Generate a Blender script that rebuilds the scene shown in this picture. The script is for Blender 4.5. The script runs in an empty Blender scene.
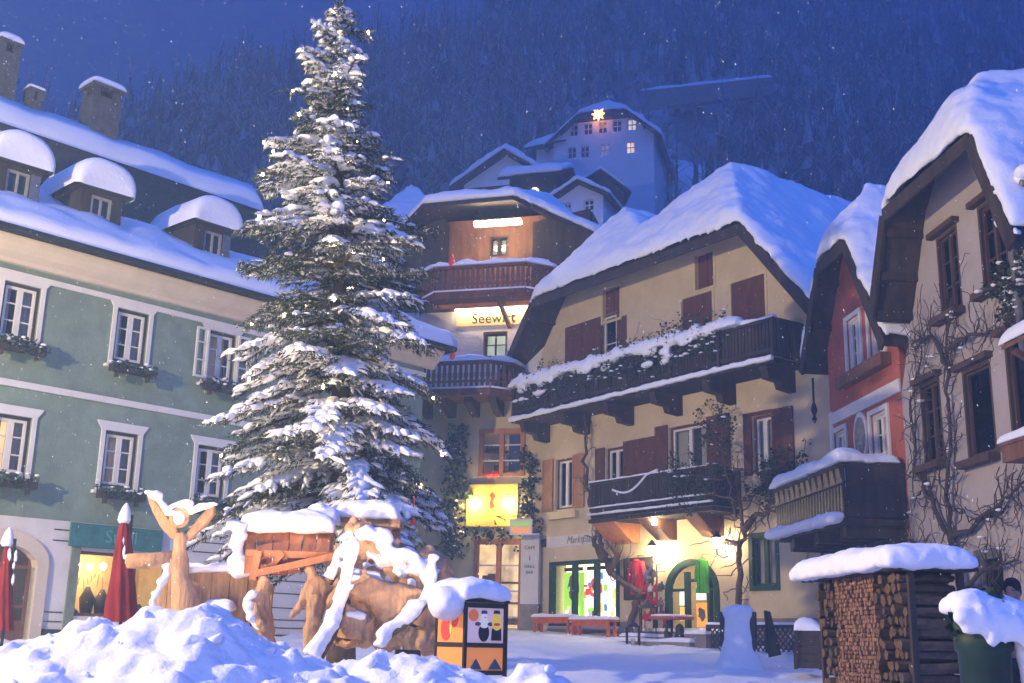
import bpy, bmesh, math, random
from mathutils import Vector, Matrix, noise
from mathutils.geometry import tessellate_polygon
RND = random.Random(11)
V = Vector
sc = bpy.context.scene
COL = sc.collection
pi = math.pi
# ------------------------------------------------------------------ camera
FPX = 1150.0
CAM = V((0, 0, 1.6))
PITCH = math.atan(299 / FPX)
ROLL = math.radians(1.3)
_f = V((0, math.cos(PITCH), math.sin(PITCH)))
_r0 = V((1, 0, 0)); _u0 = V((0, -math.sin(PITCH), math.cos(PITCH)))
_r = _r0 * math.cos(ROLL) + _u0 * math.sin(ROLL)
_u = _u0 * math.cos(ROLL) - _r0 * math.sin(ROLL)
cd = bpy.data.cameras.new('camera'); cam = bpy.data.objects.new('camera', cd); COL.objects.link(cam)
cd.sensor_width = 36; cd.lens = FPX / 1024 * 36; cd.clip_end = 2000; cd.clip_start = 0.05
cam.matrix_world = Matrix(((_r.x, _u.x, -_f.x, CAM.x), (_r.y, _u.y, -_f.y, CAM.y), (_r.z, _u.z, -_f.z, CAM.z), (0, 0, 0, 1)))
sc.camera = cam

def ray(px, py):
    return (_r * ((px - 512) / FPX) + _u * ((341.5 - py) / FPX) + _f)
def at(px, py, y):
    d = ray(px, py); return CAM + d * (y / d.y)
def proj(p):
    d = V(p) - CAM; z = d.dot(_f)
    return 512 + FPX * d.dot(_r) / z, 341.5 - FPX * d.dot(_u) / z
def ground_z(x, y):
    yy = max(0, min(y, 60)); return 0.048 * yy

class Face:
    """a vertical plane: u to the right as seen, n out of the wall towards the square"""
    def __init__(s, o, udir):
        s.o = V((o[0], o[1], 0)); u = V((udir[0], udir[1], 0)).normalized()
        s.u = u; s.n = V((u.y, -u.x, 0))
    def p(s, px, py, off=0.0):
        d = ray(px, py); q = s.o + s.n * off
        t = (q - CAM).dot(s.n) / d.dot(s.n)
        h = CAM + d * t
        return (h - q).dot(s.u), h.z
    def w(s, u, n, z):
        q = s.o + s.u * u + s.n * n; return V((q.x, q.y, z))
    def rect(s, x0, y0, x1, y1, off=0.0):
        a = s.p(x0, y0, off); b = s.p(x1, y1, off)
        return min(a[0], b[0]), max(a[0], b[0]), min(a[1], b[1]), max(a[1], b[1])
    def g(s, u, n=0):
        q = s.w(u, n, 0); return ground_z(q.x, q.y)

# ------------------------------------------------------------------ objects
def tag(o, label=None, cat=None, group=None, kind=None):
    if label: o['label'] = label
    if cat: o['category'] = cat
    if group: o['group'] = group
    if kind: o['kind'] = kind
    return o
def thing(name, label, cat, loc=(0, 0, 0), group=None):
    o = bpy.data.objects.new(name, None); COL.objects.link(o); o.location = loc; o.empty_display_size = .3
    return tag(o, label, cat, group)
def wloc(o):
    p = V((0, 0, 0))
    while o is not None:
        p += o.location; o = o.parent
    return p

class MB:
    def __init__(s): s.v = []; s.f = []; s.mi = []; s.cur = 0
    def add(s, vs, fs):
        b = len(s.v); s.v += [V(p) for p in vs]
        for f in fs: s.f.append(tuple(b + i for i in f)); s.mi.append(s.cur)
        return b
    def hexa(s, c):   # 8 corners: bottom 4 ccw, top 4
        s.add(c, [(3, 2, 1, 0), (4, 5, 6, 7), (0, 1, 5, 4), (1, 2, 6, 5), (2, 3, 7, 6), (3, 0, 4, 7)])
    def box(s, F, u0, u1, n0, n1, z0, z1):
        s.hexa([F.w(u0, n1, z0), F.w(u1, n1, z0), F.w(u1, n0, z0), F.w(u0, n0, z0),
                F.w(u0, n1, z1), F.w(u1, n1, z1), F.w(u1, n0, z1), F.w(u0, n0, z1)])
    def obox(s, c, ax, ay, az, sx, sy, sz):
        c = V(c); ax = V(ax).normalized() * sx / 2; ay = V(ay).normalized() * sy / 2; az = V(az).normalized() * sz / 2
        s.hexa([c - ax - ay - az, c + ax - ay - az, c + ax + ay - az, c - ax + ay - az,
                c - ax - ay + az, c + ax - ay + az, c + ax + ay + az, c - ax + ay + az])
    def beam(s, a, b, w, h, up=(0, 0, 1)):
        a = V(a); b = V(b); d = (b - a); L = d.length; d.normalize(); up = V(up)
        side = d.cross(up)
        if side.length < 1e-4: side = d.cross(V((1, 0, 0)))
        side.normalize(); u2 = side.cross(d)
        s.obox((a + b) / 2, d, side, u2, L, w, h)
    def fpoly(s, F, pts, n0, n1):   # polygon (u,z) extruded from n0 to n1 (n1 > n0 : front)
        N = len(pts)
        area = sum(pts[i][0] * pts[(i + 1) % N][1] - pts[(i + 1) % N][0] * pts[i][1] for i in range(N))
        if area < 0: pts = list(reversed(pts))
        vs = [F.w(u, n1, z) for u, z in pts] + [F.w(u, n0, z) for u, z in pts]
        tri = tessellate_polygon([[V((u, z, 0)) for u, z in pts]])
        fs = []
        for t in tri:
            a, b, c = t
            ar = (pts[b][0] - pts[a][0]) * (pts[c][1] - pts[a][1]) - (pts[c][0] - pts[a][0]) * (pts[b][1] - pts[a][1])
            if ar < 0: t = (a, c, b)
            fs.append(tuple(t)); fs.append(tuple(N + i for i in reversed(t)))
        for i in range(N):
            j = (i + 1) % N; fs.append((i, N + i, N + j, j))
        s.add(vs, fs)
    def wall(s, F, outer, holes, n0=0.0, reveal=0.2, depth=6.0):
        def span(z):      # left and right edge of the outline at height z
            us = []
            for k in range(len(outer)):
                (ua, za), (ub, zb) = outer[k], outer[(k + 1) % len(outer)]
                if (za - z) * (zb - z) < 0: us.append(ua + (ub - ua) * (z - za) / (zb - za))
            return min(us), max(us)
        zs = sorted({round(z, 6) for _, z in outer} | {round(z, 6) for h in holes for z in h[2:]})
        for z0, z1 in zip(zs, zs[1:]):
            if z1 - z0 < 1e-4: continue
            e = min(1e-5, (z1 - z0) * .01)
            try: (l0, r0), (l1, r1) = span(z0 + e), span(z1 - e)
            except ValueError: continue
            hs = sorted((h[0], h[1]) for h in holes if h[2] < (z0 + z1) / 2 < h[3])
            ed0, ed1 = [l0], [l1]
            for a, b in hs: ed0 += [a, b]; ed1 += [a, b]
            ed0.append(r0); ed1.append(r1)
            for k in range(0, len(ed0), 2):
                if ed0[k + 1] - ed0[k] > 1e-5 or ed1[k + 1] - ed1[k] > 1e-5:
                    s.add([F.w(ed0[k], n0, z0), F.w(ed0[k + 1], n0, z0), F.w(ed1[k + 1], n0, z1), F.w(ed1[k], n0, z1)], [(0, 1, 2, 3)])
        for a, b, c, d in holes:
            q = [(a, c), (b, c), (b, d), (a, d)]
            vs = [F.w(u, n0, z) for u, z in q] + [F.w(u, n0 - reveal, z) for u, z in q]
            s.add(vs, [(i, i + 4, (i + 1) % 4 + 4, (i + 1) % 4) for i in range(4)])
        N = len(outer)
        vs = [F.w(u, n0, z) for u, z in outer] + [F.w(u, n0 - depth, z) for u, z in outer]
        s.add(vs, [(i, (i + 1) % N, N + (i + 1) % N, N + i) for i in range(N)] + [tuple(range(2 * N - 1, N - 1, -1))])
    def tube(s, pts, rad, sides=6, cap=True):
        pts = [V(p) for p in pts]; n = len(pts)
        if not hasattr(rad, '__len__'): rad = [rad] * n
        ring = []; prev = None; b0 = len(s.v)
        vs = []
        for i, p in enumerate(pts):
            d = (pts[min(i + 1, n - 1)] - pts[max(i - 1, 0)])
            if d.length < 1e-6: d = V((0, 0, 1))
            d.normalize()
            if prev is None:
                a = d.cross(V((0, 0, 1)))
                if a.length < 1e-3: a = d.cross(V((1, 0, 0)))
            else: a = prev - d * prev.dot(d)
            a.normalize(); prev = a; b = d.cross(a)
            for k in range(sides):
                t = 2 * pi * k / sides; vs.append(p + (a * math.cos(t) + b * math.sin(t)) * rad[i])
        fs = [(i * sides + k, i * sides + (k + 1) % sides, (i + 1) * sides + (k + 1) % sides, (i + 1) * sides + k) for i in range(n - 1) for k in range(sides)]
        if cap: fs += [tuple(reversed(range(sides))), tuple((n - 1) * sides + k for k in range(sides))]
        s.add(vs, fs)
    def lathe(s, c, prof, sides=16, sx=1.0, sy=1.0, rot=0.0):
        c = V(c); n = len(prof); vs = []
        for r, z in prof:
            for k in range(sides):
                t = 2 * pi * k / sides
                x, y = r * math.cos(t) * sx, r * math.sin(t) * sy
                vs.append(c + V((x * math.cos(rot) - y * math.sin(rot), x * math.sin(rot) + y * math.cos(rot), z)))
        fs = [(i * sides + k, i * sides + (k + 1) % sides, (i + 1) * sides + (k + 1) % sides, (i + 1) * sides + k) for i in range(n - 1) for k in range(sides)]
        fs += [tuple(reversed(range(sides))), tuple((n - 1) * sides + k for k in range(sides))]
        s.add(vs, fs)
    def blob(s, c, ax, ay, az, sub=1, amp=.15, freq=1.5, seed=0.0):
        vs, fs = ICO[sub]; c = V(c); ax = V(ax); ay = V(ay); az = V(az)
        out = []
        for p in vs:
            q = c + ax * p.x + ay * p.y + az * p.z
            k = 1 + amp * noise.noise(q * freq + V((seed, seed * .7, 0)))
            out.append(c + (q - c) * k)
        s.add(out, fs)
    def build(s, name, mat, parent=None, smooth=False, auto=None, bevel=None):
        me = bpy.data.meshes.new(name)
        off = wloc(parent) if parent is not None else V((0, 0, 0))
        me.from_pydata([tuple(p - off) for p in s.v], [], s.f)
        ms = mat if isinstance(mat, (list, tuple)) else [mat]
        for m in ms: me.materials.append(m)
        if len(ms) > 1: me.polygons.foreach_set('material_index', s.mi)
        if smooth: me.polygons.foreach_set('use_smooth', [True] * len(me.polygons))
        me.update(); me.validate()
        o = bpy.data.objects.new(name, me); COL.objects.link(o)
        if parent is not None: o.parent = parent
        if bevel:
            b = o.modifiers.new('bevel', 'BEVEL'); b.width = bevel; b.segments = 2; b.limit_method = 'ANGLE'; b.angle_limit = 0.7
        return o
def solo(o, base):
    """give a one-mesh thing an origin at its base"""
    base = V(base)
    o.data.transform(Matrix.Translation(-base)); o.location = base; return o

def _ico():
    res = {}
    for sub in (1, 2, 3, 4):
        bm = bmesh.new(); bmesh.ops.create_icosphere(bm, subdivisions=sub, radius=1)
        bm.verts.index_update()
        res[sub] = ([v.co.copy() for v in bm.verts], [tuple(v.index for v in f.verts) for f in bm.faces]); bm.free()
    return res
ICO = _ico()

def edge_samples(L, r, e0, e1, step):
    xs = set()
    fr = (0, .04, .15, .35, .65, 1.0)
    a0 = 0; a1 = L
    r = min(r, L * .45)
    if e0:
        for f in fr: xs.add(round(f * r, 5))
        a0 = r
    else: xs.add(0.0)
    if e1:
        for f in fr: xs.add(round(L - f * r, 5))
        a1 = L - r
    else: xs.add(round(L, 5))
    n = max(1, int((a1 - a0) / step))
    for i in range(1, n): xs.add(round(a0 + (a1 - a0) * i / n, 5))
    return [x / L for x in sorted(xs)]

def snow_sheet(mb, c, thick, edges=(1, 1, 1, 1), step=.35, lump=.25, r=None, freq=.9, over=0.0, sag=0.0):
    """c: P00,P10,P11,P01 ; edges: s0,s1,t0,t1 rounded off"""
    P00, P10, P11, P01 = [V(p) for p in c]
    r = r or thick * .9
    Ls = max((P10 - P00).length, (P11 - P01).length); Lt = max((P01 - P00).length, (P11 - P10).length)
    ss = edge_samples(Ls, r, edges[0], edges[1], step); ts = edge_samples(Lt, r, edges[2], edges[3], step)
    top = []; bot = []
    def bil(s, t): return (P00 * (1 - s) + P10 * s) * (1 - t) + (P01 * (1 - s) + P11 * s) * t
    for t in ts:
        A = P00 * (1 - t) + P01 * t; B = P10 * (1 - t) + P11 * t; W = (B - A).length
        for s in ss:
            p = A * (1 - s) + B * s
            k = 1.0; push = V((0, 0, 0))
            for on, d, dirv in ((edges[0], s * W, (A - B)), (edges[1], (1 - s) * W, (B - A)), (edges[2], t * Lt, (P00 - P01) * .5 + (P10 - P11) * .5), (edges[3], (1 - t) * Lt, (P01 - P00) * .5 + (P11 - P10) * .5)):
                if on:
                    q = min(1, d / r); k *= math.sqrt(max(0, 1 - (1 - q) ** 2)) if q < 1 else 1
                    if over and dirv.length > 1e-5 and q < 1:
                        push += dirv.normalized() * over * (1 - q) * (4 * q if q < .25 else 1)
            nz = noise.noise(p * freq) * lump + noise.noise(p * freq * 3.1) * lump * .4
            wob = noise.noise(p * 1.7 + V((7, 3, 1))) * .5 + .5
            q = p + V((0, 0, thick * k * (1 + nz))) + push * (.4 + wob)
            top.append(q); bot.append(p)
    ns, nt = len(ss), len(ts)
    b = mb.add(top + bot, [])
    def idx(i, j, o=0): return j * ns + i + o * ns * nt
    fs = []
    for j in range(nt - 1):
        for i in range(ns - 1):
            fs.append((idx(i, j), idx(i + 1, j), idx(i + 1, j + 1), idx(i, j + 1)))
            fs.append((idx(i, j + 1, 1), idx(i + 1, j + 1, 1), idx(i + 1, j, 1), idx(i, j, 1)))
    for i in range(ns - 1):
        fs.append((idx(i + 1, 0), idx(i, 0), idx(i, 0, 1), idx(i + 1, 0, 1)))
        fs.append((idx(i, nt - 1), idx(i + 1, nt - 1), idx(i + 1, nt - 1, 1), idx(i, nt - 1, 1)))
    for j in range(nt - 1):
        fs.append((idx(0, j), idx(0, j + 1), idx(0, j + 1, 1), idx(0, j, 1)))
        fs.append((idx(ns - 1, j + 1), idx(ns - 1, j), idx(ns - 1, j, 1), idx(ns - 1, j + 1, 1)))
    for f in fs:
        f = tuple(b + i for i in f)
        mb.f.append(f); mb.mi.append(mb.cur)

def slab(mb, c, t):
    """roof board: quad c (top), thickness t downwards"""
    c = [V(p) for p in c]; n = len(c)
    dn = V((0, 0, -t))
    fs = [tuple(range(n)), tuple(range(2 * n - 1, n - 1, -1))] + [((i + 1) % n, i, n + i, n + (i + 1) % n) for i in range(n)]
    mb.add(c + [p + dn for p in c], fs)

# ------------------------------------------------------------------ materials
def mat_new(name):
    m = bpy.data.materials.new(name); m.use_nodes = True
    nt = m.node_tree; b = nt.nodes['Principled BSDF']
    return m, nt, b
def lin(c):
    return tuple((x / 12.92 if x <= .04045 else ((x + .055) / 1.055) ** 2.4) for x in [k / 255 for k in c])
def pbr(name, col, rough=.7, var=.25, scale=3.0, bump=.0, bscale=30.0, spec=.3, stretch=(1, 1, 1), metal=0.0, detail=4, dirt=None, dscale=.7, damt=.5):
    m, nt, b = mat_new(name); N = nt.nodes; L = nt.links
    tc = N.new('ShaderNodeTexCoord'); mp = N.new('ShaderNodeMapping'); mp.inputs['Scale'].default_value = stretch
    L.new(tc.outputs['Object'], mp.inputs['Vector'])
    nz = N.new('ShaderNodeTexNoise'); nz.inputs['Scale'].default_value = scale; nz.inputs['Detail'].default_value = detail; nz.inputs['Roughness'].default_value = .65
    L.new(mp.outputs[0], nz.inputs['Vector'])
    cr = N.new('ShaderNodeValToRGB'); e = cr.color_ramp.elements
    e[0].position = .3; e[1].position = .7
    e[0].color = (*[x * (1 - var) for x in col], 1); e[1].color = (*[min(1, x * (1 + var)) for x in col], 1)
    L.new(nz.outputs['Fac'], cr.inputs['Fac'])
    out = cr.outputs['Color']
    if dirt:
        n2 = N.new('ShaderNodeTexNoise'); n2.inputs['Scale'].default_value = dscale; n2.inputs['Detail'].default_value = 6
        n2.inputs['Roughness'].default_value = .7
        L.new(tc.outputs['Object'], n2.inputs['Vector'])
        r2 = N.new('ShaderNodeValToRGB'); r2.color_ramp.elements[0].position = .48; r2.color_ramp.elements[1].position = .72
        r2.color_ramp.elements[1].color = (damt, damt, damt, 1)
        L.new(n2.outputs['Fac'], r2.inputs['Fac'])
        mx = N.new('ShaderNodeMix'); mx.data_type = 'RGBA'
        L.new(r2.outputs['Color'], mx.inputs[0]); L.new(out, mx.inputs[6]); mx.inputs[7].default_value = (*dirt, 1)
        out = mx.outputs[2]
    L.new(out, b.inputs['Base Color'])
    b.inputs['Roughness'].default_value = rough; b.inputs['Metallic'].default_value = metal
    b.inputs['Specular IOR Level'].default_value = spec
    if bump:
        bn = N.new('ShaderNodeTexNoise'); bn.inputs['Scale'].default_value = bscale; bn.inputs['Detail'].default_value = 5
        L.new(mp.outputs[0], bn.inputs['Vector'])
        bp = N.new('ShaderNodeBump'); bp.inputs['Strength'].default_value = bump; bp.inputs['Distance'].default_value = .02
        L.new(bn.outputs['Fac'], bp.inputs['Height']); L.new(bp.outputs[0], b.inputs['Normal'])
    return m
def emit(name, col, strength, base=(.8, .8, .8)):
    m, nt, b = mat_new(name)
    b.inputs['Base Color'].default_value = (*base, 1); b.inputs['Emission Color'].default_value = (*col, 1)
    b.inputs['Emission Strength'].default_value = strength; b.inputs['Roughness'].default_value = .4
    return m
def emit_var(name, col, strength, scale=3.0, lo=.35):
    m = emit(name, col, strength); nt = m.node_tree; N = nt.nodes; L = nt.links; b = N['Principled BSDF']
    tc = N.new('ShaderNodeTexCoord'); nz = N.new('ShaderNodeTexNoise'); nz.inputs['Scale'].default_value = scale; nz.inputs['Detail'].default_value = 3
    L.new(tc.outputs['Object'], nz.inputs['Vector'])
    cr = N.new('ShaderNodeValToRGB'); cr.color_ramp.elements[0].position = .35; cr.color_ramp.elements[1].position = .65
    cr.color_ramp.elements[0].color = (*[c * lo for c in col], 1); cr.color_ramp.elements[1].color = (*col, 1)
    L.new(nz.outputs['Fac'], cr.inputs['Fac']); L.new(cr.outputs['Color'], b.inputs['Emission Color'])
    return m
def glass(name, tint=(.9, .9, .9), refl=.25):
    m, nt, b = mat_new(name); N = nt.nodes; L = nt.links
    N.remove(b); out = N['Material Output']
    tr = N.new('ShaderNodeBsdfTransparent'); tr.inputs[0].default_value = (*tint, 1)
    gl = N.new('ShaderNodeBsdfGlossy'); gl.inputs['Roughness'].default_value = .06
    mx = N.new('ShaderNodeMixShader'); lw = N.new('ShaderNodeLayerWeight'); lw.inputs['Blend'].default_value = refl
    L.new(lw.outputs['Fresnel'], mx.inputs[0]); L.new(tr.outputs[0], mx.inputs[1]); L.new(gl.outputs[0], mx.inputs[2]); L.new(mx.outputs[0], out.inputs[0])
    return m
def snow_mat(name, col=(.86, .87, .9), bump=.35, scale=9.0):
    m, nt, b = mat_new(name); N = nt.nodes; L = nt.links
    tc = N.new('ShaderNodeTexCoord')
    n1 = N.new('ShaderNodeTexNoise'); n1.inputs['Scale'].default_value = scale; n1.inputs['Detail'].default_value = 8; n1.inputs['Roughness'].default_value = .6
    L.new(tc.outputs['Object'], n1.inputs['Vector'])
    cr = N.new('ShaderNodeValToRGB'); cr.color_ramp.elements[0].color = (*[c * .93 for c in col], 1); cr.color_ramp.elements[1].color = (*col, 1)
    L.new(n1.outputs['Fac'], cr.inputs['Fac']); L.new(cr.outputs['Color'], b.inputs['Base Color'])
    b.inputs['Roughness'].default_value = .75; b.inputs['Specular IOR Level'].default_value = .25
    bp = N.new('ShaderNodeBump'); bp.inputs['Strength'].default_value = bump; bp.inputs['Distance'].default_value = .05
    L.new(n1.outputs['Fac'], bp.inputs['Height']); L.new(bp.outputs[0], b.inputs['Normal'])
    return m
M = {}
M['snow'] = snow_mat('snow')
M['snow_clod'] = snow_mat('snow_clod', bump=.6, scale=6.0)
M['green'] = pbr('green_plaster', (.20, .262, .20), .9, .14, 2.2, .45, 18, dirt=(.12, .165, .13), dscale=.45, damt=.75)
M['cream'] = pbr('cream_plaster', (.62, .52, .40), .9, .08, 1.5, .15, 40)
M['white'] = pbr('white_plaster', (.66, .62, .57), .9, .08, 1.2, .2, 30, dirt=(.45, .41, .36), dscale=.8, damt=.5)
M['trim'] = pbr('white_trim', (.70, .67, .62), .6, .06, 3, .1, 30)
M['yellow'] = pbr('yellow_plaster', (.60, .485, .31), .9, .10, 1.0, .3, 30, dirt=(.43, .33, .20), dscale=.6, damt=.55)
M['yellow2'] = pbr('pale_yellow_plaster', (.62, .50, .27), .9, .10, 1.0, .25, 30, dirt=(.45, .36, .2), dscale=.8, damt=.4)
M['red'] = pbr('red_plaster', (.44, .12, .07), .9, .18, 1.3, .3, 30, dirt=(.22, .045, .04), dscale=1.0, damt=.6)
M['pink'] = pbr('pale_plaster', (.40, .345, .325), .9, .08, 1.0, .3, 25, dirt=(.36, .30, .28), dscale=.7, damt=.6)
M['rough_white'] = pbr('rough_white_plaster', (.64, .6, .58), .95, .10, 2.0, .8, 9)
M['dark_wood'] = pbr('dark_wood', (.045, .032, .025), .8, .5, 4, .5, 20, stretch=(1, 1, .15), detail=6)
M['brown_wood'] = pbr('brown_wood', (.16, .075, .045), .7, .35, 5, .4, 18, stretch=(1, 1, .2), detail=6)
M['carved_wood'] = pbr('carved_balcony_wood', (.13, .05, .032), .7, .4, 5, .4, 18, stretch=(1, 1, .25), detail=6)
M['orange_wood'] = pbr('orange_wood', (.42, .16, .06), .6, .25, 5, .25, 18, stretch=(1, 1, .2), detail=6)
M['pale_wood'] = pbr('pale_wood', (.50, .29, .155), .8, .34, 4.5, 1.0, 9, stretch=(2.6, 2.6, .35), detail=9, dirt=(.30, .15, .075), dscale=2.2, damt=.8)
M['red_wood'] = pbr('red_larch_planks', (.40, .15, .065), .7, .35, 3, .3, 16, stretch=(3, 1, .4), detail=6)
M['shutter'] = pbr('brown_shutter', (.125, .045, .03), .7, .3, 6, .3, 20, stretch=(1, 1, .3))
M['shutter_tan'] = pbr('tan_shutter', (.38, .19, .09), .7, .2, 6, .3, 20, stretch=(1, 1, .3))
M['tiles'] = pbr('roof_tiles', (.055, .04, .035), .85, .5, 6, .8, 7, stretch=(1, 1, 2.0), detail=6)
M['stone'] = pbr('stone', (.22, .19, .17), .9, .3, 3, .6, 10)
M['metal'] = pbr('dark_metal', (.03, .03, .03), .5, .3, 6, .2, 30, metal=.4)
M['grey_metal'] = pbr('grey_metal', (.2, .2, .2), .5, .3, 6, .1, 30, metal=.6)
M['green_paint'] = pbr('green_paint', (.012, .055, .032), .5, .3, 5, .2, 30)
M['teal'] = pbr('teal_board', (.035, .15, .14), .6, .3, 5, .1, 30, dirt=(.06, .1, .09), dscale=1.5)
M['needles'] = pbr('fir_needles', (.045, .06, .028), .7, .5, 2.2, 0, spec=.2)
M['frosted'] = pbr('frosted_needles', (.42, .42, .42), .8, .3, 3, 0, spec=.2)
M['bark'] = pbr('bark', (.10, .065, .045), .9, .4, 6, .8, 14, stretch=(1, 1, .3))
M['leaf'] = pbr('dark_leaves', (.035, .055, .03), .6, .6, 3, 0)
M['twig'] = pbr('twigs', (.06, .045, .04), .85, .4, 4, 0)
M['curtain'] = pbr('curtain', (.6, .58, .56), .9, .12, 5, .2, 14, stretch=(6, 6, .3))
M['void'] = pbr('room_shade', (.05, .042, .036), .9, .4, 1.5)
M['glass'] = glass('window_glass')
M['shopglass'] = glass('shop_glass', (.96, .96, .96), .12)
M['red_cloth'] = pbr('red_canvas', (.20, .014, .018), .9, .4, 6, .4, 16, stretch=(1, 1, .2))
M['charcoal'] = pbr('charcoal_render', (.05, .048, .046), .8, .3, 3, .3, 20)
# ------------------------------------------------------------------ the four fronts of the square
def horiz_dir(vx, hy):
    d = ray(vx, hy); return V((d.x, d.y, 0)).normalized()
dg_ = horiz_dir(1600, 665)
P_ = at(128, 640, 30.0)
FG = Face((P_.x, P_.y), dg_)                      # green house
dy_ = horiz_dir(-330, 621)
P_ = at(830, 640, 31.0)
FY = Face((P_.x, P_.y), -dy_)                     # yellow house, u = 0 at its right end
dr_ = horiz_dir(405, 638)
P_ = at(905, 640, 25.6)
FR = Face((P_.x, P_.y), -dr_)                     # red + pale house, u = 0 where they meet
SKY_TINT = (.09, .33, 1.0); SKY_STR = 1.25; SUN_STR = 4.9; SUN_COL = (.075, .235, 1.0); EXPO = -0.08
NFLAKE = 7500; HAZE = .0037
LAMPS = [(-17.0, 9.0, 8.5, 28000, 'tall lantern in front of the green house, left of the picture'), (-5.0, -4.0, 6.5, 1900, 'tall lantern behind the camera on its left')]
FLOODS = [(-3.7, 12.2, (-3.0, 19.5, 8.6), 1250, 'small floodlight behind the snow heap below the carved angel', 84), (-1.0, 12.2, (-2.6, 19.5, 8.6), 1250, 'small floodlight behind the snow heap beside the picture lantern', 84)]
# ------------------------------------------------------------------ light, air, sky
w = bpy.data.worlds.new('World'); sc.world = w; w.use_nodes = True
nt = w.node_tree; bg = nt.nodes['Background']
sky = nt.nodes.new('ShaderNodeTexSky'); sky.sky_type = 'NISHITA'; sky.sun_disc = False
SUN_EL, SUN_ROT = math.radians(-4.0), math.radians(150)
sky.sun_elevation = SUN_EL; sky.sun_rotation = SUN_ROT
sky.air_density = 1.0; sky.dust_density = .4; sky.ozone_density = 4.0
tint = nt.nodes.new('ShaderNodeMix'); tint.data_type = 'RGBA'; tint.blend_type = 'MULTIPLY'; tint.inputs[0].default_value = 1
tint.inputs[7].default_value = (*SKY_TINT, 1)
nt.links.new(sky.outputs[0], tint.inputs[6]); nt.links.new(tint.outputs[2], bg.inputs['Color'])
bg.inputs['Strength'].default_value = SKY_STR
sd = bpy.data.lights.new('overcast_dusk', 'SUN'); so = bpy.data.objects.new('overcast_dusk', sd); COL.objects.link(so)
sd.energy = SUN_STR; sd.angle = math.radians(120); sd.color = SUN_COL
so.rotation_euler = (math.radians(20), math.radians(10), 0)
sc.view_settings.view_transform = 'Standard'; sc.view_settings.look = 'None'; sc.view_settings.exposure = EXPO; sc.view_settings.gamma = 1
sc.render.engine = 'CYCLES'
cy = sc.cycles
cy.use_denoising = True; cy.max_bounces = 6; cy.diffuse_bounces = 3; cy.glossy_bounces = 2; cy.transmission_bounces = 4
cy.transparent_max_bounces = 8; cy.volume_bounces = 1; cy.sample_clamp_indirect = 4; cy.caustics_reflective = False; cy.caustics_refractive = False
cy.use_light_tree = True

# ------------------------------------------------------------------ terrain
def sstep(a, b, x):
    t = max(0, min(1, (x - a) / (b - a))); return t * t * (3 - 2 * t)
def hill_z(x, y):
    s = (y - 56) * .86
    s += 3.5 * noise.noise(V((x * .03, y * .03, 3))) + 1.4 * noise.noise(V((x * .09, y * .09, 9)))
    cap = 96 + x * .80 + 6 * noise.noise(V((x * .05, 2.2, 0)))        # the ridge falls away to the left
    if x > -5: cap = max(cap, 150)
    s = cap - math.log(1 + math.exp(min(40, (cap - s) / 6))) * 6 if cap - s < 60 else s
    return max(s, 0)
def terrain(x, y):
    g = ground_z(x, y)
    if y > 50: g = max(g, g + hill_z(x, y) * sstep(50, 62, y))
    return g
CREST = [(-140, 628), (-40, 632), (0, 634), (40, 622), (100, 604), (150, 603), (230, 606), (270, 618), (300, 636), (330, 644), (400, 645), (430, 645), (458, 662), (506, 666), (522, 648), (540, 643), (562, 658), (590, 682), (640, 705), (700, 720)]
YC = 10.8
CR = [(at(px, py, YC).x, at(px, py, YC).z - ground_z(0, YC)) for px, py in CREST]
def heap_z(x, y):
    if x <= CR[0][0]: h = CR[0][1]
    elif x >= CR[-1][0]: h = CR[-1][1]
    else:
        for i in range(len(CR) - 1):
            if CR[i][0] <= x <= CR[i + 1][0]:
                f = (x - CR[i][0]) / (CR[i + 1][0] - CR[i][0]); f = f * f * (3 - 2 * f); h = CR[i][1] * (1 - f) + CR[i + 1][1] * f; break
    yc = YC + .5 * noise.noise(V((x * .6, 4, 2)))
    d = y - yc; h = max(0, h - .12)
    k = math.exp(-(d / 2.3) ** 2) if d < 0 else math.exp(-(d / 2.1) ** 2)
    return h * k * (1 + .12 * noise.noise(V((x * .9, y * .9, 5))))
def clods(p):
    a = noise.noise(p * 1.6) * .16 + noise.noise(p * 3.7) * .085 + noise.noise(p * 8) * .04
    d = noise.voronoi(p * 3.0)[0]; a += (.35 - min(.7, d[0])) * .09
    d = noise.voronoi(p * 6.5 + V((3, 1, 2)))[0]; a += (.3 - min(.6, d[0])) * .08
    d = noise.voronoi(p * 13 + V((1, 5, 2)))[0]; a += (.3 - min(.6, d[0])) * .05
    return a
def grid_mesh(xs, ys, fz):
    vs = [(x, y, fz(x, y)) for y in ys for x in xs]; n = len(xs)
    fs = [(j * n + i, j * n + i + 1, (j + 1) * n + i + 1, (j + 1) * n + i) for j in range(len(ys) - 1) for i in range(n - 1)]
    mb = MB(); mb.add(vs, fs); return mb
def frange(a, b, d):
    n = int(round((b - a) / d)); return [a + (b - a) * i / n for i in range(n + 1)]
HX0, HX1, HY0, HY1 = -9.0, 3.0, 5.2, 15.5
def square_z(x, y):
    g = ground_z(x, y)
    r = 0
    if 14 < y < 40 and -14 < x < 14:
        p = V((x, y, 0)); k = sstep(14, 17, y) * (1 - sstep(36, 40, y))
        r = k * (.10 * noise.noise(p * .9) + .08 * noise.noise(p * 2.2) + .05 * noise.noise(p * 5) - .05 * max(0, .25 - noise.voronoi(p * 1.9)[0][0]))
    return g + r - .02
gx = sorted(set([-400, -200, -120, -80, -50, -30, -20] + frange(-14, 14, .22) + [20, 30, 50, 80, 120, 200, 400]))
gy = sorted(set([-60, -30, -10, 0, 5, 10] + frange(14, 40, .22) + [44, 48, 50]))
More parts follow.
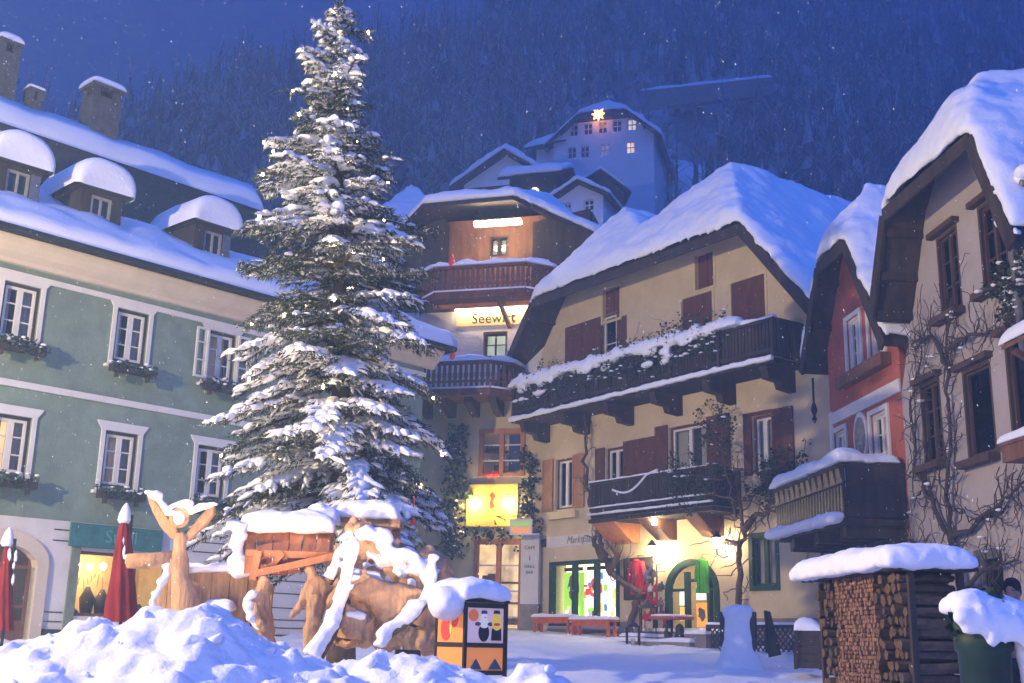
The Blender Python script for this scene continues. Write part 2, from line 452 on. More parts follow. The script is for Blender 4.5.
o = grid_mesh(gx, gy, square_z).build('ground', M['snow_clod'], smooth=True); tag(o, kind='structure', label='trodden snow covering the market square')
def bank_z(x, y):
    h = heap_z(x, y); k = sstep(.03, .35, h); e = min(x - HX0, HX1 - x, y - HY0, HY1 - y)
    return ground_z(x, y) - .015 + (h + k * clods(V((x, y, h * .6)))) * sstep(0, .8, e) - .03 * (1 - sstep(0, .3, e))
def bank():
    mb = grid_mesh(frange(HX0, HX1, .045), frange(HY0, HY1, .055), bank_z); rr = random.Random(77)
    for i in range(170):
        x = rr.uniform(-7.5, 2.4); y = rr.uniform(7.2, 11.8)
        if heap_z(x, y) < .12: continue
        s = rr.choice((.02, .025, .03, .04, .05, .07)) * rr.uniform(.8, 1.2); vs, fs = ICO[2 if s > .05 else 1]; c = V((x, y, bank_z(x, y) + s * .05))
        ax = [V((rr.gauss(0, 1), rr.gauss(0, 1), rr.gauss(0, 1))).normalized() for _ in range(5)]; out = []
        for p in vs:
            q = p.copy()
            for a in ax:
                d = q.dot(a)
                if d > .45: q -= a * (d - .45)
            out.append(c + q * s * (1 + .2 * noise.noise(c * 3 + p * 2)))
        mb.add(out, fs)
    return mb
o = bank().build('snow_bank', M['snow_clod'], smooth=True); tag(o, kind='structure', label='ploughed heap of lumpy snow in front')
M['hill'] = pbr('snowy_rock', (.13, .14, .15), .9, .6, .22, 0, detail=8, dirt=(.66, .68, .7), dscale=.07, damt=1.0)
hx = [-400, -300, -220] + frange(-170, 170, 4) + [220, 300, 400]; hy = frange(50, 210, 4) + [260, 400]
o = grid_mesh(hx, hy, terrain).build('hill', M['hill'], smooth=True); tag(o, kind='structure')

def snowfield():
    mb = MB(); c = at(686, 128, 112); n = 26
    for (dx, dy, r) in ((0, 0, 4.2), (-2.5, 3, 2.6), (2.8, -2.5, 3.0), (-1.5, -3.4, 2.0)):
        vs = [V((c.x + dx, c.y + dy, terrain(c.x + dx, c.y + dy) + .8))]
        for k in range(n):
            a = 2 * pi * k / n; q = r * (1 + .35 * noise.noise(V((math.cos(a) * 2, math.sin(a) * 2, dx)))); x, y = c.x + dx + q * math.cos(a), c.y + dy + q * 1.1 * math.sin(a); vs.append(V((x, y, terrain(x, y) + .25)))
        mb.add(vs, [(0, 1 + k, 1 + (k + 1) % n) for k in range(n)])
    o = mb.build('snowfield', M['snow'], smooth=True); tag(o, 'open snow patch on the slope right of the white house', kind='structure')
snowfield()
# ------------------------------------------------------------------ the wood on the mountain side: one mass
M['far_fir'] = pbr('far_fir', (.115, .125, .125), .9, .8, .12, 0, detail=5)
M['far_snow'] = pbr('far_snow_twigs', (.34, .35, .37), .9, .3, .3)
def forest():
    mb = MB(); rr = random.Random(5); n = 0; tries = 0
    clear = [(33, 108, 13)]
    while n < 4300 and tries < 30000:
        tries += 1
        y = 58 + (rr.random() ** .8) * 130; x = rr.uniform(-.62, .62) * y
        z = terrain(x, y)
        px, py = proj((x, y, z + 4))
        if py < -90 or py > 330 or px < -60 or px > 1090: continue
        if 500 < px < 672 and 95 < py < 300 and y < 104: continue
        if 650 < px < 722 and 95 < py < 150: 
            if rr.random() < .9: continue
        if 370 < px < 640 and py > 150 and y < 85: continue
        dens = .5 + .9 * noise.noise(V((x * .03, y * .045, 1)))
        if rr.random() > dens + .25: continue
        n += 1
        if rr.random() < .36:
            H = rr.uniform(4, 8.5); R0 = H * rr.uniform(.15, .22); sides = 7; L = 5
            for k in range(L):
                zb = z + H * (.12 + .80 * k / L); zt = min(z + H, zb + H * .34); r = R0 * (1 - k / (L + .3))
                a0 = rr.random() * 6
                ring = [V((x + r * rr.uniform(.65, 1.25) * math.cos(a0 + 2 * pi * i / sides), y + r * rr.uniform(.65, 1.25) * math.sin(a0 + 2 * pi * i / sides), zb - rr.uniform(0, .06) * H)) for i in range(sides)]
                mb.cur = 1 if rr.random() < .22 else 0
                mb.add(ring + [V((x, y, zt))], [(i, (i + 1) % sides, sides) for i in range(sides)])
        else:
            H = rr.uniform(5, 11); lean = V((rr.uniform(-.6, .6), rr.uniform(-.3, .3), 0))
            mb.cur = 0
            mb.tube([V((x, y, z)), V((x, y, z + H * .5)) + lean * .4, V((x, y, z + H)) + lean], [.16, .11, .03], 3, False)
            mb.cur = 1 if rr.random() < .55 else 0
            for k in range(13):
                t = rr.uniform(.25, .98); b = V((x, y, z + H * t)) + lean * t; a = rr.random() * 6.3; l = H * rr.uniform(.14, .3) * (1.2 - t)
                e = b + V((math.cos(a) * l, math.sin(a) * l, l * rr.uniform(.5, 1.3)))
                mb.tube([b, (b + e) / 2 + V((0, 0, .1)), e], [.06, .045, .02], 3, False)
    mb.cur = 0
    return mb
o = forest().build('forest', [M['far_fir'], M['far_snow']]); tag(o, 'misty bare wood on the mountain slope', kind='stuff')

# ------------------------------------------------------------------ falling snow and haze
def flakes():
    mb = MB(); rr = random.Random(3)
    for i in range(NFLAKE):
        y = 8 + 36 * rr.random() ** .7
        x = rr.uniform(-.5, .5) * y; z = rr.uniform(.5, 1.6 + y * .64)
        r = rr.uniform(.0026, .0055) * (1 + y * .016) * (1.5 if rr.random() < .04 else 1); c = V((x, y, z))
        d = V((r * .6, 0, -r * .9))
        mb.add([c + V((r, 0, 0)), c + V((0, r, 0)), c - V((r, 0, 0)), c - V((0, r, 0)), c + V((0, 0, r)) - d, c - V((0, 0, r)) + d],
               [(0, 1, 4), (1, 2, 4), (2, 3, 4), (3, 0, 4), (1, 0, 5), (2, 1, 5), (3, 2, 5), (0, 3, 5)])
    return mb
if NFLAKE:
    o = flakes().build('falling_snow', M['snow']); tag(o, 'snowflakes falling over the square', kind='stuff')
def haze_box():
    mb = MB(); x0, x1, y0, y1, z0, z1 = -420, 420, -70, 420, -8, 330
    mb.hexa([(x0, y0, z0), (x1, y0, z0), (x1, y1, z0), (x0, y1, z0), (x0, y0, z1), (x1, y0, z1), (x1, y1, z1), (x0, y1, z1)])
    m = bpy.data.materials.new('haze'); m.use_nodes = True; n = m.node_tree.nodes; n.remove(n['Principled BSDF'])
    pv = n.new('ShaderNodeVolumePrincipled'); pv.inputs['Color'].default_value = (.44, .68, 1, 1); pv.inputs['Density'].default_value = HAZE; pv.inputs['Anisotropy'].default_value = .2
    m.node_tree.links.new(pv.outputs[0], n['Material Output'].inputs['Volume'])
    o = mb.build('haze', m); tag(o, 'snowy evening haze', kind='stuff'); return o
if HAZE: haze_box()

# ------------------------------------------------------------------ street lamps of the square, behind the camera
def street_lamp(x, y, h, power, label, col=(1, .77, .43)):
    g = ground_z(x, y)
    t = thing('street_lamp', label, 'street lamp', (x, y, g), 'lamps behind the square')
    mb = MB(); mb.lathe((x, y, g), [(.16, 0), (.16, .3), (.07, .4), (.05, h - .3)], 12); mb.build('pole', M['metal'], t, True)
    mb = MB(); mb.lathe((x, y, g + h + .35), [(.30, 0), (.22, .08), (.06, .2), (.0, .28)], 12); mb.build('hood', M['metal'], t, True)
    mb = MB()
    for k in range(4): 
        a = k * pi / 2 + .78; mb.tube([(x + .05 * math.cos(a), y + .05 * math.sin(a), g + h - .32), (x + .26 * math.cos(a), y + .26 * math.sin(a), g + h + .36)], .015, 5)
    mb.build('cage', M['metal'], t)
    ld = bpy.data.lights.new('bulb', 'POINT'); lo = bpy.data.objects.new('bulb', ld); COL.objects.link(lo); lo.parent = t; lo.location = (0, 0, h + .05)
    ld.energy = power; ld.color = col; ld.shadow_soft_size = .18
for a in LAMPS: street_lamp(*a)
def floodlight(x, y, aim, power, label, cone=95):
    g = ground_z(x, y) + heap_z(x, y); t = thing('floodlight', label, 'floodlight', (x, y, g), 'floodlights behind the snow heap')
    c = V((x, y, g + .16)); d = (V(aim) - c).normalized(); s = d.cross(V((0, 0, 1))).normalized(); u = s.cross(d)
    mb = MB(); mb.obox(c, s, d, u, .26, .10, .18); mb.build('housing', M['metal'], t, bevel=.01)
    mb = MB(); mb.obox(c - d * .02 - V((0, 0, .12)), (1, 0, 0), (0, 1, 0), (0, 0, 1), .05, .05, .12); mb.build('bracket', M['metal'], t)
    ld = bpy.data.lights.new('beam', 'SPOT'); lo = bpy.data.objects.new('beam', ld); COL.objects.link(lo); lo.parent = t
    lo.location = (c + d * .08) - V(t.location); lo.rotation_euler = d.to_track_quat('-Z', 'Y').to_euler(); ld.energy = power; ld.color = (1, .74, .48); ld.spot_size = math.radians(cone); ld.spot_blend = 1.0; ld.shadow_soft_size = .10
for a in FLOODS: floodlight(*a)
# ------------------------------------------------------------------ windows
def casement(F, parent, u0, u1, z0, z1, n=-.12, mat='trim', cols=2, rows=3, lit=None, curtain=True, fw=.07, outer='dark_wood', ow=.07, name='window', pane_n=None, curt_col=None, proud=.05):
    """window > (outer frame is the window's own mesh) sash, pane, curtain, interior"""
    mb = MB(); a, b, c, d = u0, u1, z0, z1
    for q in ((a, a + ow, c, d), (b - ow, b, c, d), (a + ow, b - ow, c, c + ow), (a + ow, b - ow, d - ow, d)):
        mb.box(F, q[0], q[1], n - .06, n + proud, q[2], q[3])
    wn = mb.build(name, M[outer], parent)
    a, b, c, d = a + ow, b - ow, c + ow, d - ow
    mb = MB(); e = .002
    cw = (b - a) / cols
    for k in range(cols):
        x0, x1 = a + k * cw + e, a + (k + 1) * cw - e
        for q in ((x0, x0 + fw, c, d), (x1 - fw, x1, c, d), (x0 + fw, x1 - fw, c, c + fw), (x0 + fw, x1 - fw, d - fw, d)):
            mb.box(F, q[0], q[1], n - .05, n + .02, q[2], q[3])
        for r in range(1, rows):
            zz = c + (d - c) * r / rows
            mb.box(F, x0 + fw, x1 - fw, n - .04, n + .005, zz - .016, zz + .016)
    mb.build('sash', M[mat], wn)
    mb = MB(); mb.box(F, a + .03, b - .03, n - .034, n - .028, c + .03, d - .03); mb.build('pane', M['glass'], wn)
    if curtain:
        mb = MB(); N = 22
        for side in (0, 1):
            w_ = (b - a) * (.40 if curtain is True else curtain); x0 = a if side == 0 else b - w_
            vs = []; 
            for i in range(N + 1):
                uu = x0 + w_ * i / N; nn = n - .17 + .03 * math.sin(i * 1.7 + side)
                vs += [F.w(uu, nn, c + .02), F.w(uu, nn, d - .02)]
            mb.add(vs, [(2 * i, 2 * i + 2, 2 * i + 3, 2 * i + 1) for i in range(N)])
        mb.build('curtain', curt_col or M['curtain'], wn, True)
    mb = MB(); mb.box(F, a - .02, b + .02, n - .45, n - .40, c - .02, d + .02)
    mb.build('interior', lit or M['void'], wn)
    return wn
LIT = emit_var('lit_room', (1, .62, .26), 1.6, 2.2)
LITDIM = emit_var('dim_room', (1, .6, .3), .16, 2.0)
LITW = emit_var('white_room', (1, .86, .62), 1.1, 2.0)

def foliage(mb, c, rx, ry, rz, n, size, rr, F=None, ax=None):
    """leaf faces scattered through an ellipsoid"""
    c = V(c); ax = ax or (V((1, 0, 0)), V((0, 1, 0)), V((0, 0, 1)))
    for i in range(n):
        while True:
            p = V((rr.uniform(-1, 1), rr.uniform(-1, 1), rr.uniform(-1, 1)))
            if p.length < 1: break
        q = c + ax[0] * p.x * rx + ax[1] * p.y * ry + ax[2] * p.z * rz
        d = V((rr.gauss(0, 1), rr.gauss(0, 1), rr.gauss(0, .7))).normalized(); s = size * rr.uniform(.6, 1.3)
        e = d.cross(V((rr.gauss(0, 1), rr.gauss(0, 1), rr.gauss(0, 1)))).normalized() * s * .35
        mb.add([q - d * s * .5, q + e, q + d * s * .5, q - e], [(0, 1, 2, 3)])

def flower_box(F, u, n, z, w, label, group, seed=0, snow=True, size=.11, dense=170, trough='dark_wood'):
    """z: top of the trough; hangs on the wall"""
    rr = random.Random(seed)
    b = F.w(u, n, z - .2)
    t = thing('flower_box', label, 'flower box', b, group)
    mb = MB(); mb.box(F, u - w / 2, u + w / 2, n - .11, n + .11, z - .2, z - .02)
    for k in (-.35, .35): mb.box(F, u + k * w - .015, u + k * w + .015, n - .1, n + .09, z - .34, z - .201)
    mb.build('trough', M[trough], t)
    mb = MB()
    for k in range(5):
        foliage(mb, F.w(u + w * (k - 2) / 4.6 + rr.uniform(-.05, .05), n + rr.uniform(-.02, .06), z + rr.uniform(-.05, .06)), w * .16, .14, .17, dense // 5, size, rr)
    foliage(mb, F.w(u, n + .1, z - .12), w * .5, .06, .12, dense // 3, size, rr, ax=(F.u, F.n, V((0, 0, 1))))
    mb.build('plants', M['leaf'], t)
    if snow:
        mb = MB()
        for k in range(9):
            mb.blob(F.w(u + rr.uniform(-.5, .5) * w, n + rr.uniform(-.08, .12), z + rr.uniform(-.02, .17)), F.u * rr.uniform(.05, .1), F.n * .06, V((0, 0, .035)), 1, .4, 9, k)
        mb.build('snow', M['snow'], t, True)
    return t

# ------------------------------------------------------------------ green house on the left
EZ = 10.95
M['grey_paint'] = pbr('grey_paint', (.30, .29, .28), .7, .2, 5)
M['soot'] = pbr('sooty_render', (.085, .08, .078), .9, .4, 3, .6, 10)
def green_house():
    F = FG
    H = thing('green_house', 'long green plastered house with white bands, snowy roof and dormers', 'house', F.w(2, 0, F.g(2)))
    wins_up = [-6.8, -3.82, -.82, 1.95, 4.8, 7.6]; wins_lo = [-6.8, -3.63, -.77, 1.95, 4.8, 7.6]
    W = .92; Hh = 1.42; ZU, ZL = 9.12, 5.87
    holes = [(u - W / 2, u + W / 2, ZU - Hh / 2, ZU + Hh / 2) for u in wins_up] + [(u - W / 2, u + W / 2, ZL - Hh / 2, ZL + Hh / 2) for u in wins_lo]
    U0, U1 = -9.0, 9.75
    mb = MB(); mb.wall(F, [(U0, 4.2), (U1, 4.2), (U1, EZ - .2), (U0, EZ - .2)], holes, 0, .16, 9)
    mb.build('wall', M['green'], H)
    # ground floor, cream, with a lit shop window and an arched door
    shop = F.rect(80, 550, 160, 606); s0, s1 = shop[0], 0.95
    z_sh0 = 1.95; z_sh1 = 3.52
    d0, d1 = -4.55, -2.62
    gz = 1.0
    arch = [(d1, gz + .3)]
    def archpts(a, b, zs, rise, n=10):
        c = (a + b) / 2; r = (b - a) / 2
        return [(c + r * math.cos(pi * i / n), zs + rise * math.sin(pi * i / n)) for i in range(n + 1)]
    outer = [(U0, gz), (U1, gz), (U1, 4.2), (U0, 4.2)]
    mb = MB(); mb.wall(F, outer, [(s0, s1, z_sh0, z_sh1), (d0, d1, gz + .25, 3.55)], .012, .3, 8.9)
    gf = mb.build('ground_floor', M['white'], H)
    mb = MB()
    for z in (3.98, 3.72, 2.02, 1.8):     # shadow joints are thin mouldings standing proud
        for a, b in ((-2.28, s0 - .28), (1.6, U1)):
            mb.box(F, a, b, .014, .03, z - .013, z + .013)
    for z in (2.35, 2.75, 3.1, 3.4): mb.box(F, 1.6, U1, .014, .03, z - .013, z + .013)
    mb.build('groove', M['charcoal'], gf)
    mb = MB(); mb.box(F, -2.3, s0 - .1, .014, .06, gz, 1.62); mb.box(F, s1 + .1, U1, .014, .06, gz, 1.62); mb.build('plinth', M['charcoal'], gf)
    # arched stone surround filling the square hole's corners
    pts = [(d0 - .28, gz + .2), (d0 - .28, 3.15)] + list(reversed(archpts(d0 - .28, d1 + .28, 3.15, .75))) + [(d1 + .28, gz + .2), (d1, gz + .2)] + archpts(d0, d1, 3.05, .52) + [(d0, gz + .2)]
    mb = MB(); mb.fpoly(F, pts, -.28, .10); mb.build('door_surround', M['cream'], H)
    mb = MB(); mb.box(F, d0, d1, -2.5, -2.4, gz, 3.6); mb.box(F, d0 - .02, d0, -2.4, -.29, gz, 3.6); mb.box(F, d1, d1 + .02, -2.4, -.29, gz, 3.6); mb.box(F, d0, d1, -2.4, -.29, 3.6, 3.62)
    dr = mb.build('doorway', M['cream'], H)
    mb = MB()
    c = (d0 + d1) / 2
    for a, b in ((d0, c), (c, d1)):
        for q in ((a + .01, a + .1, gz + .25, 3.5), (b - .1, b - .01, gz + .25, 3.5), (a + .1, b - .1, gz + .25, gz + .8), (a + .1, b - .1, 2.1, 2.16), (a + .1, b - .1, 3.0, 3.08)):
            mb.box(F, q[0], q[1], -.26, -.2, q[2], q[3])
    mb.build('door', M['brown_wood'], H)
    mb = MB(); mb.box(F, d0 + .1, d1 - .1, -.235, -.228, gz + .8, 3.5); mb.build('pane', M['glass'], dr)
    mb = MB(); mb.box(F, d0 + .9, d0 + 1.5, -2.38, -2.3, 2.2, 2.9); mb.build('lit_panel', emit('lit_panel', (1, .7, .35), 2.2), dr)
    # shop window with its lit room
    mb = MB()
    for q in ((s0, s0 + .07), (s1 - .07, s1), ((s0 + s1) / 2 - .03 + .35, (s0 + s1) / 2 + .03 + .35)): mb.box(F, q[0], q[1], -.2, -.1, z_sh0, z_sh1)
    mb.box(F, s0 + .07, s1 - .07, -.2, -.1, z_sh1 - .08, z_sh1); mb.box(F, s0 + .07, s1 - .07, -.2, -.05, z_sh0, z_sh0 + .07)
    sw = mb.build('shop_window', M['brown_wood'], H)
    sage = pbr('sage_trim', (.19, .22, .16), .7, .2)
    for a, b in ((s0 - .24, s0 - .003), (s1 + .003, s1 + .24)):
        mb = MB(); mb.box(F, a, b, .016, .07, gz, 3.6); mb.build('pilaster', sage, sw)
    mb = MB(); mb.box(F, s0 + .07, s1 - .07, -.16, -.154, z_sh0 + .07, z_sh1 - .08); mb.build('pane', M['shopglass'], sw)
    mb = MB(); a, b = s0 - .1, s1 + .1
    mb.box(F, a, b, -1.7, -1.6, z_sh0 - .3, z_sh1 + .3); mb.box(F, a - .05, a, -1.6, -.31, z_sh0 - .3, z_sh1 + .3); mb.box(F, b, b + .05, -1.6, -.31, z_sh0 - .3, z_sh1 + .3)
    mb.box(F, a, b, -1.6, -.31, z_sh0 - .32, z_sh0 - .3); mb.box(F, a, b, -1.6, -.31, z_sh1 + .3, z_sh1 + .32)
    mb.build('display_room', pbr('warm_shop_wall', (.7, .55, .28), .8, .25, 1.5), sw)
    mb = MB(); rr = random.Random(4)
    for k, (uu, zz, hh) in enumerate(((s0 + .35, 2.0, .5), (s0 + .8, 2.0, .95), (s0 + 1.15, 2.0, .9), (s0 + 1.6, 2.0, .45), (s0 + 2.2, 2.0, .6))):
        p = F.w(uu, -.8 - .1 * (k % 2), zz - .35); mb.lathe(p, [(.17, 0), (.15, hh * .4), (.2, hh * .8), (.09, hh), (.05, hh * 1.1)], 10)
    mb.build('display_goods', pbr('dark_goods', (.06, .05, .04), .7, .6, 3), sw, True)
    mb = MB()
    for k in range(3): mb.blob(F.w(s0 + .42 + .36 * k, -.9, 3.22 - .03 * (k % 2)), V((.085, 0, 0)), V((0, .085, 0)), V((0, 0, .085)), 2, 0)
    mb.build('lamp', emit('shop_bulb', (1, .72, .36), 140), sw, True)
    mb = MB()
    for k in range(14):
        uu = s0 + .2 + .1 * k; zz = 3.02 - .15 * math.sin(k * .5) ** 2
        mb.tube([F.w(uu, -.6, zz), F.w(uu + rr.uniform(-.05, .05), -.6, zz - rr.uniform(.1, .35))], .016, 4)
    mb.build('garland', pbr('garland', (.7, .5, .2), .4, .3), sw)
    # bands and cornice
    mb = MB(); mb.box(F, U0, U1 + .06, .003, .075, 7.27, 7.43); mb.build('string_course', M['trim'], H)
    mb = MB(); mb.box(F, U0, U1 + .06, .003, .06, 9.98, 10.12); mb.build('frieze', M['trim'], H)
    mb = MB()
    prof = [(.003, 10.28), (.09, 10.30), (.12, 10.40), (.30, 10.52), (.42, 10.70), (.55, 10.80), (.55, 10.86), (.003, 10.86)]
    vs = [F.w(U0, n, z) for n, z in prof] + [F.w(U1 + .4, n, z) for n, z in prof]; N = len(prof)
    mb.add(vs, [(i, (i + 1) % N, N + (i + 1) % N, N + i) for i in range(N)] + [tuple(range(N)), tuple(range(2 * N - 1, N - 1, -1))])
    mb.build('cornice', M['cream'], H)
    # windows
    for row, us, zc in ((0, wins_up, ZU), (1, wins_lo, ZL)):
        for k, u in enumerate(us):
            a, b, c, d = u - W / 2, u + W / 2, zc - Hh / 2, zc + Hh / 2
            lit = LIT if (row == 1 and k == 1) else (LITDIM if (row + k) % 3 == 0 else None)
            op = (row == 0 and k == 3)
            wn = casement(F, H, a, b, c, d, n=-.10, cols=2, rows=3, lit=lit, curtain=.3 if not op else .12)
            mb = MB(); s = .12
            pts = [(a - s, c - .12), (a - s, d + .02), (a - s - .10, d + .16), (a - s - .14, d + .24), (b + s + .14, d + .24), (b + s + .10, d + .16), (b + s, d + .02), (b + s, c - .12), (b + .01, c - .12), (b + .01, d + .01), (a - .01, d + .01), (a - .01, c - .12)]
            mb.fpoly(F, pts, .003, .05); mb.build('surround', M['trim'], wn)
            mb = MB(); mb.box(F, a - s - .1, b + s + .1, .003, .16, c - .2, c - .123); mb.build('sill', M['trim'], wn)
            if op:   # storm sashes folded outwards
                for sx in (-1, 1):
                    mb = MB(); e = u + sx * (W / 2 + .02)
                    lo, hi = sorted((e, e + sx * .40))
                    for q in ((lo, lo + .06, c, d), (hi - .06, hi, c, d), (lo + .06, hi - .06, c, c + .06), (lo + .06, hi - .06, d - .06, d), (lo + .06, hi - .06, c + .48, c + .51), (lo + .06, hi - .06, c + .98, c + 1.01)):
                        mb.box(F, q[0], q[1], .09, .14, q[2], q[3])
                    mb.build('storm_sash', M['trim'], wn)
    # roof : flatter snowy foot, steep tiled upper slope, thick snow on the ridge, hipped right end
    n0, n1, n2 = .75, -3.2, -5.0; z0, z1, z2 = EZ + .02, 13.25, 16.45
    RL = -12.0; RE = 10.35; RR = 6.0
    k1 = (n0 - n1) / (n0 - n2)
    um = RE - (RE - RR) * k1
    mb = MB()
    slab(mb, [F.w(RL, n0, z0), F.w(RE, n0, z0), F.w(um, n1, z1), F.w(RL, n1, z1)], .16)
    slab(mb, [F.w(RE, n0, z0), F.w(RE, -10.5, z0), F.w(um, -7.2, z1), F.w(um, n1, z1)], .16)
    slab(mb, [F.w(RL, -10.8, z0), F.w(RL, n2, z2), F.w(RR, n2, z2), F.w(RE, -10.8, z0)], .16)
    rf = mb.build('roof', M['dark_wood'], H)
    mb = MB(); slab(mb, [F.w(RL, n1, z1), F.w(um, n1, z1), F.w(RR, n2, z2), F.w(RL, n2, z2)], .16)
    slab(mb, [F.w(um, n1, z1), F.w(um, -7.2, z1), F.w(RR, n2 - .1, z2), F.w(RR, n2, z2)], .16)
    mb.build('tiles', M['tiles'], rf)
    mb = MB()
    pts = [F.w(RL + (RE - RL) * i / 30, n0 + .10, z0 - .06) for i in range(31)]
    mb.tube(pts, .09, 8); mb.build('gutter', M['metal'], rf, True)
    mb = MB()
    snow_sheet(mb, [F.w(RL, n0 + .12, z0 + .02), F.w(RE + .1, n0 + .12, z0 + .02), F.w(um, n1, z1 + .02), F.w(RL, n1, z1 + .02)], .38, (0, 0, 1, 1), .3, .3, over=.05)
    snow_sheet(mb, [F.w(RE + .1, n0 + .12, z0 + .02), F.w(RE + .1, -10.5, z0), F.w(um, -7.2, z1), F.w(um, n1, z1 + .02)], .38, (0, 1, 1, 1), .3, .3)
    snow_sheet(mb, [F.w(RL, n2 + .40, z2 - .6), F.w(RR + .15, n2 + .40, z2 - .6), F.w(RR + .1, n2 - .1, z2 + .05), F.w(RL, n2 - .1, z2 + .05)], .38, (0, 1, 1, 0), .3, .3, over=.05)
    snow_sheet(mb, [F.w(RL, n2 - .1, z2 + .05), F.w(RR + .1, n2 - .1, z2 + .05), F.w(RR + .6, n2 - 2, z2 - 2), F.w(RL, n2 - 2, z2 - 2)], .38, (0, 1, 0, 1), .3, .3)
    # wisps drifted up the tiles
    rr = random.Random(8)
    mb.build('snow', M['snow'], rf, True)
    # dormers
    for (cx, cy_, hw, i) in ((20, 165, .70, 0), (103, 190, .72, 1), (214, 228, .72, 2)):
        nf = -1.25
        u, zc = F.p(cx, cy_, nf)
        zb = z0 + (n0 - nf) / (n0 - n1) * (z1 - z0)
        mb = MB(); a, b = u - hw * .86, u + hw * .86; zt = zb + 1.18
        mb.wall(F, [(a, zb - .5), (b, zb - .5), (b, zt), (a, zt)], [(u - .30, u + .30, zb + .22, zt - .12)], nf, .12, 2.6)
        dm = mb.build('dormer', M['dark_wood'], H)
        mb = MB()
        for q in ((u - .30, u - .24, zb + .22, zt - .12), (u + .24, u + .30, zb + .22, zt - .12), (u - .24, u + .24, zb + .22, zb + .29), (u - .24, u + .24, zt - .19, zt - .12), (u - .025, u + .025, zb + .29, zt - .19)):
            mb.box(F, q[0], q[1], nf - .08, nf - .01, q[2], q[3])
        mb.build('dormer_frame', M['grey_paint'], dm)
        mb = MB(); mb.box(F, u - .24, u + .24, nf - .1, nf - .09, zb + .29, zt - .19); mb.build('dormer_pane', pbr('dark_pane%d' % i, (.012, .013, .016), .12, .2, 3, spec=.6), dm)
        if i == 2 or i == 0:
            for sx in (-1, 1):
                mb = MB(); lo, hi = sorted((u + sx * .33, u + sx * .58)); mb.box(F, lo, hi, nf + .01, nf + .05, zb + .18, zt - .1); mb.build('dormer_shutter', M['grey_metal'] if sx > 0 else M['dark_wood'], dm)
        # curved snow-laden hood
        mb = MB(); N = 14; vs = []
        def hood(t, g): return (u + (hw + g) * math.cos(pi - pi * t), zt + .02 + (.52 + g) * max(0, math.sin(pi * t)) ** .75)
        outr = [hood(i / N, 0) for i in range(N + 1)]
        mb.fpoly(F, outr, nf - 2.4, nf + .22); mb.build('dormer_roof', M['dark_wood'], dm)
        mb = MB(); vs = []; fs = []
        ns = [(nf + .30, -.05), (nf + .32, .10), (nf + .26, .22), (nf + .1, .30), (nf - .5, .32), (nf - 1.2, .32), (nf - 2.0, .30), (nf - 2.5, .2)]
        for n_, g in ns:
            for i in range(N + 1):
                t = i / N
                uu, zz = hood(t, g * (.55 + .55 * math.sin(pi * t)))
                q = F.w(uu, n_, zz + .12 * math.sin(pi * t) * (g > 0)); q += V((0, 0, .05 * noise.noise(q * 2.2)))
                vs.append(q)
        for j in range(len(ns) - 1):
            for i in range(N): fs.append((j * (N + 1) + i, (j + 1) * (N + 1) + i, (j + 1) * (N + 1) + i + 1, j * (N + 1) + i + 1))
        fs.append(tuple(range(N + 1)))
        mb.add(vs, fs); mb.build('dormer_snow', M['snow'], dm, True)
    # chimneys
    for (px, yb, yt, wpx, i) in ((99, 122, 92, 46, 0), (1, 92, 44, 30, 1), (33, 102, 93, 20, 2)):
        n_ = n2 - .4
        u, zb = F.p(px, yb, n_); _, zt = F.p(px, yt, n_); wd = wpx * .0205
        mb = MB(); mb.box(F, u - wd / 2, u + wd / 2, n_ - wd * .42, n_ + wd * .42, zb - 1.2, zt - .28)
        ch = mb.build('chimney', M['soot'], rf)
        mb = MB()
        for sx in (-1, 1):
            for sy in (-1, 1): mb.box(F, u + sx * wd * .36 - .09, u + sx * wd * .36 + .09, n_ + sy * wd * .30 - .09, n_ + sy * wd * .30 + .09, zt - .279, zt)
        mb.build('chimney_pier', M['stone'], ch) if False else ch
        mb2 = MB(); mb2.v, mb2.f, mb2.mi = mb.v, mb.f, mb.mi
        mb2.box(F, u - wd * .58, u + wd * .58, n_ - wd * .52, n_ + wd * .52, zt + .002, zt + .1)
        mb2.build('chimney_hood', M['soot'], ch)
        mb = MB(); q = [F.w(u - wd * .6, n_ + wd * .54, zt + .1), F.w(u + wd * .6, n_ + wd * .54, zt + .1), F.w(u + wd * .6, n_ - wd * .54, zt + .1), F.w(u - wd * .6, n_ - wd * .54, zt + .1)]
        snow_sheet(mb, q, .26 if i != 2 else .1, (1, 1, 1, 1), .2, .2, over=.06); mb.build('chimney_snow', M['snow'], ch, True)
    # flower boxes: things of their own
    desc = {(0, 1): 'flower box of dark evergreens under the upper window at the left edge', (0, 2): 'flower box under the middle upper window of the green house',
            (0, 3): 'flower box under the upper window with opened storm sashes', (1, 1): 'snow dusted flower box under the lit window of the green house',
            (1, 2): 'snow dusted flower box under the lower green house window above the teal shop sign', (1, 3): 'flower box under the lower window right beside the fir branches'}
    for row, us, zc in ((0, wins_up, ZU), (1, wins_lo, ZL)):
        for k, u in enumerate(us):
            if (row, k) in desc:
                flower_box(F, u, .30, zc - Hh / 2 - .13, 1.25, desc[(row, k)], 'flower boxes of the green house', seed=row * 10 + k, snow=True)
    return H
green_house()

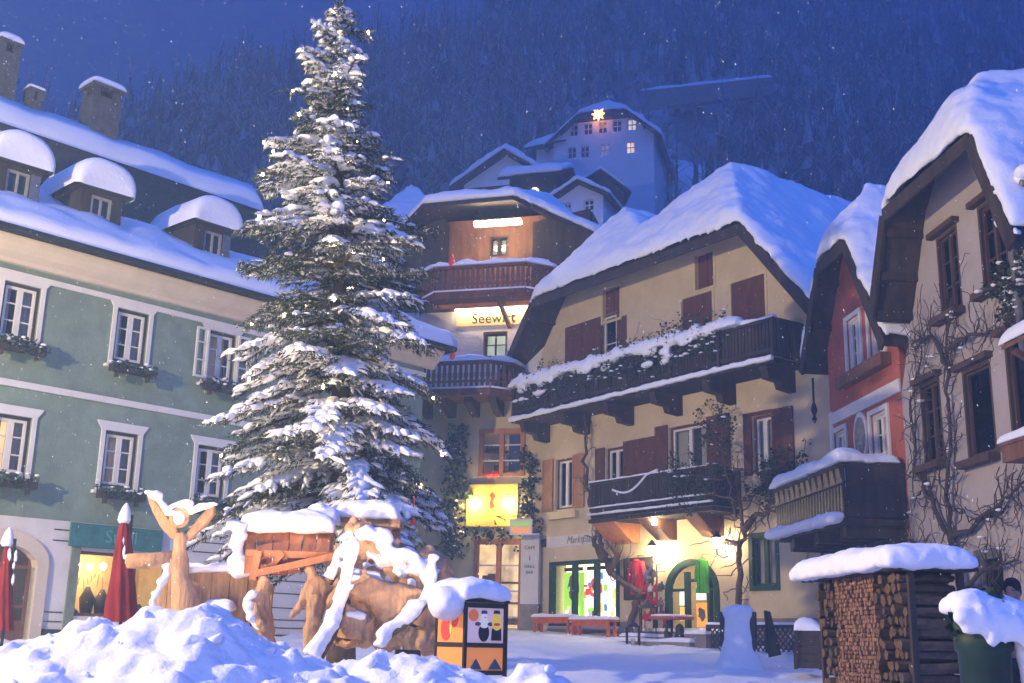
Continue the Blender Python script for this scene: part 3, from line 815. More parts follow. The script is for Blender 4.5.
def text_mesh(s, size, depth=.012, font=None, shear=0.0, align='CENTER'):
    cu = bpy.data.curves.new('text', 'FONT'); cu.body = s; cu.size = size; cu.extrude = depth; cu.align_x = align; cu.align_y = 'CENTER'; cu.shear = shear; cu.resolution_u = 3
    o = bpy.data.objects.new('text', cu); COL.objects.link(o)
    dg = bpy.context.evaluated_depsgraph_get(); dg.update()
    me = bpy.data.meshes.new_from_object(o.evaluated_get(dg)); bpy.data.objects.remove(o); bpy.data.curves.remove(cu)
    return me
def text_on(F, s, u, z, n, size, mat, parent, name='lettering', shear=0.0, depth=.012, sx=1.0):
    me = text_mesh(s, size, depth, shear=shear)
    off = wloc(parent)
    for v in me.vertices:
        x, y, zz = v.co; v.co = F.w(u + x * sx, n + zz, z + y) - off
    me.materials.clear(); me.materials.append(M[mat] if isinstance(mat, str) else mat)
    o = bpy.data.objects.new(name, me); COL.objects.link(o); o.parent = parent
    return o
def teal_sign():
    F = FG; a = -1.92; b = .62; z0, z1 = 3.60, 4.18
    t = thing('shop_sign', 'teal shop sign board above the lit window of the green house', 'sign', F.w((a + b) / 2, .1, z0))
    mb = MB(); mb.box(F, a, b, .08, .14, z0, z1); mb.build('board', M['teal'], t, bevel=.01)
    mb = MB(); mb.box(F, a + .3, a + .36, .014, .078, z0 + .1, z1 - .1); mb.box(F, b - .36, b - .3, .014, .078, z0 + .1, z1 - .1); mb.build('bracket', M['metal'], t)
    text_on(F, 'Stadl', (a + b) / 2 + .1, (z0 + z1) / 2, .141, .46, pbr('sign_lettering', (.10, .28, .27), .6, .1), t)
teal_sign()
# ------------------------------------------------------------------ generic half-hipped roof
def half_hip_roof(F, H, nv, eL, hL, hR, eR, ridges, hs, depth, thick=.16, snow=.45, valley=None, mat='dark_wood', lump=.3, vox=.1):
    """eL/eR: (u,z) verge feet, hL/hR: (u,z) ends of the hip eave, ridges: list of (u,z); hs: how far back the ridge starts"""
    mb = MB(); nb = -depth; nr = nv - hs
    W = F.w
    L0, L1, L2 = W(eL[0], nv, eL[1]), W(hL[0], nv, hL[1]), W(ridges[0][0], nr, ridges[0][1])
    Lb0, Lb2 = W(eL[0], nb, eL[1]), W(ridges[0][0], nb, ridges[0][1])
    R0, R1, R2 = W(eR[0], nv, eR[1]), W(hR[0], nv, hR[1]), W(ridges[-1][0], nr, ridges[-1][1])
    Rb0, Rb2 = W(eR[0], nb, eR[1]), W(ridges[-1][0], nb, ridges[-1][1])
    slab(mb, [L0, L1, L2, Lb2, Lb0], thick)
    slab(mb, [R0, Rb0, Rb2, R2, R1], thick)
    snows = []
    if valley:
        vz = valley[1]; vn = nv - valley[2]
        Vf = W(valley[0], vn, vz); Vb = W(valley[0], nb, vz)
        slab(mb, [L2, Vf, Vb, Lb2], thick); slab(mb, [Vf, R2, Rb2, Vb], thick)
        slab(mb, [L1, R1, R2, Vf, L2], thick)
    else:
        slab(mb, [L1, R1, L2] if L2 == R2 else [L1, R1, R2, L2], thick)
    rf = mb.build('roof', M[mat], H)
    # barge boards
    mb = MB(); up = V((0, 0, 1))
    for a, b in ((L0, L1), (L1, R1), (R0, R1)):
        mb.beam(a - up * .14 + F.n * .03, b - up * .14 + F.n * .03, .06, .30, up)
    mb.build('barge_board', M['dark_wood'], rf)
    # rafters under the overhang
    mb = MB()
    for (a, b) in ((L0, L1), (R0, R1)):
        for k in (.12, .5, .92):
            mb = MB(); q = a.lerp(b, k) - up * (thick + .12); mb.beam(q - F.n * .05, q - F.n * (nv + .05), .14, .18); mb.build('purlin', M['dark_wood'], rf)
    mb = MB(); e = F.n * .12
    # snow split into pieces: hip face(s), left and right slopes
    if valley:
        m = (L1 + R1) / 2; q = (valley[0] - hL[0]) / (hR[0] - hL[0]); m = L1.lerp(R1, q)
        snow_sheet(mb, [L1 + e, m + e, Vf, L2], snow, (1, 0, 1, 0), .3, lump, over=.07)
        snow_sheet(mb, [m + e, R1 + e, R2, Vf], snow, (0, 1, 1, 0), .3, lump, over=.07)
        snow_sheet(mb, [L2, Vf, Vb, Lb2], snow, (0, 0, 0, 1), .5, lump)
        snow_sheet(mb, [Vf, R2, Rb2, Vb], snow, (0, 0, 0, 1), .5, lump)
    else:
        snow_sheet(mb, [L1 + e, R1 + e, R2 + F.u * .02, L2 - F.u * .02], snow, (1, 1, 1, 0), .3, lump, over=.07)
    ul = F.u * .1
    snow_sheet(mb, [R1 + e * .7, R0 + e * .7 + ul, Rb0 + ul, Rb1(F, hR, nb, R1)], snow, (0, 1, 1, 1), .35, lump, over=.06)
    snow_sheet(mb, [R2, R1 + e * .3, Rb1(F, hR, nb, R1), Rb2], snow, (0, 0, 0, 1), .4, lump)
    snow_sheet(mb, [L0 + e * .7 - ul, L1 + e * .7, Rb1(F, hL, nb, L1), Lb0 - ul], snow * .7, (1, 0, 1, 1), .35, lump, over=.05)
    snow_sheet(mb, [L1 + e * .3, L2, Lb2, Rb1(F, hL, nb, L1)], snow, (0, 0, 0, 1), .4, lump)
    soft_snow(mb.build('snow', M['snow'], rf, True), vox, 5, .9)
    return rf
def soft_snow(o, vox=.1, it=5, rough=1.0):
    m = o.modifiers.new('fuse', 'REMESH'); m.mode = 'VOXEL'; m.voxel_size = vox; m.use_smooth_shade = True
    m = o.modifiers.new('settle', 'SMOOTH'); m.factor = .5; m.iterations = it
    for k, (sc_, st_) in enumerate(((9, 2.0), (3.2, .7))):
        if rough:
            key = 'drift_%d_%d' % (k, int(vox * 1000)); tx = bpy.data.textures.get(key) or bpy.data.textures.new(key, 'CLOUDS'); tx.noise_scale = sc_ * vox
            m = o.modifiers.new('drift', 'DISPLACE'); m.texture = tx; m.strength = vox * st_ * rough; m.texture_coords = 'GLOBAL'
    return o
def Rb1(F, h, nb, q): return F.w(h[0], nb, h[1])

def shutter(F, parent, u0, u1, z0, z1, n=.03, mat='shutter', frame=True, name='shutter'):
    mb = MB(); s = .07; t = .045
    for q in ((u0, u0 + s, z0, z1), (u1 - s, u1, z0, z1), (u0 + s, u1 - s, z0, z0 + s), (u0 + s, u1 - s, z1 - s, z1), (u0 + s, u1 - s, (z0 + z1) / 2 - s / 2, (z0 + z1) / 2 + s / 2)):
        mb.box(F, q[0], q[1], n, n + t, q[2], q[3])
    mb.box(F, u0 + s, u1 - s, n + .004, n + .02, z0 + s, z1 - s)
    k = int((z1 - z0) / .09)
    for i in range(k):
        z = z0 + s + (z1 - z0 - 2 * s) * (i + .5) / k
        mb.box(F, u0 + s, u1 - s, n + .021, n + .034, z - .018, z + .018)
    return mb.build(name, M[mat], parent)

def lumpy_rail_snow(mb, F, u0, u1, n, z, w, h, rr, drop=.0, step=.3):
    snow_sheet(mb, [F.w(u0, n + w / 2, z), F.w(u1, n + w / 2, z), F.w(u1, n - w / 2, z), F.w(u0, n - w / 2, z)], h, (1, 1, 1, 1), step * .5, .5, over=.04, freq=2.2)

def balcony_front(F, mb, u0, u1, n, z0, z1, slat=.13, gap=.03, t=.035):
    u = u0
    while u < u1 - .02:
        mb.box(F, u, min(u + slat - gap, u1), n - t, n, z0, z1); u += slat
def yellow_house():
    F = FY; rr = random.Random(21)
    H = thing('yellow_house', 'yellow plastered house with wide snowy half hipped gable and two dark balconies', 'house', F.w(-6.4, 0, F.g(-6.4)))
    nv = 1.2
    eL, hL, hR, eR = (-14.9, 9.62), (-11.8, 13.55), (-1.6, 13.5), (1.3, 9.95)
    sl = (hL[1] - eL[1]) / (hL[0] - eL[0]); sr = (hR[1] - eR[1]) / (hR[0] - eR[0])
    zr = 16.6
    r1 = (hL[0] + (zr - hL[1]) / sl, zr); r2 = (hR[0] + (zr - hR[1]) / sr, zr)
    half_hip_roof(F, H, nv, eL, hL, hR, eR, [r1, r2], 2.3, 13, snow=.5, valley=(-7.0, 14.75, .95))
    U0, U1 = -12.82, 1.2; gz = .9
    zt = 14.55
    outer = [(U0, gz), (U1, gz), (U1, eR[1] + (U1 - eR[0]) * sr - .28), (eR[0] + (zt + .28 - eR[1]) / sr, zt), (eL[0] + (zt + .28 - eL[1]) / sl, zt), (U0, eL[1] + (U0 - eL[0]) * sl - .28)]
    def R(x0, y0, x1, y1, w_=None, h_=None, off=0):
        a, b, c, d = F.rect(x0, y0, x1, y1, off)
        if w_: m = (a + b) / 2; a, b = m - w_ / 2, m + w_ / 2
        if h_: m = (c + d) / 2; c, d = m - h_ / 2, m + h_ / 2
        return a, b, c, d
    # openings in the wall : (rect, style)
    sm1 = R(603, 291, 620, 317); sm2 = R(695, 256, 714, 285)
    cl2 = R(682, 300, 713, 331); cl3 = R(731, 284, 766, 318); lng = R(565, 328, 627, 368)
    w1 = R(556, 460, 573, 508); w2 = R(606, 449, 624, 480); w3 = R(669, 428, 708, 468); w4 = R(752, 417, 774, 472)
    shop = R(553, 563, 619, 624); shop = (-12.1, -8.40, 2.12, 4.28)
    door = (-6.15, -4.0, 1.35, 4.05); gw = R(750, 535, 777, 590); gw = (-2.75, -1.62, 3.1, 4.72)
    holes = [sm1, sm2, cl2, cl3, lng, w1, w2, w3, w4, shop, gw, door]
    mb = MB(); mb.wall(F, outer, holes, 0, .22, 12); mb.build('wall', M['yellow'], H)
    for a, b, c, d in (sm1, sm2, cl2, cl3):   # soft stucco frames round the gable openings
        s = .09; mb = MB()
        for q in ((a - s, a, c - s, d + s), (b, b + s, c - s, d + s), (a, b, d, d + s), (a, b, c - s, c)): mb.box(F, q[0], q[1], .003, .025, q[2], q[3])
        mb.build('stucco_frame', M['yellow2'], H)
    for a, b, c, d in (sm1, sm2):
        mb = MB(); mb.box(F, a, b, -.2, -.14, c, d); mb.box(F, (a + b) / 2 - .02, (a + b) / 2 + .02, -.139, -.11, c, d); mb.build('hatch', M['shutter'], H)
    for a, b, c, d in (cl2, cl3):
        w_ = casement(F, H, a, b, c, d, n=-.12, lit=None, curtain=False, outer='shutter')
        shutter(F, w_, a + .01, (a + b) / 2 - .005, c + .01, d - .01, -.06); shutter(F, w_, (a + b) / 2 + .005, b - .01, c + .01, d - .01, -.06)
    a, b, c, d = lng
    w_ = casement(F, H, a + (b - a) * .60, b - (b - a) * .16, c, d, n=-.12, cols=1, rows=2, outer='shutter')
    shutter(F, w_, a, a + (b - a) * .29, c, d, -.05); shutter(F, w_, a + (b - a) * .30, a + (b - a) * .59, c, d, -.05); shutter(F, w_, b - (b - a) * .155, b, c, d, -.05)
    # windows of the middle floor
    def win(r, cols, mat='trim', rows=1, lit=None, cur=.45): return casement(F, H, *r, n=-.14, cols=cols, rows=rows, lit=lit, curtain=cur, outer='shutter', mat=mat)
    x = win(w1, 2); a, b, c, d = w1
    shutter(F, x, a - .72, a - .1, c - .02, d + .05, .03, 'shutter_tan'); shutter(F, x, b + .02, b + .66, c - .02, d + .05, .03, 'shutter_tan')
    mb = MB(); mb.box(F, a - .25, b + .35, .003, .2, c - .34, c - .1); mb.box(F, a - .08, a - .01, .003, .03, c, d); mb.build('sill', M['yellow2'], x)
    x = win(w2, 2); a, b, c, d = w2
    shutter(F, x, a - .5, a - .03, c - .02, d + .05); shutter(F, x, b + .03, w3[0] - .62, c - .1, d + .12); 
    x = win(w3, 2, rows=1, cur=.3); a, b, c, d = w3
    shutter(F, x, a - .60, a - .03, c - .02, d + .1); shutter(F, x, b + .03, b + .98, c - .15, d + .1)
    x = win(w4, 2, cur=.5); a, b, c, d = w4
    shutter(F, x, b + .03, b + .80, c - .02, d + .1); shutter(F, x, a - .62, a - .03, c - .02, d + .1) if False else None
    mb = MB(); mb.box(F, a - .32, a - .01, .003, .05, c - .02, d + .1); mb.box(F, a - .32, b + .0, .003, .05, d + .01, d + .12); mb.build('casing', M['shutter'], x)
    # ---- upper balcony
    bl, br, bz0, bz1 = -12.85, -.42, 9.28, 10.42
    mb = MB(); mb.box(F, bl, br, .01, nv + .1, bz0 - .12, bz0)
    bal = mb.build('balcony', M['dark_wood'], H)
    mb = MB(); balcony_front(F, mb, bl, br, nv, bz0 + .06, bz1 - .05)
    mb.box(F, bl, br, nv - .12, nv + .06, bz1 - .05, bz1 + .03); mb.box(F, bl, br, nv + .003, nv + .05, bz0 + .2, bz0 + .32)
    for s_, uu in ((0, bl), (1, br - .04)):
        k = .05
        while k < nv - .1: mb.box(F, uu, uu + .04, k, k + .1, bz0 + .06, bz1 - .05); k += .13
        mb.box(F, uu - .02, uu + .06, .02, nv - .125, bz1 - .05, bz1 + .03)
    for k in range(7):
        uu = bl + .06 + (br - bl - .12) * k / 6; mb.box(F, uu - .06, uu + .06, nv + .051, nv + .09, bz0 - .1, bz1 + .0)
    mb.build('railing', M['dark_wood'], bal)
    for k in range(6):
        uu = bl + .5 + (br - bl - 1) * k / 5
        mb = MB(); 
        vs = []
        for s_ in (-.13, .13):
            for n_, z in ((-.05, bz0 - .75), (.55, bz0 - .70), (.62, bz0 - .52), (1.1, bz0 - .48), (1.2, bz0 - .125), (-.05, bz0 - .125)): vs.append(F.w(uu + s_, n_, z))
        mb.add(vs, [(0, 1, 2, 3, 4, 5), (11, 10, 9, 8, 7, 6)] + [((i + 1) % 6, i, i + 6, (i + 1) % 6 + 6) for i in range(6)])
        mb.build('bracket', M['dark_wood'], bal)
    mb = MB(); lumpy_rail_snow(mb, F, bl, br - 1.2, nv + .05, bz1 + .03, .52, .36, rr); lumpy_rail_snow(mb, F, br - 1.3, br, nv - .02, bz1 + .03, .2, .1, rr)
    lumpy_rail_snow(mb, F, bl - .05, br + .02, nv + .16, bz0 - .02, .16, .10, rr); mb.box(F, bl, br, nv + .101, nv + .24, bz0 - .08, bz0 - .021)
    for k in range(46):    # clumps clinging to the plants of the rail
        uu = bl + (br - 1.6 - bl) * rr.random(); s_ = rr.uniform(.10, .24)
        mb.blob(F.w(uu, nv + .12 + rr.uniform(0, .12), bz1 - rr.random() ** 3 * .6 + .06), F.u * s_ * 1.5, F.n * s_ * .6, V((0, 0, s_ * .55)), 2, .6, 5, k)
    soft_snow(mb.build('snow', M['snow'], bal, True), .04, 2)
    # ---- lower balcony
    cl, cr_, cz0, cz1 = -8.5, -2.95, 5.42, 6.58; cn = 1.15
    mb = MB(); mb.box(F, cl, cr_, .01, cn + .08, cz0 - .12, cz0)
    ba2 = mb.build('balcony', M['dark_wood'], H)
    mb = MB(); balcony_front(F, mb, cl, cr_, cn, cz0 + .04, cz1 - .05)
    mb.box(F, cl, cr_, cn - .1, cn + .06, cz1 - .05, cz1 + .02); mb.box(F, cl, cr_, cn + .003, cn + .05, cz0 + .26, cz0 + .34)
    for uu in (cl, cr_ - .04):
        k = .05
        while k < cn - .1: mb.box(F, uu, uu + .04, k, k + .1, cz0 + .04, cz1 - .05); k += .13
        mb.box(F, uu - .02, uu + .06, .02, cn - .105, cz1 - .05, cz1 + .02)
    mb.build('railing', M['dark_wood'], ba2)
    for uu, m in ((cl + .35, 'orange_wood'), (-6.2, 'brown_wood'), (-4.2, 'brown_wood')):
        mb = MB(); vs = []
        hw = .55 if m == 'orange_wood' and uu < -7 else .3
        for s_ in (-hw, hw):
            for n_, z in ((-.05, cz0 - .72), (.3, cz0 - .72), (.75, cz0 - .4), (1.1, cz0 - .125), (-.05, cz0 - .125)): vs.append(F.w(uu + s_ + .2, n_, z))
        mb.add(vs, [(0, 1, 2, 3, 4), (9, 8, 7, 6, 5)] + [((i + 1) % 5, i, i + 5, (i + 1) % 5 + 5) for i in range(5)])
        mb.build('bracket', M[m], ba2)
    mb = MB(); lumpy_rail_snow(mb, F, cl, cr_ - .6, cn, cz1 + .02, .14, .05, rr); mb.box(F, cl, cr_, cn + .051, cn + .12, cz0 + .12, cz0 + .14)
    lumpy_rail_snow(mb, F, cl, cr_, cn + .085, cz0 + .34, .09, .05, rr); lumpy_rail_snow(mb, F, cl, cr_, cn + .09, cz0 + .14, .1, .05, rr)
    mb.tube([F.w(-7.3 + .1 * i, cn + .09, cz0 + .85 - .28 * math.sin(pi * min(1, i / 16)) + .02 * i) for i in range(22)], .035, 6)
    mb.build('snow', M['snow'], ba2, True)
    # ---- stucco band with painted house name, plinth
    mb = MB(); mb.box(F, -12.3, -8.85, .003, .02, 4.78, 5.16); bd = mb.build('name_band', M['white'], H)
    text_on(F, 'Marktplatz', -10.4, 4.98, .021, .36, pbr('faded_lettering', (.26, .24, .22), .9, .1), bd, shear=.35)
    mb = MB(); mb.box(F, -12.62, -12.36, .003, .03, 4.82, 5.1); mb.build('house_number', M['charcoal'], H)
    mb = MB(); mb.box(F, U0 - .02, -6.4, .003, .08, gz, 1.95); mb.box(F, -3.7, U1, .003, .08, gz, 2.35); mb.build('plinth', M['stone'], H)
    # ---- shop window, green frame, lit posters behind glass
    a, b, c, d = shop; mb = MB(); f_ = .13
    for q in ((a, a + f_, c, d), (b - f_, b, c, d), (a + f_, b - f_, c, c + f_), (a + f_, b - f_, d - f_, d), (a + 1.28, a + 1.38, c + f_, d - f_), (a + 2.45, a + 2.55, c + f_, d - f_)):
        mb.box(F, q[0], q[1], -.16, .06, q[2], q[3])
    sw = mb.build('shop_window', M['green_paint'], H)
    mb = MB(); mb.box(F, a - .05, b + .05, .07, .22, c - .1, c - .003); mb.build('sill', M['white'], sw)
    mb = MB(); mb.box(F, a + f_, b - f_, -.1, -.094, c + f_, d - f_); mb.build('pane', M['shopglass'], sw)
    back = emit_var('display_light', (1, .84, .52), 2.4, 1.6, .7)
    mb = MB(); mb.box(F, a, b, -.75, -.7, c, d); mb.build('display_back', back, sw)
    mb = MB(); mb.box(F, a, b, -.7, -.2, c - .02, c); mb.box(F, a, b, -.7, -.2, d, d + .02); mb.box(F, a - .02, a, -.7, -.2, c, d); mb.box(F, b, b + .02, -.7, -.2, c, d); mb.build('display_box', M['cream'], sw)
    pc = dict(lime=(.30, .6, .05), dark=(.06, .05, .04), red=(.62, .04, .03), white=(.85, .83, .78), orange=(.75, .3, .04), yellow=(.8, .6, .1), blue=(.08, .2, .5), grey=(.4, .4, .4))
    pm = {k: emit('poster_' + k, v, 1.5, v) for k, v in pc.items()}
    def poster(u0, u1, z0, z1, key, n=-.5, name='poster', pts=None, par=None):
        mb = MB()
        if pts: mb.fpoly(F, pts, n, n + .02)
        else: mb.box(F, u0, u1, n, n + .02, z0, z1)
        return mb.build(name, pm[key], par or sw)
    def el(cx, cz, rx, rz, n=14, wob=.0): return [(cx + rx * math.cos(2 * pi * i / n) * (1 + wob * math.sin(i * 3)), cz + rz * math.sin(2 * pi * i / n) * (1 + wob * math.cos(i * 5))) for i in range(n)]
    p = poster(a + .15, a + 1.26, c + .18, d - .35, 'lime', -.52)
    poster(0, 0, 0, 0, 'dark', -.47, 'print', el(a + .72, d - .85, .30, .42, 14, .12), p); poster(0, 0, 0, 0, 'orange', -.445, 'print', el(a + .86, d - .68, .13, .12), p)
    poster(a + .3, a + .62, c + .3, c + .62, 'grey', -.47, 'print', None, p); poster(a + .75, a + 1.0, c + .25, c + .7, 'white', -.47, 'print', None, p)
    p = poster(a + 1.42, a + 2.42, c + .16, d - .35, 'white', -.52)
    poster(0, 0, 0, 0, 'red', -.47, 'print', el(a + 1.9, c + 1.25, .36, .30, 16, .15), p); poster(0, 0, 0, 0, 'white', -.445, 'print', el(a + 1.88, c + 1.2, .15, .12), p); poster(0, 0, 0, 0, 'yellow', -.47, 'print', el(a + 2.1, c + .62, .2, .2, 10, .2), p); poster(0, 0, 0, 0, 'lime', -.47, 'print', el(a + 1.7, c + .5, .16, .12), p)
    poster(a + 2.08, a + 2.3, d - .62, d - .4, 'blue', -.47, 'print', None, p)
    p = poster(a + 2.6, b - .2, c + .16, d - .4, 'white', -.52)
    poster(0, 0, 0, 0, 'yellow', -.47, 'print', el(a + 3.0, c + .9, .2, .34, 12, .2), p); poster(0, 0, 0, 0, 'orange', -.47, 'print', el(a + 3.2, c + .4, .16, .14, 10, .2), p)
    rr2 = random.Random(33); keys = ['red', 'white', 'orange', 'yellow', 'blue', 'grey', 'dark', 'lime']
    for k in range(34):
        cu = a + .25 + (b - a - .5) * rr2.random(); cz = c + .2 + rr2.random() ** 1.6 * 1.3; s1, s2 = rr2.uniform(.03, .10), rr2.uniform(.03, .12)
        poster(cu - s1, cu + s1, cz - s2, cz + s2, rr2.choice(keys), -.42 + .004 * k, 'card')
    mb = MB()
    for q in ((a + .2, a + 1.2), (a + 1.45, a + 2.4), (a + 2.62, b - .2)): mb.box(F, q[0], q[1], -.5, -.46, d - .3, d - .18)
    mb.build('valance', M['dark_wood'], sw)
    # ---- arched green door with lit hall
    a, b, c, d = door; zs = 3.15; n = 12; cx = (a + b) / 2
    arc = lambda rx, rz: [(cx + rx * math.cos(pi * i / n), zs + rz * math.sin(pi * i / n)) for i in range(n + 1)]
    mb = MB(); pts = [(b, c), (b, d)] ; 
    fill = [(a - .002, zs), (a - .002, d + .002), (b + .002, d + .002), (b + .002, zs)] + arc((b - a) / 2 - .01, .84)
    mb.fpoly(F, fill, -.21, .004); mb.build('door_arch', M['yellow'], H)
    mb = MB(); ou = arc((b - a) / 2 + .06, .95); inn = list(reversed(arc((b - a) / 2 - .12, .76)))
    mb.fpoly(F, [(b + .06, c)] + ou + [(a - .06, c), (a + .12, c)] + inn + [(b - .12, c)], -.1, .07)
    dframe = mb.build('door_frame', M['green_paint'], H)
    mb = MB(); 
    for q in ((a + .78, a + .92, c, 3.72), (b - .42, b - .30, c, 3.72)): mb.box(F, q[0], q[1], -.1, .05, q[2], q[3])
    for q in ((a + .12, a + .78, zs, zs + .08), (a + .92, b - .42, 3.42, 3.5), (b - .3, b - .12, zs, zs + .08)): mb.box(F, q[0], q[1], -.09, .04, q[2], q[3])
    for q in ((a + .12, a + .779, c, 2.05), (a + .921, b - .421, c, 1.75), (b - .299, b - .12, c, 2.0)): mb.box(F, q[0], q[1], -.08, .02, q[2], q[3])
    mb.build('door', M['green_paint'], H)
    mb = MB(); mb.box(F, a + .1, b - .1, -.06, -.054, 1.9, 3.85); mb.build('pane', M['shopglass'], dframe)
    mb = MB(); mb.box(F, a - .4, b + .4, -2.5, -2.4, c - .1, d + .2); mb.box(F, a - .45, a - .4, -2.4, -.23, c - .1, d + .2); mb.box(F, b + .4, b + .45, -2.4, -.23, c - .1, d + .2)
    mb.box(F, a - .4, b + .4, -2.4, -.23, d + .2, d + .22); mb.box(F, a - .4, b + .4, -2.4, -.23, c - .12, c - .1)
    mb.build('hall', pbr('warm_hall', (.7, .6, .36), .8, .15), dframe)
    mb = MB(); mb.blob(F.w(cx - .2, -1.2, 3.7), V((.11, 0, 0)), V((0, .11, 0)), V((0, 0, .07)), 2, 0); mb.build('hall_lamp', emit('hall_lamp', (1, .8, .5), 160), dframe, True)
    poster(a + .95, a + 1.35, 2.9, 3.35, 'white', -.3, 'poster', None, dframe); poster(a + .22, a + .62, 2.75, 3.2, 'white', -.3, 'poster', None, dframe); poster(a + .24, a + .6, 2.3, 2.7, 'yellow', -.3, 'poster', None, dframe)
    p = poster(a + .95, a + 1.45, 2.1, 2.82, 'orange', -.3, 'poster', None, dframe)
    poster(0, 0, 0, 0, 'dark', -.275, 'print', el(a + 1.18, 2.5, .14, .2, 12, .3), p)
    # ---- green framed window right of the door
    x = casement(F, H, *gw, n=-.1, cols=2, rows=1, outer='green_paint', mat='green_paint', lit=LITDIM, curtain=.46, proud=.13, ow=.14)
    # small vent and wall lamp cables
    mb = MB(); mb.box(F, -1.0, -.6, .003, .05, 3.85, 4.25); mb.build('junction_box', M['yellow2'], H)
    return H
yellow_house()
# ------------------------------------------------------------------ red house and pale house on the right
def gable_wall(eL, hL, hR, eR, U0, U1, gz, zt, t=.26):
    sl = (hL[1] - eL[1]) / (hL[0] - eL[0]); sr = (hR[1] - eR[1]) / (hR[0] - eR[0])
    return [(U0, gz), (U1, gz), (U1, eR[1] + (U1 - eR[0]) * sr - t), (eR[0] + (zt + t - eR[1]) / sr, zt), (eL[0] + (zt + t - eL[1]) / sl, zt), (U0, eL[1] + (U0 - eL[0]) * sl - t)]
def meet(eL, hL, hR, eR):
    sl = (hL[1] - eL[1]) / (hL[0] - eL[0]); sr = (hR[1] - eR[1]) / (hR[0] - eR[0])
    u = (hR[1] - hL[1] + sl * hL[0] - sr * hR[0]) / (sl - sr); return u, hL[1] + sl * (u - hL[0])
def climber(F, name, label, cat, stems, seed, n0=.06, leaf=0, snow=0, mat='twig', group=None, base=None, r0=.07, size=.1, twigs=1.0, bounds=None):
    """woody plant trained up a wall; stems: lists of (u, z) from the ground up"""
    rr = random.Random(seed)
    b = base or F.w(stems[0][0][0], n0, stems[0][0][1])
    t = thing(name, label, cat, b, group)
    mb = MB(); ml = MB(); ms = MB(); tips = []
    for st in stems:
        pts = []; 
        for i in range(len(st) - 1):
            for k in range(5):
                f = k / 5; u = st[i][0] * (1 - f) + st[i + 1][0] * f; z = st[i][1] * (1 - f) + st[i + 1][1] * f
                pts.append((u + rr.gauss(0, .05), n0 + .07 + rr.uniform(-.03, .05), z + rr.gauss(0, .03)))
        pts.append((st[-1][0], n0 + .08, st[-1][1]))
        N = len(pts); mb.tube([F.w(*p) for p in pts], [r0 * (1 - .75 * i / N) for i in range(N)], 6)
        for i, p in enumerate(pts):
            if i > 4: tips.append((p, r0 * (.6 - .4 * i / N)))
    for p, r in list(tips):
        for _ in range(int(2 * twigs + rr.random())):
            a = rr.uniform(0, 2 * pi); q = p; ps = [F.w(*q)]
            L = rr.randint(3, 8)
            for k in range(L):
                a += rr.gauss(0, .55); st = rr.uniform(.10, .2)
                q = (q[0] + math.cos(a) * st, max(n0 + .03, q[1] + rr.uniform(-.05, .06)), q[2] + math.sin(a) * st * .9 + .03)
                if bounds and not (bounds[0] < q[0] < bounds[1] and bounds[2] < q[2] < bounds[3]): break
                ps.append(F.w(*q))
                if leaf and rr.random() < leaf: foliage(ml, ps[-1], .16, .16, .16, 7, size, rr)
                if snow and rr.random() < snow:
                    s = rr.uniform(.03, .06); ms.blob(ps[-1] + V((0, 0, s * .5)), V((s * 1.7, 0, 0)), V((0, s * 1.3, 0)), V((0, 0, s * .6)), 1, .4, 9, k)
                if k == 2 and rr.random() < .7:
                    d = rr.uniform(0, 6.28); e = F.w(q[0] + math.cos(d) * .22, q[1] + .04, q[2] + math.sin(d) * .22); mb.tube([ps[-1], e], [.010, .005], 3, False)
            if len(ps) > 1: mb.tube(ps, [max(.007, min(.022, r * .6) * (1 - .6 * i / len(ps))) for i in range(len(ps))], 4, False)
    mb.build('branches', M[mat], t, True)
    if ml.v: ml.build('leaves', M['leaf'], t)
    if ms.v: ms.build('snow', M['snow'], t, True)
    return t

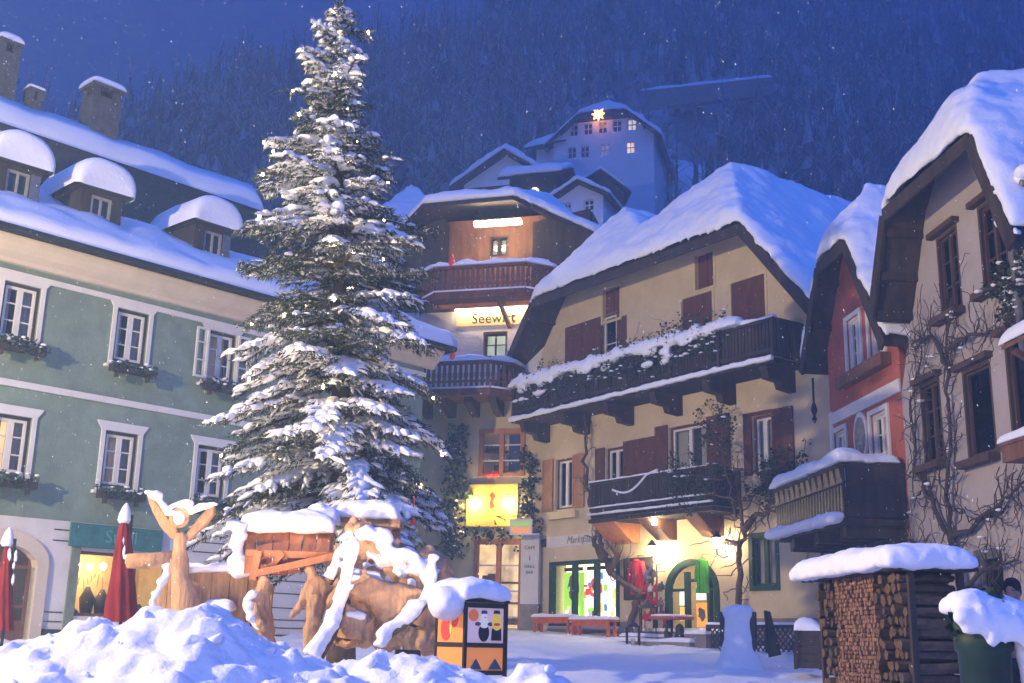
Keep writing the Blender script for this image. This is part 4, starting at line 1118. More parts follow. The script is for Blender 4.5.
def red_house():
    F = FR; nv = .55
    H = thing('red_house', 'narrow red plastered house with white bands and snowy steep gable', 'house', F.w(-1.6, 0, F.g(-1.6)))
    P = lambda x, y: F.p(x, y, nv)
    hL, hR = P(818, 262), P(845, 242); hz = (hL[1] + hR[1]) / 2; hL, hR = (hL[0], hz), (hR[0], hz)
    eL = P(802, 368); eR = (hR[0] + (hL[0] - eL[0]) * 1.25, hz - (hz - eL[1]) * 1.25)
    rd = meet(eL, hL, hR, eR)
    half_hip_roof(F, H, nv, eL, hL, hR, eR, [rd], 1.0, 9, snow=.5, lump=.35, vox=.08)
    U0, U1, gz = -3.75, .62, 1.0
    T0 = lambda u, z: z
    w1 = F.rect(847, 319, 862, 369); w2 = F.rect(872, 318, 886, 352); w3 = F.rect(832, 443, 850, 475); w4 = F.rect(870, 421, 892, 466)
    def sz(r, w_, h_):
        m = (r[0] + r[1]) / 2; c = (r[2] + r[3]) / 2; return m - w_ / 2, m + w_ / 2, c - h_ / 2, c + h_ / 2
    w1 = sz(w1, .85, 1.35); w2 = (w1[1] + .55, w1[1] + 1.4, w1[2], w1[3]); w4 = sz(w4, .95, 1.45); w3 = sz(w3, .85, 1.45); w3 = (w3[0], w3[1], w4[2], w4[3])
    outer = gable_wall(eL, hL, hR, eR, U0, U1, gz, hz + .6)
    outer[0] = (U0, 4.1); outer[1] = (U1, 4.1)
    mb = MB(); mb.wall(F, outer, [w1, w2, w3, w4], 0, .16, 8.5); mb.build('wall', M['red'], H)
    mb = MB(); mb.box(F, U0, U1, -8.4, -.002, gz, 4.098); mb.build('ground_floor', M['yellow'], H)
    mb = MB(); mb.box(F, U0 - .03, U0 + .2, .003, .04, 4.1, 7.5); mb.build('corner_band', M['trim'], H)
    mb = MB(); mb.box(F, U0 + .2, U1, .003, .05, 7.15, 7.45); mb.build('string_course', M['trim'], H)
    for i, r in enumerate((w1, w2, w3, w4)):
        a, b, c, d = r
        x = casement(F, H, a, b, c, d, n=-.09, cols=2, rows=3, lit=LIT if i == 1 else LITDIM, curtain=.3, outer='trim')
        mb = MB(); s = .11
        for q in ((a - s, a, c, d + s), (b, b + s, c, d + s), (a, b, d, d + s)): mb.box(F, q[0], q[1], .003, .05, q[2], q[3])
        mb.build('surround', M['trim'], x)
    mb = MB(); mb.box(F, w1[0] - .3, w2[1] + .3, .003, .26, w1[2] - .35, w1[2] - .06); mb.build('ledge', M['brown_wood'], H)
    # oval niche
    cu, cz = F.p(862, 437); n = 24
    el = lambda k: [(cu + .42 * k * math.cos(2 * pi * i / n), cz + .62 * k * math.sin(2 * pi * i / n)) for i in range(n)]
    mb = MB(); mb.fpoly(F, el(1), .003, .05); ni = mb.build('oval_medallion', M['trim'], H)
    mb = MB(); mb.fpoly(F, el(.78), .051, .06); mb.build('medallion_picture', pbr('oval_picture', (.3, .26, .22), .7, .5, 5), ni)
    # pointed white lintel over the lower window
    # balcony with gilded front
    bn = 1.4; bl = F.p(776, 520, bn)[0]; br = F.p(845, 500, bn)[0]; bz1 = F.p(845, 462, bn)[1]; bz0 = bz1 - 1.2
    mb = MB(); mb.box(F, bl, br, .06, bn + .06, bz0 - .14, bz0); bal = mb.build('balcony', M['dark_wood'], H)
    mb = MB(); balcony_front(F, mb, bl, br, bn, bz0 + .04, bz1 - .06, .15, .045)
    mb.box(F, bl, br, bn - .1, bn + .05, bz1 - .06, bz1 + .02)
    for uu in (bl, br - .04):
        mb.box(F, uu, uu + .04, .02, bn - .05, bz0 + .04, bz1 - .06); mb.box(F, uu - .02, uu + .06, .02, bn - .105, bz1 - .06, bz1 + .02)
    for z in (bz0 + .35, bz0 + .75): mb.box(F, br + .001, br + .03, .03, bn, z, z + .05)
    mb.build('railing', M['dark_wood'], bal)
    gold = pbr('ochre_slats', (.42, .29, .10), .6, .3, 5)
    mb = MB(); K = 12
    for k in range(K):     # zigzag upper board and turned slats
        a = bl + .05 + (br - bl - .1) * k / K; b = bl + .05 + (br - bl - .1) * (k + 1) / K; m = (a + b) / 2; z0, z1 = bz1 - .42, bz1 - .08
        mb.fpoly(F, [(a + .02, z0), (b - .02, z0), (m, z1)], bn + .004, bn + .03); mb.fpoly(F, [(a + .02, z1), (m - .05, z1), (a + .02, z0 + .12)], bn + .004, bn + .025)
        for q in (.25, .75):
            c_ = a + (b - a) * q
            mb.fpoly(F, [(c_ - .035, bz0 + .1), (c_ + .035, bz0 + .1), (c_ + .055, bz0 + .35), (c_ + .025, bz0 + .72), (c_ - .025, bz0 + .72), (c_ - .055, bz0 + .35)], bn + .004, bn + .03)
    mb.build('ornament', gold, bal)
    for k in range(6):
        uu = bl + .25 + (br - bl - .5) * k / 5
        mb = MB(); mb.box(F, uu - .1, uu + .1, -.05, bn - .05 if k % 2 else bn - .3, bz0 - .38, bz0 - .141); mb.build('beam', M['dark_wood'], bal)
    mb = MB(); mb.box(F, bl + .1, br - .1, .0, .3, bz0 - .62, bz0 - .381); mb.build('support', M['dark_wood'], bal)
    mb = MB(); rr = random.Random(2)
    snow_sheet(mb, [F.w(bl - .1, bn + .16, bz1 + .02), F.w(br + .12, bn + .16, bz1 + .02), F.w(br + .12, bn - .55, bz1 + .03), F.w(bl - .1, bn - .55, bz1 + .03)], .32, (1, 1, 1, 1), .2, .4, over=.08, freq=1.6)
    snow_sheet(mb, [F.w(br - .45, bn - .5, bz1 + .02), F.w(br + .1, bn - .5, bz1 + .02), F.w(br + .1, .1, bz1 + .02), F.w(br - .45, .1, bz1 + .02)], .2, (1, 1, 0, 1), .2, .3)
    mb.box(F, bl, br, bn + .061, bn + .3, bz0 - .1, bz0 - .04)
    snow_sheet(mb, [F.w(bl - .05, bn + .32, bz0 - .04), F.w(br + .05, bn + .32, bz0 - .04), F.w(br + .05, bn + .03, bz0 + .02), F.w(bl - .05, bn + .03, bz0 + .02)], .2, (1, 1, 1, 1), .2, .4, over=.05, freq=1.8)
    soft_snow(mb.build('snow', M['snow'], bal, True), .035, 4)
    mb = MB(); p = F.w(U0 + .05, nv - .1, 8.4)
    mb.lathe(p + V((0, 0, -1.2)), [(.01, 0), (.07, .12), (.03, .2), (.09, .34), (.06, .48), (.03, .55), (.03, 1.2)], 10); mb.build('carved_pendant', M['dark_wood'], H, True)
    return H
red_house()

M['old_oak'] = pbr('old_oak', (.075, .045, .032), .75, .35, 5, .4, 18, stretch=(1, 1, .2), detail=6)
def pale_house():
    F = FR; nv = .85
    H = thing('pale_house', 'pale plastered house with climbing branches and deep dark snowy eaves', 'house', F.w(4.5, 0, F.g(4.5)))
    P = lambda x, y: F.p(x, y, nv)
    hL, hR = P(884, 208), P(970, 136); hz = (hL[1] + hR[1]) / 2; hL, hR = (hL[0], hz), (hR[0], hz)
    eL = P(872, 312); k = (hL[1] - eL[1]) / (hL[0] - eL[0]); k = min(k, 2.3); eL = (hL[0] - (hz - eL[1]) / k, eL[1]); eR = (hR[0] + (hL[0] - eL[0]) * 1.2, hz - (hz - eL[1]) * 1.2)
    sl = (hL[1] - eL[1]) / (hL[0] - eL[0]); zr = hz + 2.0
    rp = ((hL[0] + hR[0]) / 2, hz + 1.9)
    half_hip_roof(F, H, nv, eL, hL, hR, eR, [rp], 1.3, 9, snow=.55, lump=.45, thick=.22, vox=.09)
    U0, U1, gz = .63, 9.0, .4
    outer = gable_wall(eL, hL, hR, eR, U0, U1, gz, hz + .5)
    if outer[2][1] < 3: outer[2] = (U1, 3)
    def c_(x, y, w_, h_): u, z = F.p(x, y); return u - w_ / 2, u + w_ / 2, z - h_ / 2, z + h_ / 2
    ws = [c_(949, 272, .95, 1.75), c_(993, 242, 1.0, 1.75), c_(932, 422, .95, 1.75), c_(979, 411, 1.15, 1.8), c_(1019, 385, .8, 2.0)]
    lo = c_(990, 590, 1.1, 1.5)
    mb = MB(); mb.wall(F, outer, ws + [lo], 0, .2, 8.5); mb.build('wall', M['pink'], H)
    for i, r in enumerate(ws):
        a, b, c, d = r
        x = casement(F, H, a, b, c, d, n=-.08, cols=2 if i < 3 else 1, rows=3 if i < 3 else 1, lit=LITDIM if i in (0, 3, 2) else None, curtain=.34, outer='old_oak', mat='old_oak', ow=.075, fw=.05, proud=.08)
        mb = MB(); mb.box(F, a - .12, b + .12, .003, .16, d + .003, d + .12); mb.build('lintel', M['old_oak'], x); mb = MB(); mb.box(F, a - .1, b + .1, .003, .24, c - .14, c - .003); mb.build('sill', M['old_oak'], x)
    x = casement(F, H, *lo, n=-.1, cols=1, rows=1, curtain=.48, outer='grey_metal', mat='grey_metal', ow=.1, curt_col=pbr('green_curtain', (.30, .34, .26), .9, .15, 5))
    mb = MB(); mb.box(F, lo[0] - .5, lo[0] - .2, .003, .06, 1.0, 3.2); mb.build('blue_post', pbr('blue_post', (.10, .11, .17), .7, .2), H)
    # lit yellow room with a red star in the fourth window
    a, b, c, d = ws[3]
    mb = MB(); mb.box(F, a + .15, a + .65, -.3, -.28, c + .15, d - .15); mb.build('blind', pbr('pale_blind', (.62, .55, .4), .8, .1), H)
    # right corner: gutter pipe, canopy and balcony
    u, z = F.p(1003, 235, .3); 
    mb = MB(); mb.tube([F.w(u + 1.2, .5, z + .55), F.w(u + .2, .35, z + .1), F.w(u, .15, z - .15), F.w(u, .12, z - 2.2)], .07, 8); pipe = mb.build('downpipe', M['grey_metal'], H, True)
    mb = MB()
    for i in range(7): mb.blob(F.w(u + .15 + .18 * i, .38 + .02 * i, z + .2 + .085 * i), F.u * .16, F.n * .14, V((0, 0, .12 + .03 * (i % 2))), 2, .3, 4, i)
    mb.build('snow', M['snow'], pipe, True)
    return H
pale_house()

def window_canopy():
    F = FR; u, z = F.p(1007, 346, .9)
    t = thing('window_canopy', 'snow covered plank canopy on the wall at the right edge', 'canopy', F.w(u + 1, .1, z - .4))
    mb = MB(); slab(mb, [F.w(u, 1.0, z), F.w(u + 2.4, 1.0, z), F.w(u + 2.4, .01, z + .5), F.w(u, .01, z + .5)], .08); mb.build('boards', M['brown_wood'], t)
    mb = MB(); mb.beam(F.w(u + .1, .02, z - .6), F.w(u + .1, .85, z - .09), .09, .09); mb.build('strut', M['brown_wood'], t)
    mb = MB(); snow_sheet(mb, [F.w(u - .02, 1.05, z), F.w(u + 2.4, 1.05, z), F.w(u + 2.4, .02, z + .5), F.w(u - .02, .02, z + .5)], .2, (1, 1, 1, 1), .2, .3, over=.04); mb.build('snow', M['snow'], t, True)
    u, z = F.p(1001, 444, 1.0)
    t = thing('window_ledge', 'dark timber ledge with a snow cover below the canopy at the right edge', 'ledge', F.w(u + 1, .1, z - .5))
    mb = MB(); mb.box(F, u, u + 2.6, .02, 1.0, z - .32, z - .05); mb.box(F, u, u + 2.6, .9, 1.03, z - .05, z); mb.build('ledge_box', M['brown_wood'], t)
    mb = MB(); snow_sheet(mb, [F.w(u - .03, 1.06, z), F.w(u + 2.6, 1.06, z), F.w(u + 2.6, .02, z + .05), F.w(u - .03, .02, z + .05)], .16, (1, 1, 1, 1), .2, .3, over=.04); mb.build('snow', M['snow'], t, True)
window_canopy()
def pu(x, y): return FR.p(x, y, .06)
climber(FR, 'espalier_tree', 'bare espalier tree trained up the pale wall between its windows', 'tree',
        [[(pu(985, 640)[0], .9), pu(957, 560), pu(953, 480), pu(952, 400), pu(950, 340), pu(957, 300)], [pu(957, 545), pu(935, 500), pu(918, 470), pu(915, 400), pu(925, 350)],
         [pu(955, 540), pu(985, 520), pu(1010, 500), pu(1030, 480)], [pu(955, 560), pu(930, 555), pu(912, 540)], [pu(952, 370), pu(935, 335), pu(915, 345)], [pu(951, 350), pu(975, 335), pu(1003, 330)], [pu(957, 600), pu(990, 570), pu(1020, 560)]],
        31, r0=.06, snow=.02, twigs=2.0, bounds=(.65, 8, 1.5, 9.3))
climber(FR, 'snowy_shrub', 'leafy evergreen shrub hung with snow by the upper right window', 'shrub',
        [[pu(1012, 345), pu(1012, 300), pu(1016, 270)], [pu(1012, 330), pu(1024, 290)], [pu(1012, 345), pu(1030, 330)]], 77, leaf=.55, snow=.35, r0=.04, twigs=1.6, size=.12)
# ------------------------------------------------------------------ inn between the two houses
ds_ = horiz_dir(-4000, 538)
P_ = at(480, 640, 42.0)
FS = Face((P_.x, P_.y), -ds_)
TUBE = emit('light_tube', (1, .80, .50), 60)
def bay_pts(u0, u1, n, c, steps=1):
    """plan of a bay with chamfered corners, left to right: (u, n)"""
    return [(u0, n - c * 1.7), (u0 + c * .25, n - c * .75), (u0 + c, n), (u1 - c * .8, n), (u1 - c * .15, n - c * .6), (u1, n - c * 1.3)]
def bay_balcony(F, H, u0, u1, n, c, z0, z1, beams=True, label=None):
    pts = bay_pts(u0, u1, n, c)
    mb = MB()
    vs = [F.w(u, n_, z0) for u, n_ in pts] + [F.w(u, n_, z0 + .14) for u, n_ in pts] ; N = len(pts)
    mb.add(vs, [(i, i + 1, N + i + 1, N + i) for i in range(N - 1)] + [tuple(reversed(range(N))), tuple(range(N, 2 * N)), (0, N, 2 * N - 1, N - 1)])
    bal = mb.build('balcony', M['carved_wood'], H)
    mb = MB()
    for i in range(N - 1):
        a = F.w(*pts[i], 0); b = F.w(*pts[i + 1], 0); L = (b - a).length; d = (b - a) / L
        up = V((0, 0, 1)); nrm = d.cross(up)
        for z, h, t in ((z1 - .06, .10, .16), (z0 + .20, .16, .09), (z0 + .52, .07, .07)): 
            mb.beam(V((a.x, a.y, z)), V((b.x, b.y, z)), t, h)
        k = int(L / .19)
        for j in range(k):
            q = a + d * (L * (j + .5) / k)
            mb.obox(q + V((0, 0, (z0 + z1) / 2 + .02)), d, nrm, up, .105, .05, z1 - z0 - .2)
            mb.obox(q + V((0, 0, (z0 + z1) / 2 + .12)) , d, nrm, up, .15, .04, .17)
    mb.build('railing', M['carved_wood'], bal)
    mb = MB()
    for i in range(N - 1):
        a = F.w(*pts[i], z1); b = F.w(*pts[i + 1], z1); d = (b - a).normalized(); nr = V((d.y, -d.x, 0)) * .16
        snow_sheet(mb, [a + nr - d * .04, b + nr + d * .04, b - nr, a - nr], .2, (1, 1, 1, 1), .2, .6, over=.05, freq=2)
        a2, b2 = a - V((0, 0, z1 - z0 - .28)), b - V((0, 0, z1 - z0 - .28))
        mb.tube([a2 + nr * .35, (a2 + b2) / 2 + nr * .35, b2 + nr * .35], .035, 5)
    mb.build('snow', M['snow'], bal, True)
    if beams:
        for k in range(4):
            uu = u0 + .7 + (u1 - u0 - 1.5) * k / 3
            mb = MB(); vs = []
            for s_ in (-.14, .14):
                for n_, z in ((.0, z0 - .55), (.5, z0 - .5), (n - .35, z0 - .2), (n - .3, z0 - .003), (0, z0 - .003)): vs.append(F.w(uu + s_, n_, z))
            mb.add(vs, [(0, 1, 2, 3, 4), (9, 8, 7, 6, 5)] + [((i + 1) % 5, i, i + 5, (i + 1) % 5 + 5) for i in range(5)])
            mb.build('bracket', M['dark_wood'], bal)
    return bal
def inn():
    F = FS
    H = thing('inn', 'tall inn with two carved bay balconies and lit white front under snow', 'inn', F.w(0, 0, F.g(0)))
    P = F.p; gz = 1.2
    uL, uR = P(398, 330)[0], P(560, 300)[0]
    zw1 = P(480, 312)[1]      # underside of the upper balcony
    uw = P(451, 340)[0]
    zroof = P(480, 218)[1]
    zlb = P(470, 395)[1]      # lower balcony floor
    # masonry body
    win = F.rect(483, 332, 507, 357); m = (win[0] + win[1]) / 2; win = (m - .48, m + .48, win[2], win[3])
    upr = F.rect(480, 430, 518, 476); dor = F.rect(475, 540, 517, 620)
    upr = (upr[0], upr[1] + .25, upr[2], upr[3]); dor = (dor[0], dor[1] + .2, 1.5, dor[3])
    mb = MB(); mb.wall(F, [(uL, zlb), (uR, zlb), (uR, zw1 + .1), (uL, zw1 + .1)], [win], 0, .2, 8); wl = mb.build('upper_wall', M['rough_white'], H)
    casement(F, H, *win, n=-.12, cols=2, rows=2, lit=emit_var('inn_window', (.85, .95, .62), .75, 2, .6), curtain=False, outer='brown_wood', mat='dark_wood', fw=.03)
    mb = MB(); mb.wall(F, [(uL, gz), (uR, gz), (uR, zlb - .002), (uL, zlb - .002)], [upr, dor], .02, .25, 8); mb.build('lower_wall', M['yellow2'], H)
    # timber gable room on the top floor
    ut0, ut1 = P(437, 240)[0], P(530, 240)[0]
    zt0, zt1 = zw1 + .4, zroof + .1
    tw = F.rect(489, 236, 509, 257, -1.2)
    mb = MB(); mb.wall(F, [(ut0 - 3.2, zt0), (ut1 + 2.2, zt0), (ut1 + 2.2, zt1 + .3), (ut0 - 3.2, zt1 + .3)], [(tw[0], tw[1], tw[2], tw[3])], -1.2, .15, 6); mb.build('timber_wall', M['orange_wood'] if False else pbr('timber_wall', (.22, .10, .05), .7, .35, 5, .3, 18, stretch=(1, 1, .2)), H)
    casement(F, H, *tw, n=-1.25, cols=2, rows=1, outer='brown_wood', mat='dark_wood', curtain=.4)
    # dark side boarding left and right of the lit gallery
    for a, b in ((ut0 - 3.2, ut0 + .1), (ut1 - .05, ut1 + 2.2)):
        mb = MB(); mb.fpoly(F, [(a, zt0), (b, zt0), (b, zt1 + .2), (a, zt1 - .2)] , -1.19, -.6); mb.build('side_boarding', M['dark_wood'], H)
    # roof : three-sided hip over the bay
    n1 = 1.6; zE = zroof + .12; Z = lambda u: zE
    e0, e1, e2, e3 = F.w(ut0 - 3.6, -1.8, zE - 1.0), F.w(ut0 - .1, n1, zE), F.w(ut1 - .3, n1, zE + .05), F.w(ut1 + 3.0, -1.0, zE - 1.0)
    a0, a1 = F.w(ut0 + .8, -3.0, zE + 1.55), F.w(ut1 + .2, -3.2, zE + 1.5)
    b0, b1 = F.w(ut0 - 3.8, -8, zE - .2), F.w(ut1 + 3.2, -8, zE - .6)
    mb = MB(); slab(mb, [e1, e2, a1, a0], .16); slab(mb, [e0, e1, a0, b0], .16); slab(mb, [e2, e3, b1, a1], .16); slab(mb, [a0, a1, b1, b0], .16)
    rf = mb.build('roof', M['dark_wood'], H)
    mb = MB()
    snow_sheet(mb, [e1, e2, a1, a0], .42, (0, 0, 1, 0), .3, .35, over=.06); snow_sheet(mb, [e0, e1, a0, b0], .42, (1, 0, 1, 0), .35, .35, over=.06); snow_sheet(mb, [e2, e3, b1, a1], .42, (0, 1, 1, 0), .35, .35, over=.06)
    snow_sheet(mb, [a0, a1, b1, b0], .42, (0, 0, 0, 1), .4, .3)
    soft_snow(mb.build('snow', M['snow'], rf, True), .1, 4)
    # bare strip of boards showing through the snow above the eave
    mb = MB(); mb.beam(e1.lerp(a0, .12) + V((0, 0, .42)) + F.u * .5, e2.lerp(a1, .12) + V((0, 0, .42)) - F.u * .2, .3, .06); mb.build('eave_board', M['dark_wood'], rf)
    # lit gallery lamp under the eave
    mb = MB(); a, b = P(474, 226, .3), P(520, 223, .3); mb.box(F, a[0], b[0], .05, .3, zE - .52, zE - .36); lt = mb.build('gallery_light', TUBE, H)
    # upper bay balcony
    n = 1.7
    q = P(405, 285, n)[0], P(551, 285, n)[0]; zb1 = P(480, 265, n)[1]; zb0 = P(480, 297, n)[1]
    bay_balcony(F, H, q[0], q[1], n, 1.2, zb0, zb1, beams=False)
    mb = MB(); mb.beam(F.w(q[0] + .9, .9, zb0 - .07), F.w(q[1] - .6, .9, zb0 - .07), .16, .13); mb.build('edge_beam', M['orange_wood'], H)
    mb = MB(); mb.beam(F.w(P(509, 312, .3)[0], .12, zb0 - .75), F.w(P(500, 300, 1.2)[0], 1.25, zb0 - .1), .14, .14); mb.build('strut', M['brown_wood'], H)
    # illuminated board
    a0_, b0_ = P(457, 320)[0], P(532, 318)[0]; zs0 = P(480, 326)[1]; zs1 = P(480, 307)[1]
    t = thing('inn_sign', 'lit cream sign board with black inn lettering under the upper balcony', 'sign', F.w((a0_ + b0_) / 2, .05, zs0))
    mb = MB(); mb.box(F, a0_, b0_ + .6, .003, .06, zs0, zs1 - .2); mb.build('board', pbr('cream_board', (.75, .6, .28), .6, .05), t)
    text_on(F, 'Seewirt', P(494, 318)[0], zs0 + .26, .061, .56, 'metal', t, sx=1.0)
    mb = MB(); mb.box(F, a0_, b0_ + .4, .2, .28, zs1 - .19, zs1 - .08); mb.build('light_tube', TUBE, t)
    # lower bay balcony
    n = 1.5
    q = P(400, 375, n)[0], P(512, 375, n)[0]; z1 = P(470, 361, n)[1]; z0 = P(470, 395, n)[1]
    bay_balcony(F, H, q[0], q[1], n, 1.0, z0, z1)
    # framed upper window, lit yellow menu board with two lamps, glazed door
    def grid(name, r, cols, rows, mat, lit, thick=.16, bar=.025):
        a, b, c, d = r; mb = MB()
        for k in range(cols + 1):
            x = a + (b - a - thick) * k / cols; mb.box(F, x, x + thick, -.1, .1, c, d)
        mb.box(F, a - .02, b + .02, -.08, .08, d - thick, d + .02); mb.box(F, a - .02, b + .02, -.08, .08, c, c + .1)
        f = mb.build(name, M[mat], H)
        mb = MB()
        for k in range(1, rows): mb.box(F, a, b, -.05, -.02, c + (d - c) * k / rows - bar, c + (d - c) * k / rows + bar)
        mb.build('glazing_bar', M['white'], f)
        mb = MB(); mb.box(F, a, b, -.09, -.084, c, d); mb.build('pane', M['glass'], f)
        mb = MB(); mb.box(F, a - .1, b + .1, -1.1, -1.0, c - .1, d + .1); mb.build('interior', lit, f)
        mb = MB()
        rr = random.Random(len(name) + cols)
        for k in range(9):
            uu = a + (b - a) * rr.random(); zz = c + (d - c) * rr.choice((.18, .4, .6)); mb.box(F, uu - .12, uu + .12, -.9 - .02 * k, -.6 - .02 * k, zz, zz + rr.uniform(.1, .3))
        mb.box(F, a, b, -.95, -.55, c + (d - c) * .38, c + (d - c) * .40); mb.box(F, a, b, -.949, -.551, c + (d - c) * .58, c + (d - c) * .60)
        mb.build('goods', pbr('shop_goods', (.42, .30, .18), .7, .7, 4), f)
        return f
    grid('upper_window', upr, 2, 3, 'orange_wood', LITDIM)
    mb = MB(); mb.box(F, upr[1] - .62, upr[1] - .18, -.06, -.03, upr[2] + .2, upr[3] - .2); mb.build('blue_blind', pbr('blue_blind', (.03, .04, .12), .8, .2), H)
    grid('glazed_door', dor, 2, 4, 'orange_wood', emit_var('door_room', (1, .66, .30), 1.7, 1.6, .3))
    mb = MB(); mb.box(F, dor[0] + .5, dor[0] + .62, -.7, -.5, 2.4, 3.5); mb.build('inner_lamp', emit('inner_lamp', (1, .85, .6), 4), H)
    # yellow board with two lamps
    bd = F.rect(466, 484, 516, 526, .3); t = thing('menu_board', 'yellow inn board lit by two bright lamps above the glazed door', 'sign', F.w((bd[0] + bd[1]) / 2, .1, bd[2]))
    mb = MB(); mb.box(F, bd[0], bd[1], .06, .14, bd[2], bd[3]); mb.build('board', pbr('yellow_board', (.78, .55, .10), .6, .08), t)
    mb = MB(); mc = (bd[0] + bd[1]) / 2; 
    em = [(mc - .05, bd[2] + .62), (mc + .12, bd[2] + .72), (mc + .02, bd[2] + .9), (mc + .14, bd[2] + 1.08), (mc + .02, bd[2] + 1.25), (mc - .12, bd[2] + 1.12), (mc - .02, bd[2] + 1.02), (mc - .1, bd[2] + .86)]
    mb.fpoly(F, em, .141, .15); mb.build('emblem', pbr('red_emblem', (.5, .06, .03), .6, .1), t)
    for k, sx in enumerate((-1, 1)):
        pu_ = mc + sx * (bd[1] - bd[0]) * .34; pz = (bd[2] + bd[3]) / 2 + .05
        mb = MB(); mb.tube([F.w(pu_, .14, pz + .3), F.w(pu_, .42, pz + .34), F.w(pu_, .45, pz + .14)], .018, 5); arm = mb.build('lamp_arm', M['metal'], t)
        mb = MB(); mb.blob(F.w(pu_, .42, pz), V((.15, 0, 0)), V((0, .15, 0)), V((0, 0, .17)), 2, 0); mb.build('lamp', emit('board_lamp', (1, .78, .36), 130), arm, True)
    # white pier with writing
    a, b = P(520, 600, .5)[0], P(538, 600, .5)[0]
    t = thing('white_pier', 'white painted pier with small black writing beside the glazed door', 'pier', F.w((a + b) / 2, .3, gz))
    zt = P(529, 535, .5)[1]; zm = P(529, 604, .5)[1]
    mb = MB(); mb.box(F, a, b, .03, .5, zm, zt); mb.build('shaft', M['white'], t); mb = MB(); mb.box(F, a - .01, b + .01, .03, .52, gz, zm - .002); mb.build('base', M['stone'], t)
    for s_, zz, si in (('CAFE', zt - .45, .17), ('i', zt - .8, .3), ('GRILL', zt - 1.1, .15), ('BAR', zt - 1.3, .15)): text_on(F, s_, (a + b) / 2, zz, .501, si, 'charcoal', t)
    mb = MB(); snow_sheet(mb, [F.w(a - .02, .52, zt), F.w(b + .02, .52, zt), F.w(b + .02, .02, zt), F.w(a - .02, .02, zt)], .07, (1, 1, 1, 1), .2, .3); mb.build('snow', M['snow'], t, True)
    # hanging sign
    a, b, c, d = F.rect(510, 519, 532, 535, 1.3); t = thing('hanging_sign', 'small green white and orange sign hanging on an arm beside the ivy', 'sign', F.w((a + b) / 2, 1.3, c))
    mb = MB(); mb.box(F, a, b, 1.25, 1.33, c, d); mb.build('panel', M['white'], t)
    mb = MB(); mb.box(F, a + .05, b - .05, 1.331, 1.335, c + .30, d - .08); mb.build('green_stripe', emit('sign_green', (.25, .5, .08), .35, (.25, .5, .08)), t)
    mb = MB(); mb.box(F, a + .05, b - .05, 1.331, 1.335, c + .06, c + .28); mb.build('orange_stripe', emit('sign_orange', (.8, .25, .05), .35, (.8, .25, .05)), t)
    mb = MB(); mb.beam(F.w(a - .5, 1.29, d + .1), F.w(b, 1.29, d + .1), .03, .03); mb.beam(F.w(a - .5, .02, d + .1), F.w(a - .5, 1.29, d + .1), .03, .03); mb.build('arm', M['metal'], t)
    # red snow capped lanterns on the rails
    for px, py, nn, lb in ((452, 264, 1.75, 'small red figure in the snow on the upper balcony rail'), (453, 358, 1.55, 'small red figure in the snow on the lower balcony rail')):
        u, z = P(px, py, nn); mb = MB(); mb.lathe(F.w(u, nn, z - .12), [(.10, 0), (.15, .1), (.11, .24), (.07, .28), (.09, .35), (.05, .45), (.01, .52)], 12)
        o = mb.build('rail_figure', emit('red_glow', (.8, .03, .02), .25, (.5, .03, .03)), None, True); solo(o, F.w(u, nn, z - .12)); tag(o, lb, 'figure', 'red figures on the inn balconies')
    # red bow on the board
    u, z = P(492, 474, .3); mb = MB()
    for s_ in (-1, 1): mb.blob(F.w(u + s_ * .14, .3, z), F.u * .16, F.n * .07, V((0, 0, .12)), 2, .2, 5)
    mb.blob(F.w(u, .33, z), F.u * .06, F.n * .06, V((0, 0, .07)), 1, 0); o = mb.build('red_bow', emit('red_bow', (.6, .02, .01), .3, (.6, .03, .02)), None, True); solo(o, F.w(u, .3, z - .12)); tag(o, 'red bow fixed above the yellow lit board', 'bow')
    # low connecting roof on the left with snow, behind the fir
    return H
inn()
# ivy round the inn door
def ivy(name, label, rects, n, seed, F=FS, snow=.06):
    rr = random.Random(seed); a = rects[0]
    base = F.w((a[0] + a[1]) / 2, .15, a[2]); t = thing(name, label, 'plant', base, None); ml = MB(); ms = MB(); mt = MB()
    for (u0, u1, z0, z1) in rects:
        k = int(n * (u1 - u0) * (z1 - z0))
        for i in range(k):
            q = F.w(rr.uniform(u0, u1) + rr.gauss(0, .12), .05 + abs(rr.gauss(0, .22)), rr.uniform(z0, z1) + rr.gauss(0, .12))
            foliage(ml, q, .13, .13, .13, 7, .15, rr)
            if rr.random() < snow: ms.blob(q + V((0, 0, .08)), V((.08, 0, 0)), V((0, .08, 0)), V((0, 0, .04)), 1, .4, 8, i)
        mt.tube([F.w((u0 + u1) / 2, .06, z0), F.w((u0 + u1) / 2 + .1, .1, (z0 + z1) / 2), F.w((u0 + u1) / 2 - .05, .08, z1)], [.05, .04, .02], 5)
    mt.build('stem', M['bark'], t); ml.build('leaves', M['leaf'], t)
    if ms.v: ms.build('snow', M['snow'], t, True)
def fr(x0, y0, x1, y1): return FS.rect(x0, y0, x1, y1, .2)
ivy('ivy', 'dark ivy climbing the inn wall left of the lit yellow board', [fr(443, 500, 461, 560), fr(448, 425, 466, 500), fr(468, 532, 512, 539)], 62, 1)
ivy('ivy', 'dark ivy on the inn wall between the yellow board and the yellow house', [fr(522, 474, 537, 548), fr(520, 452, 534, 472)], 62, 2)

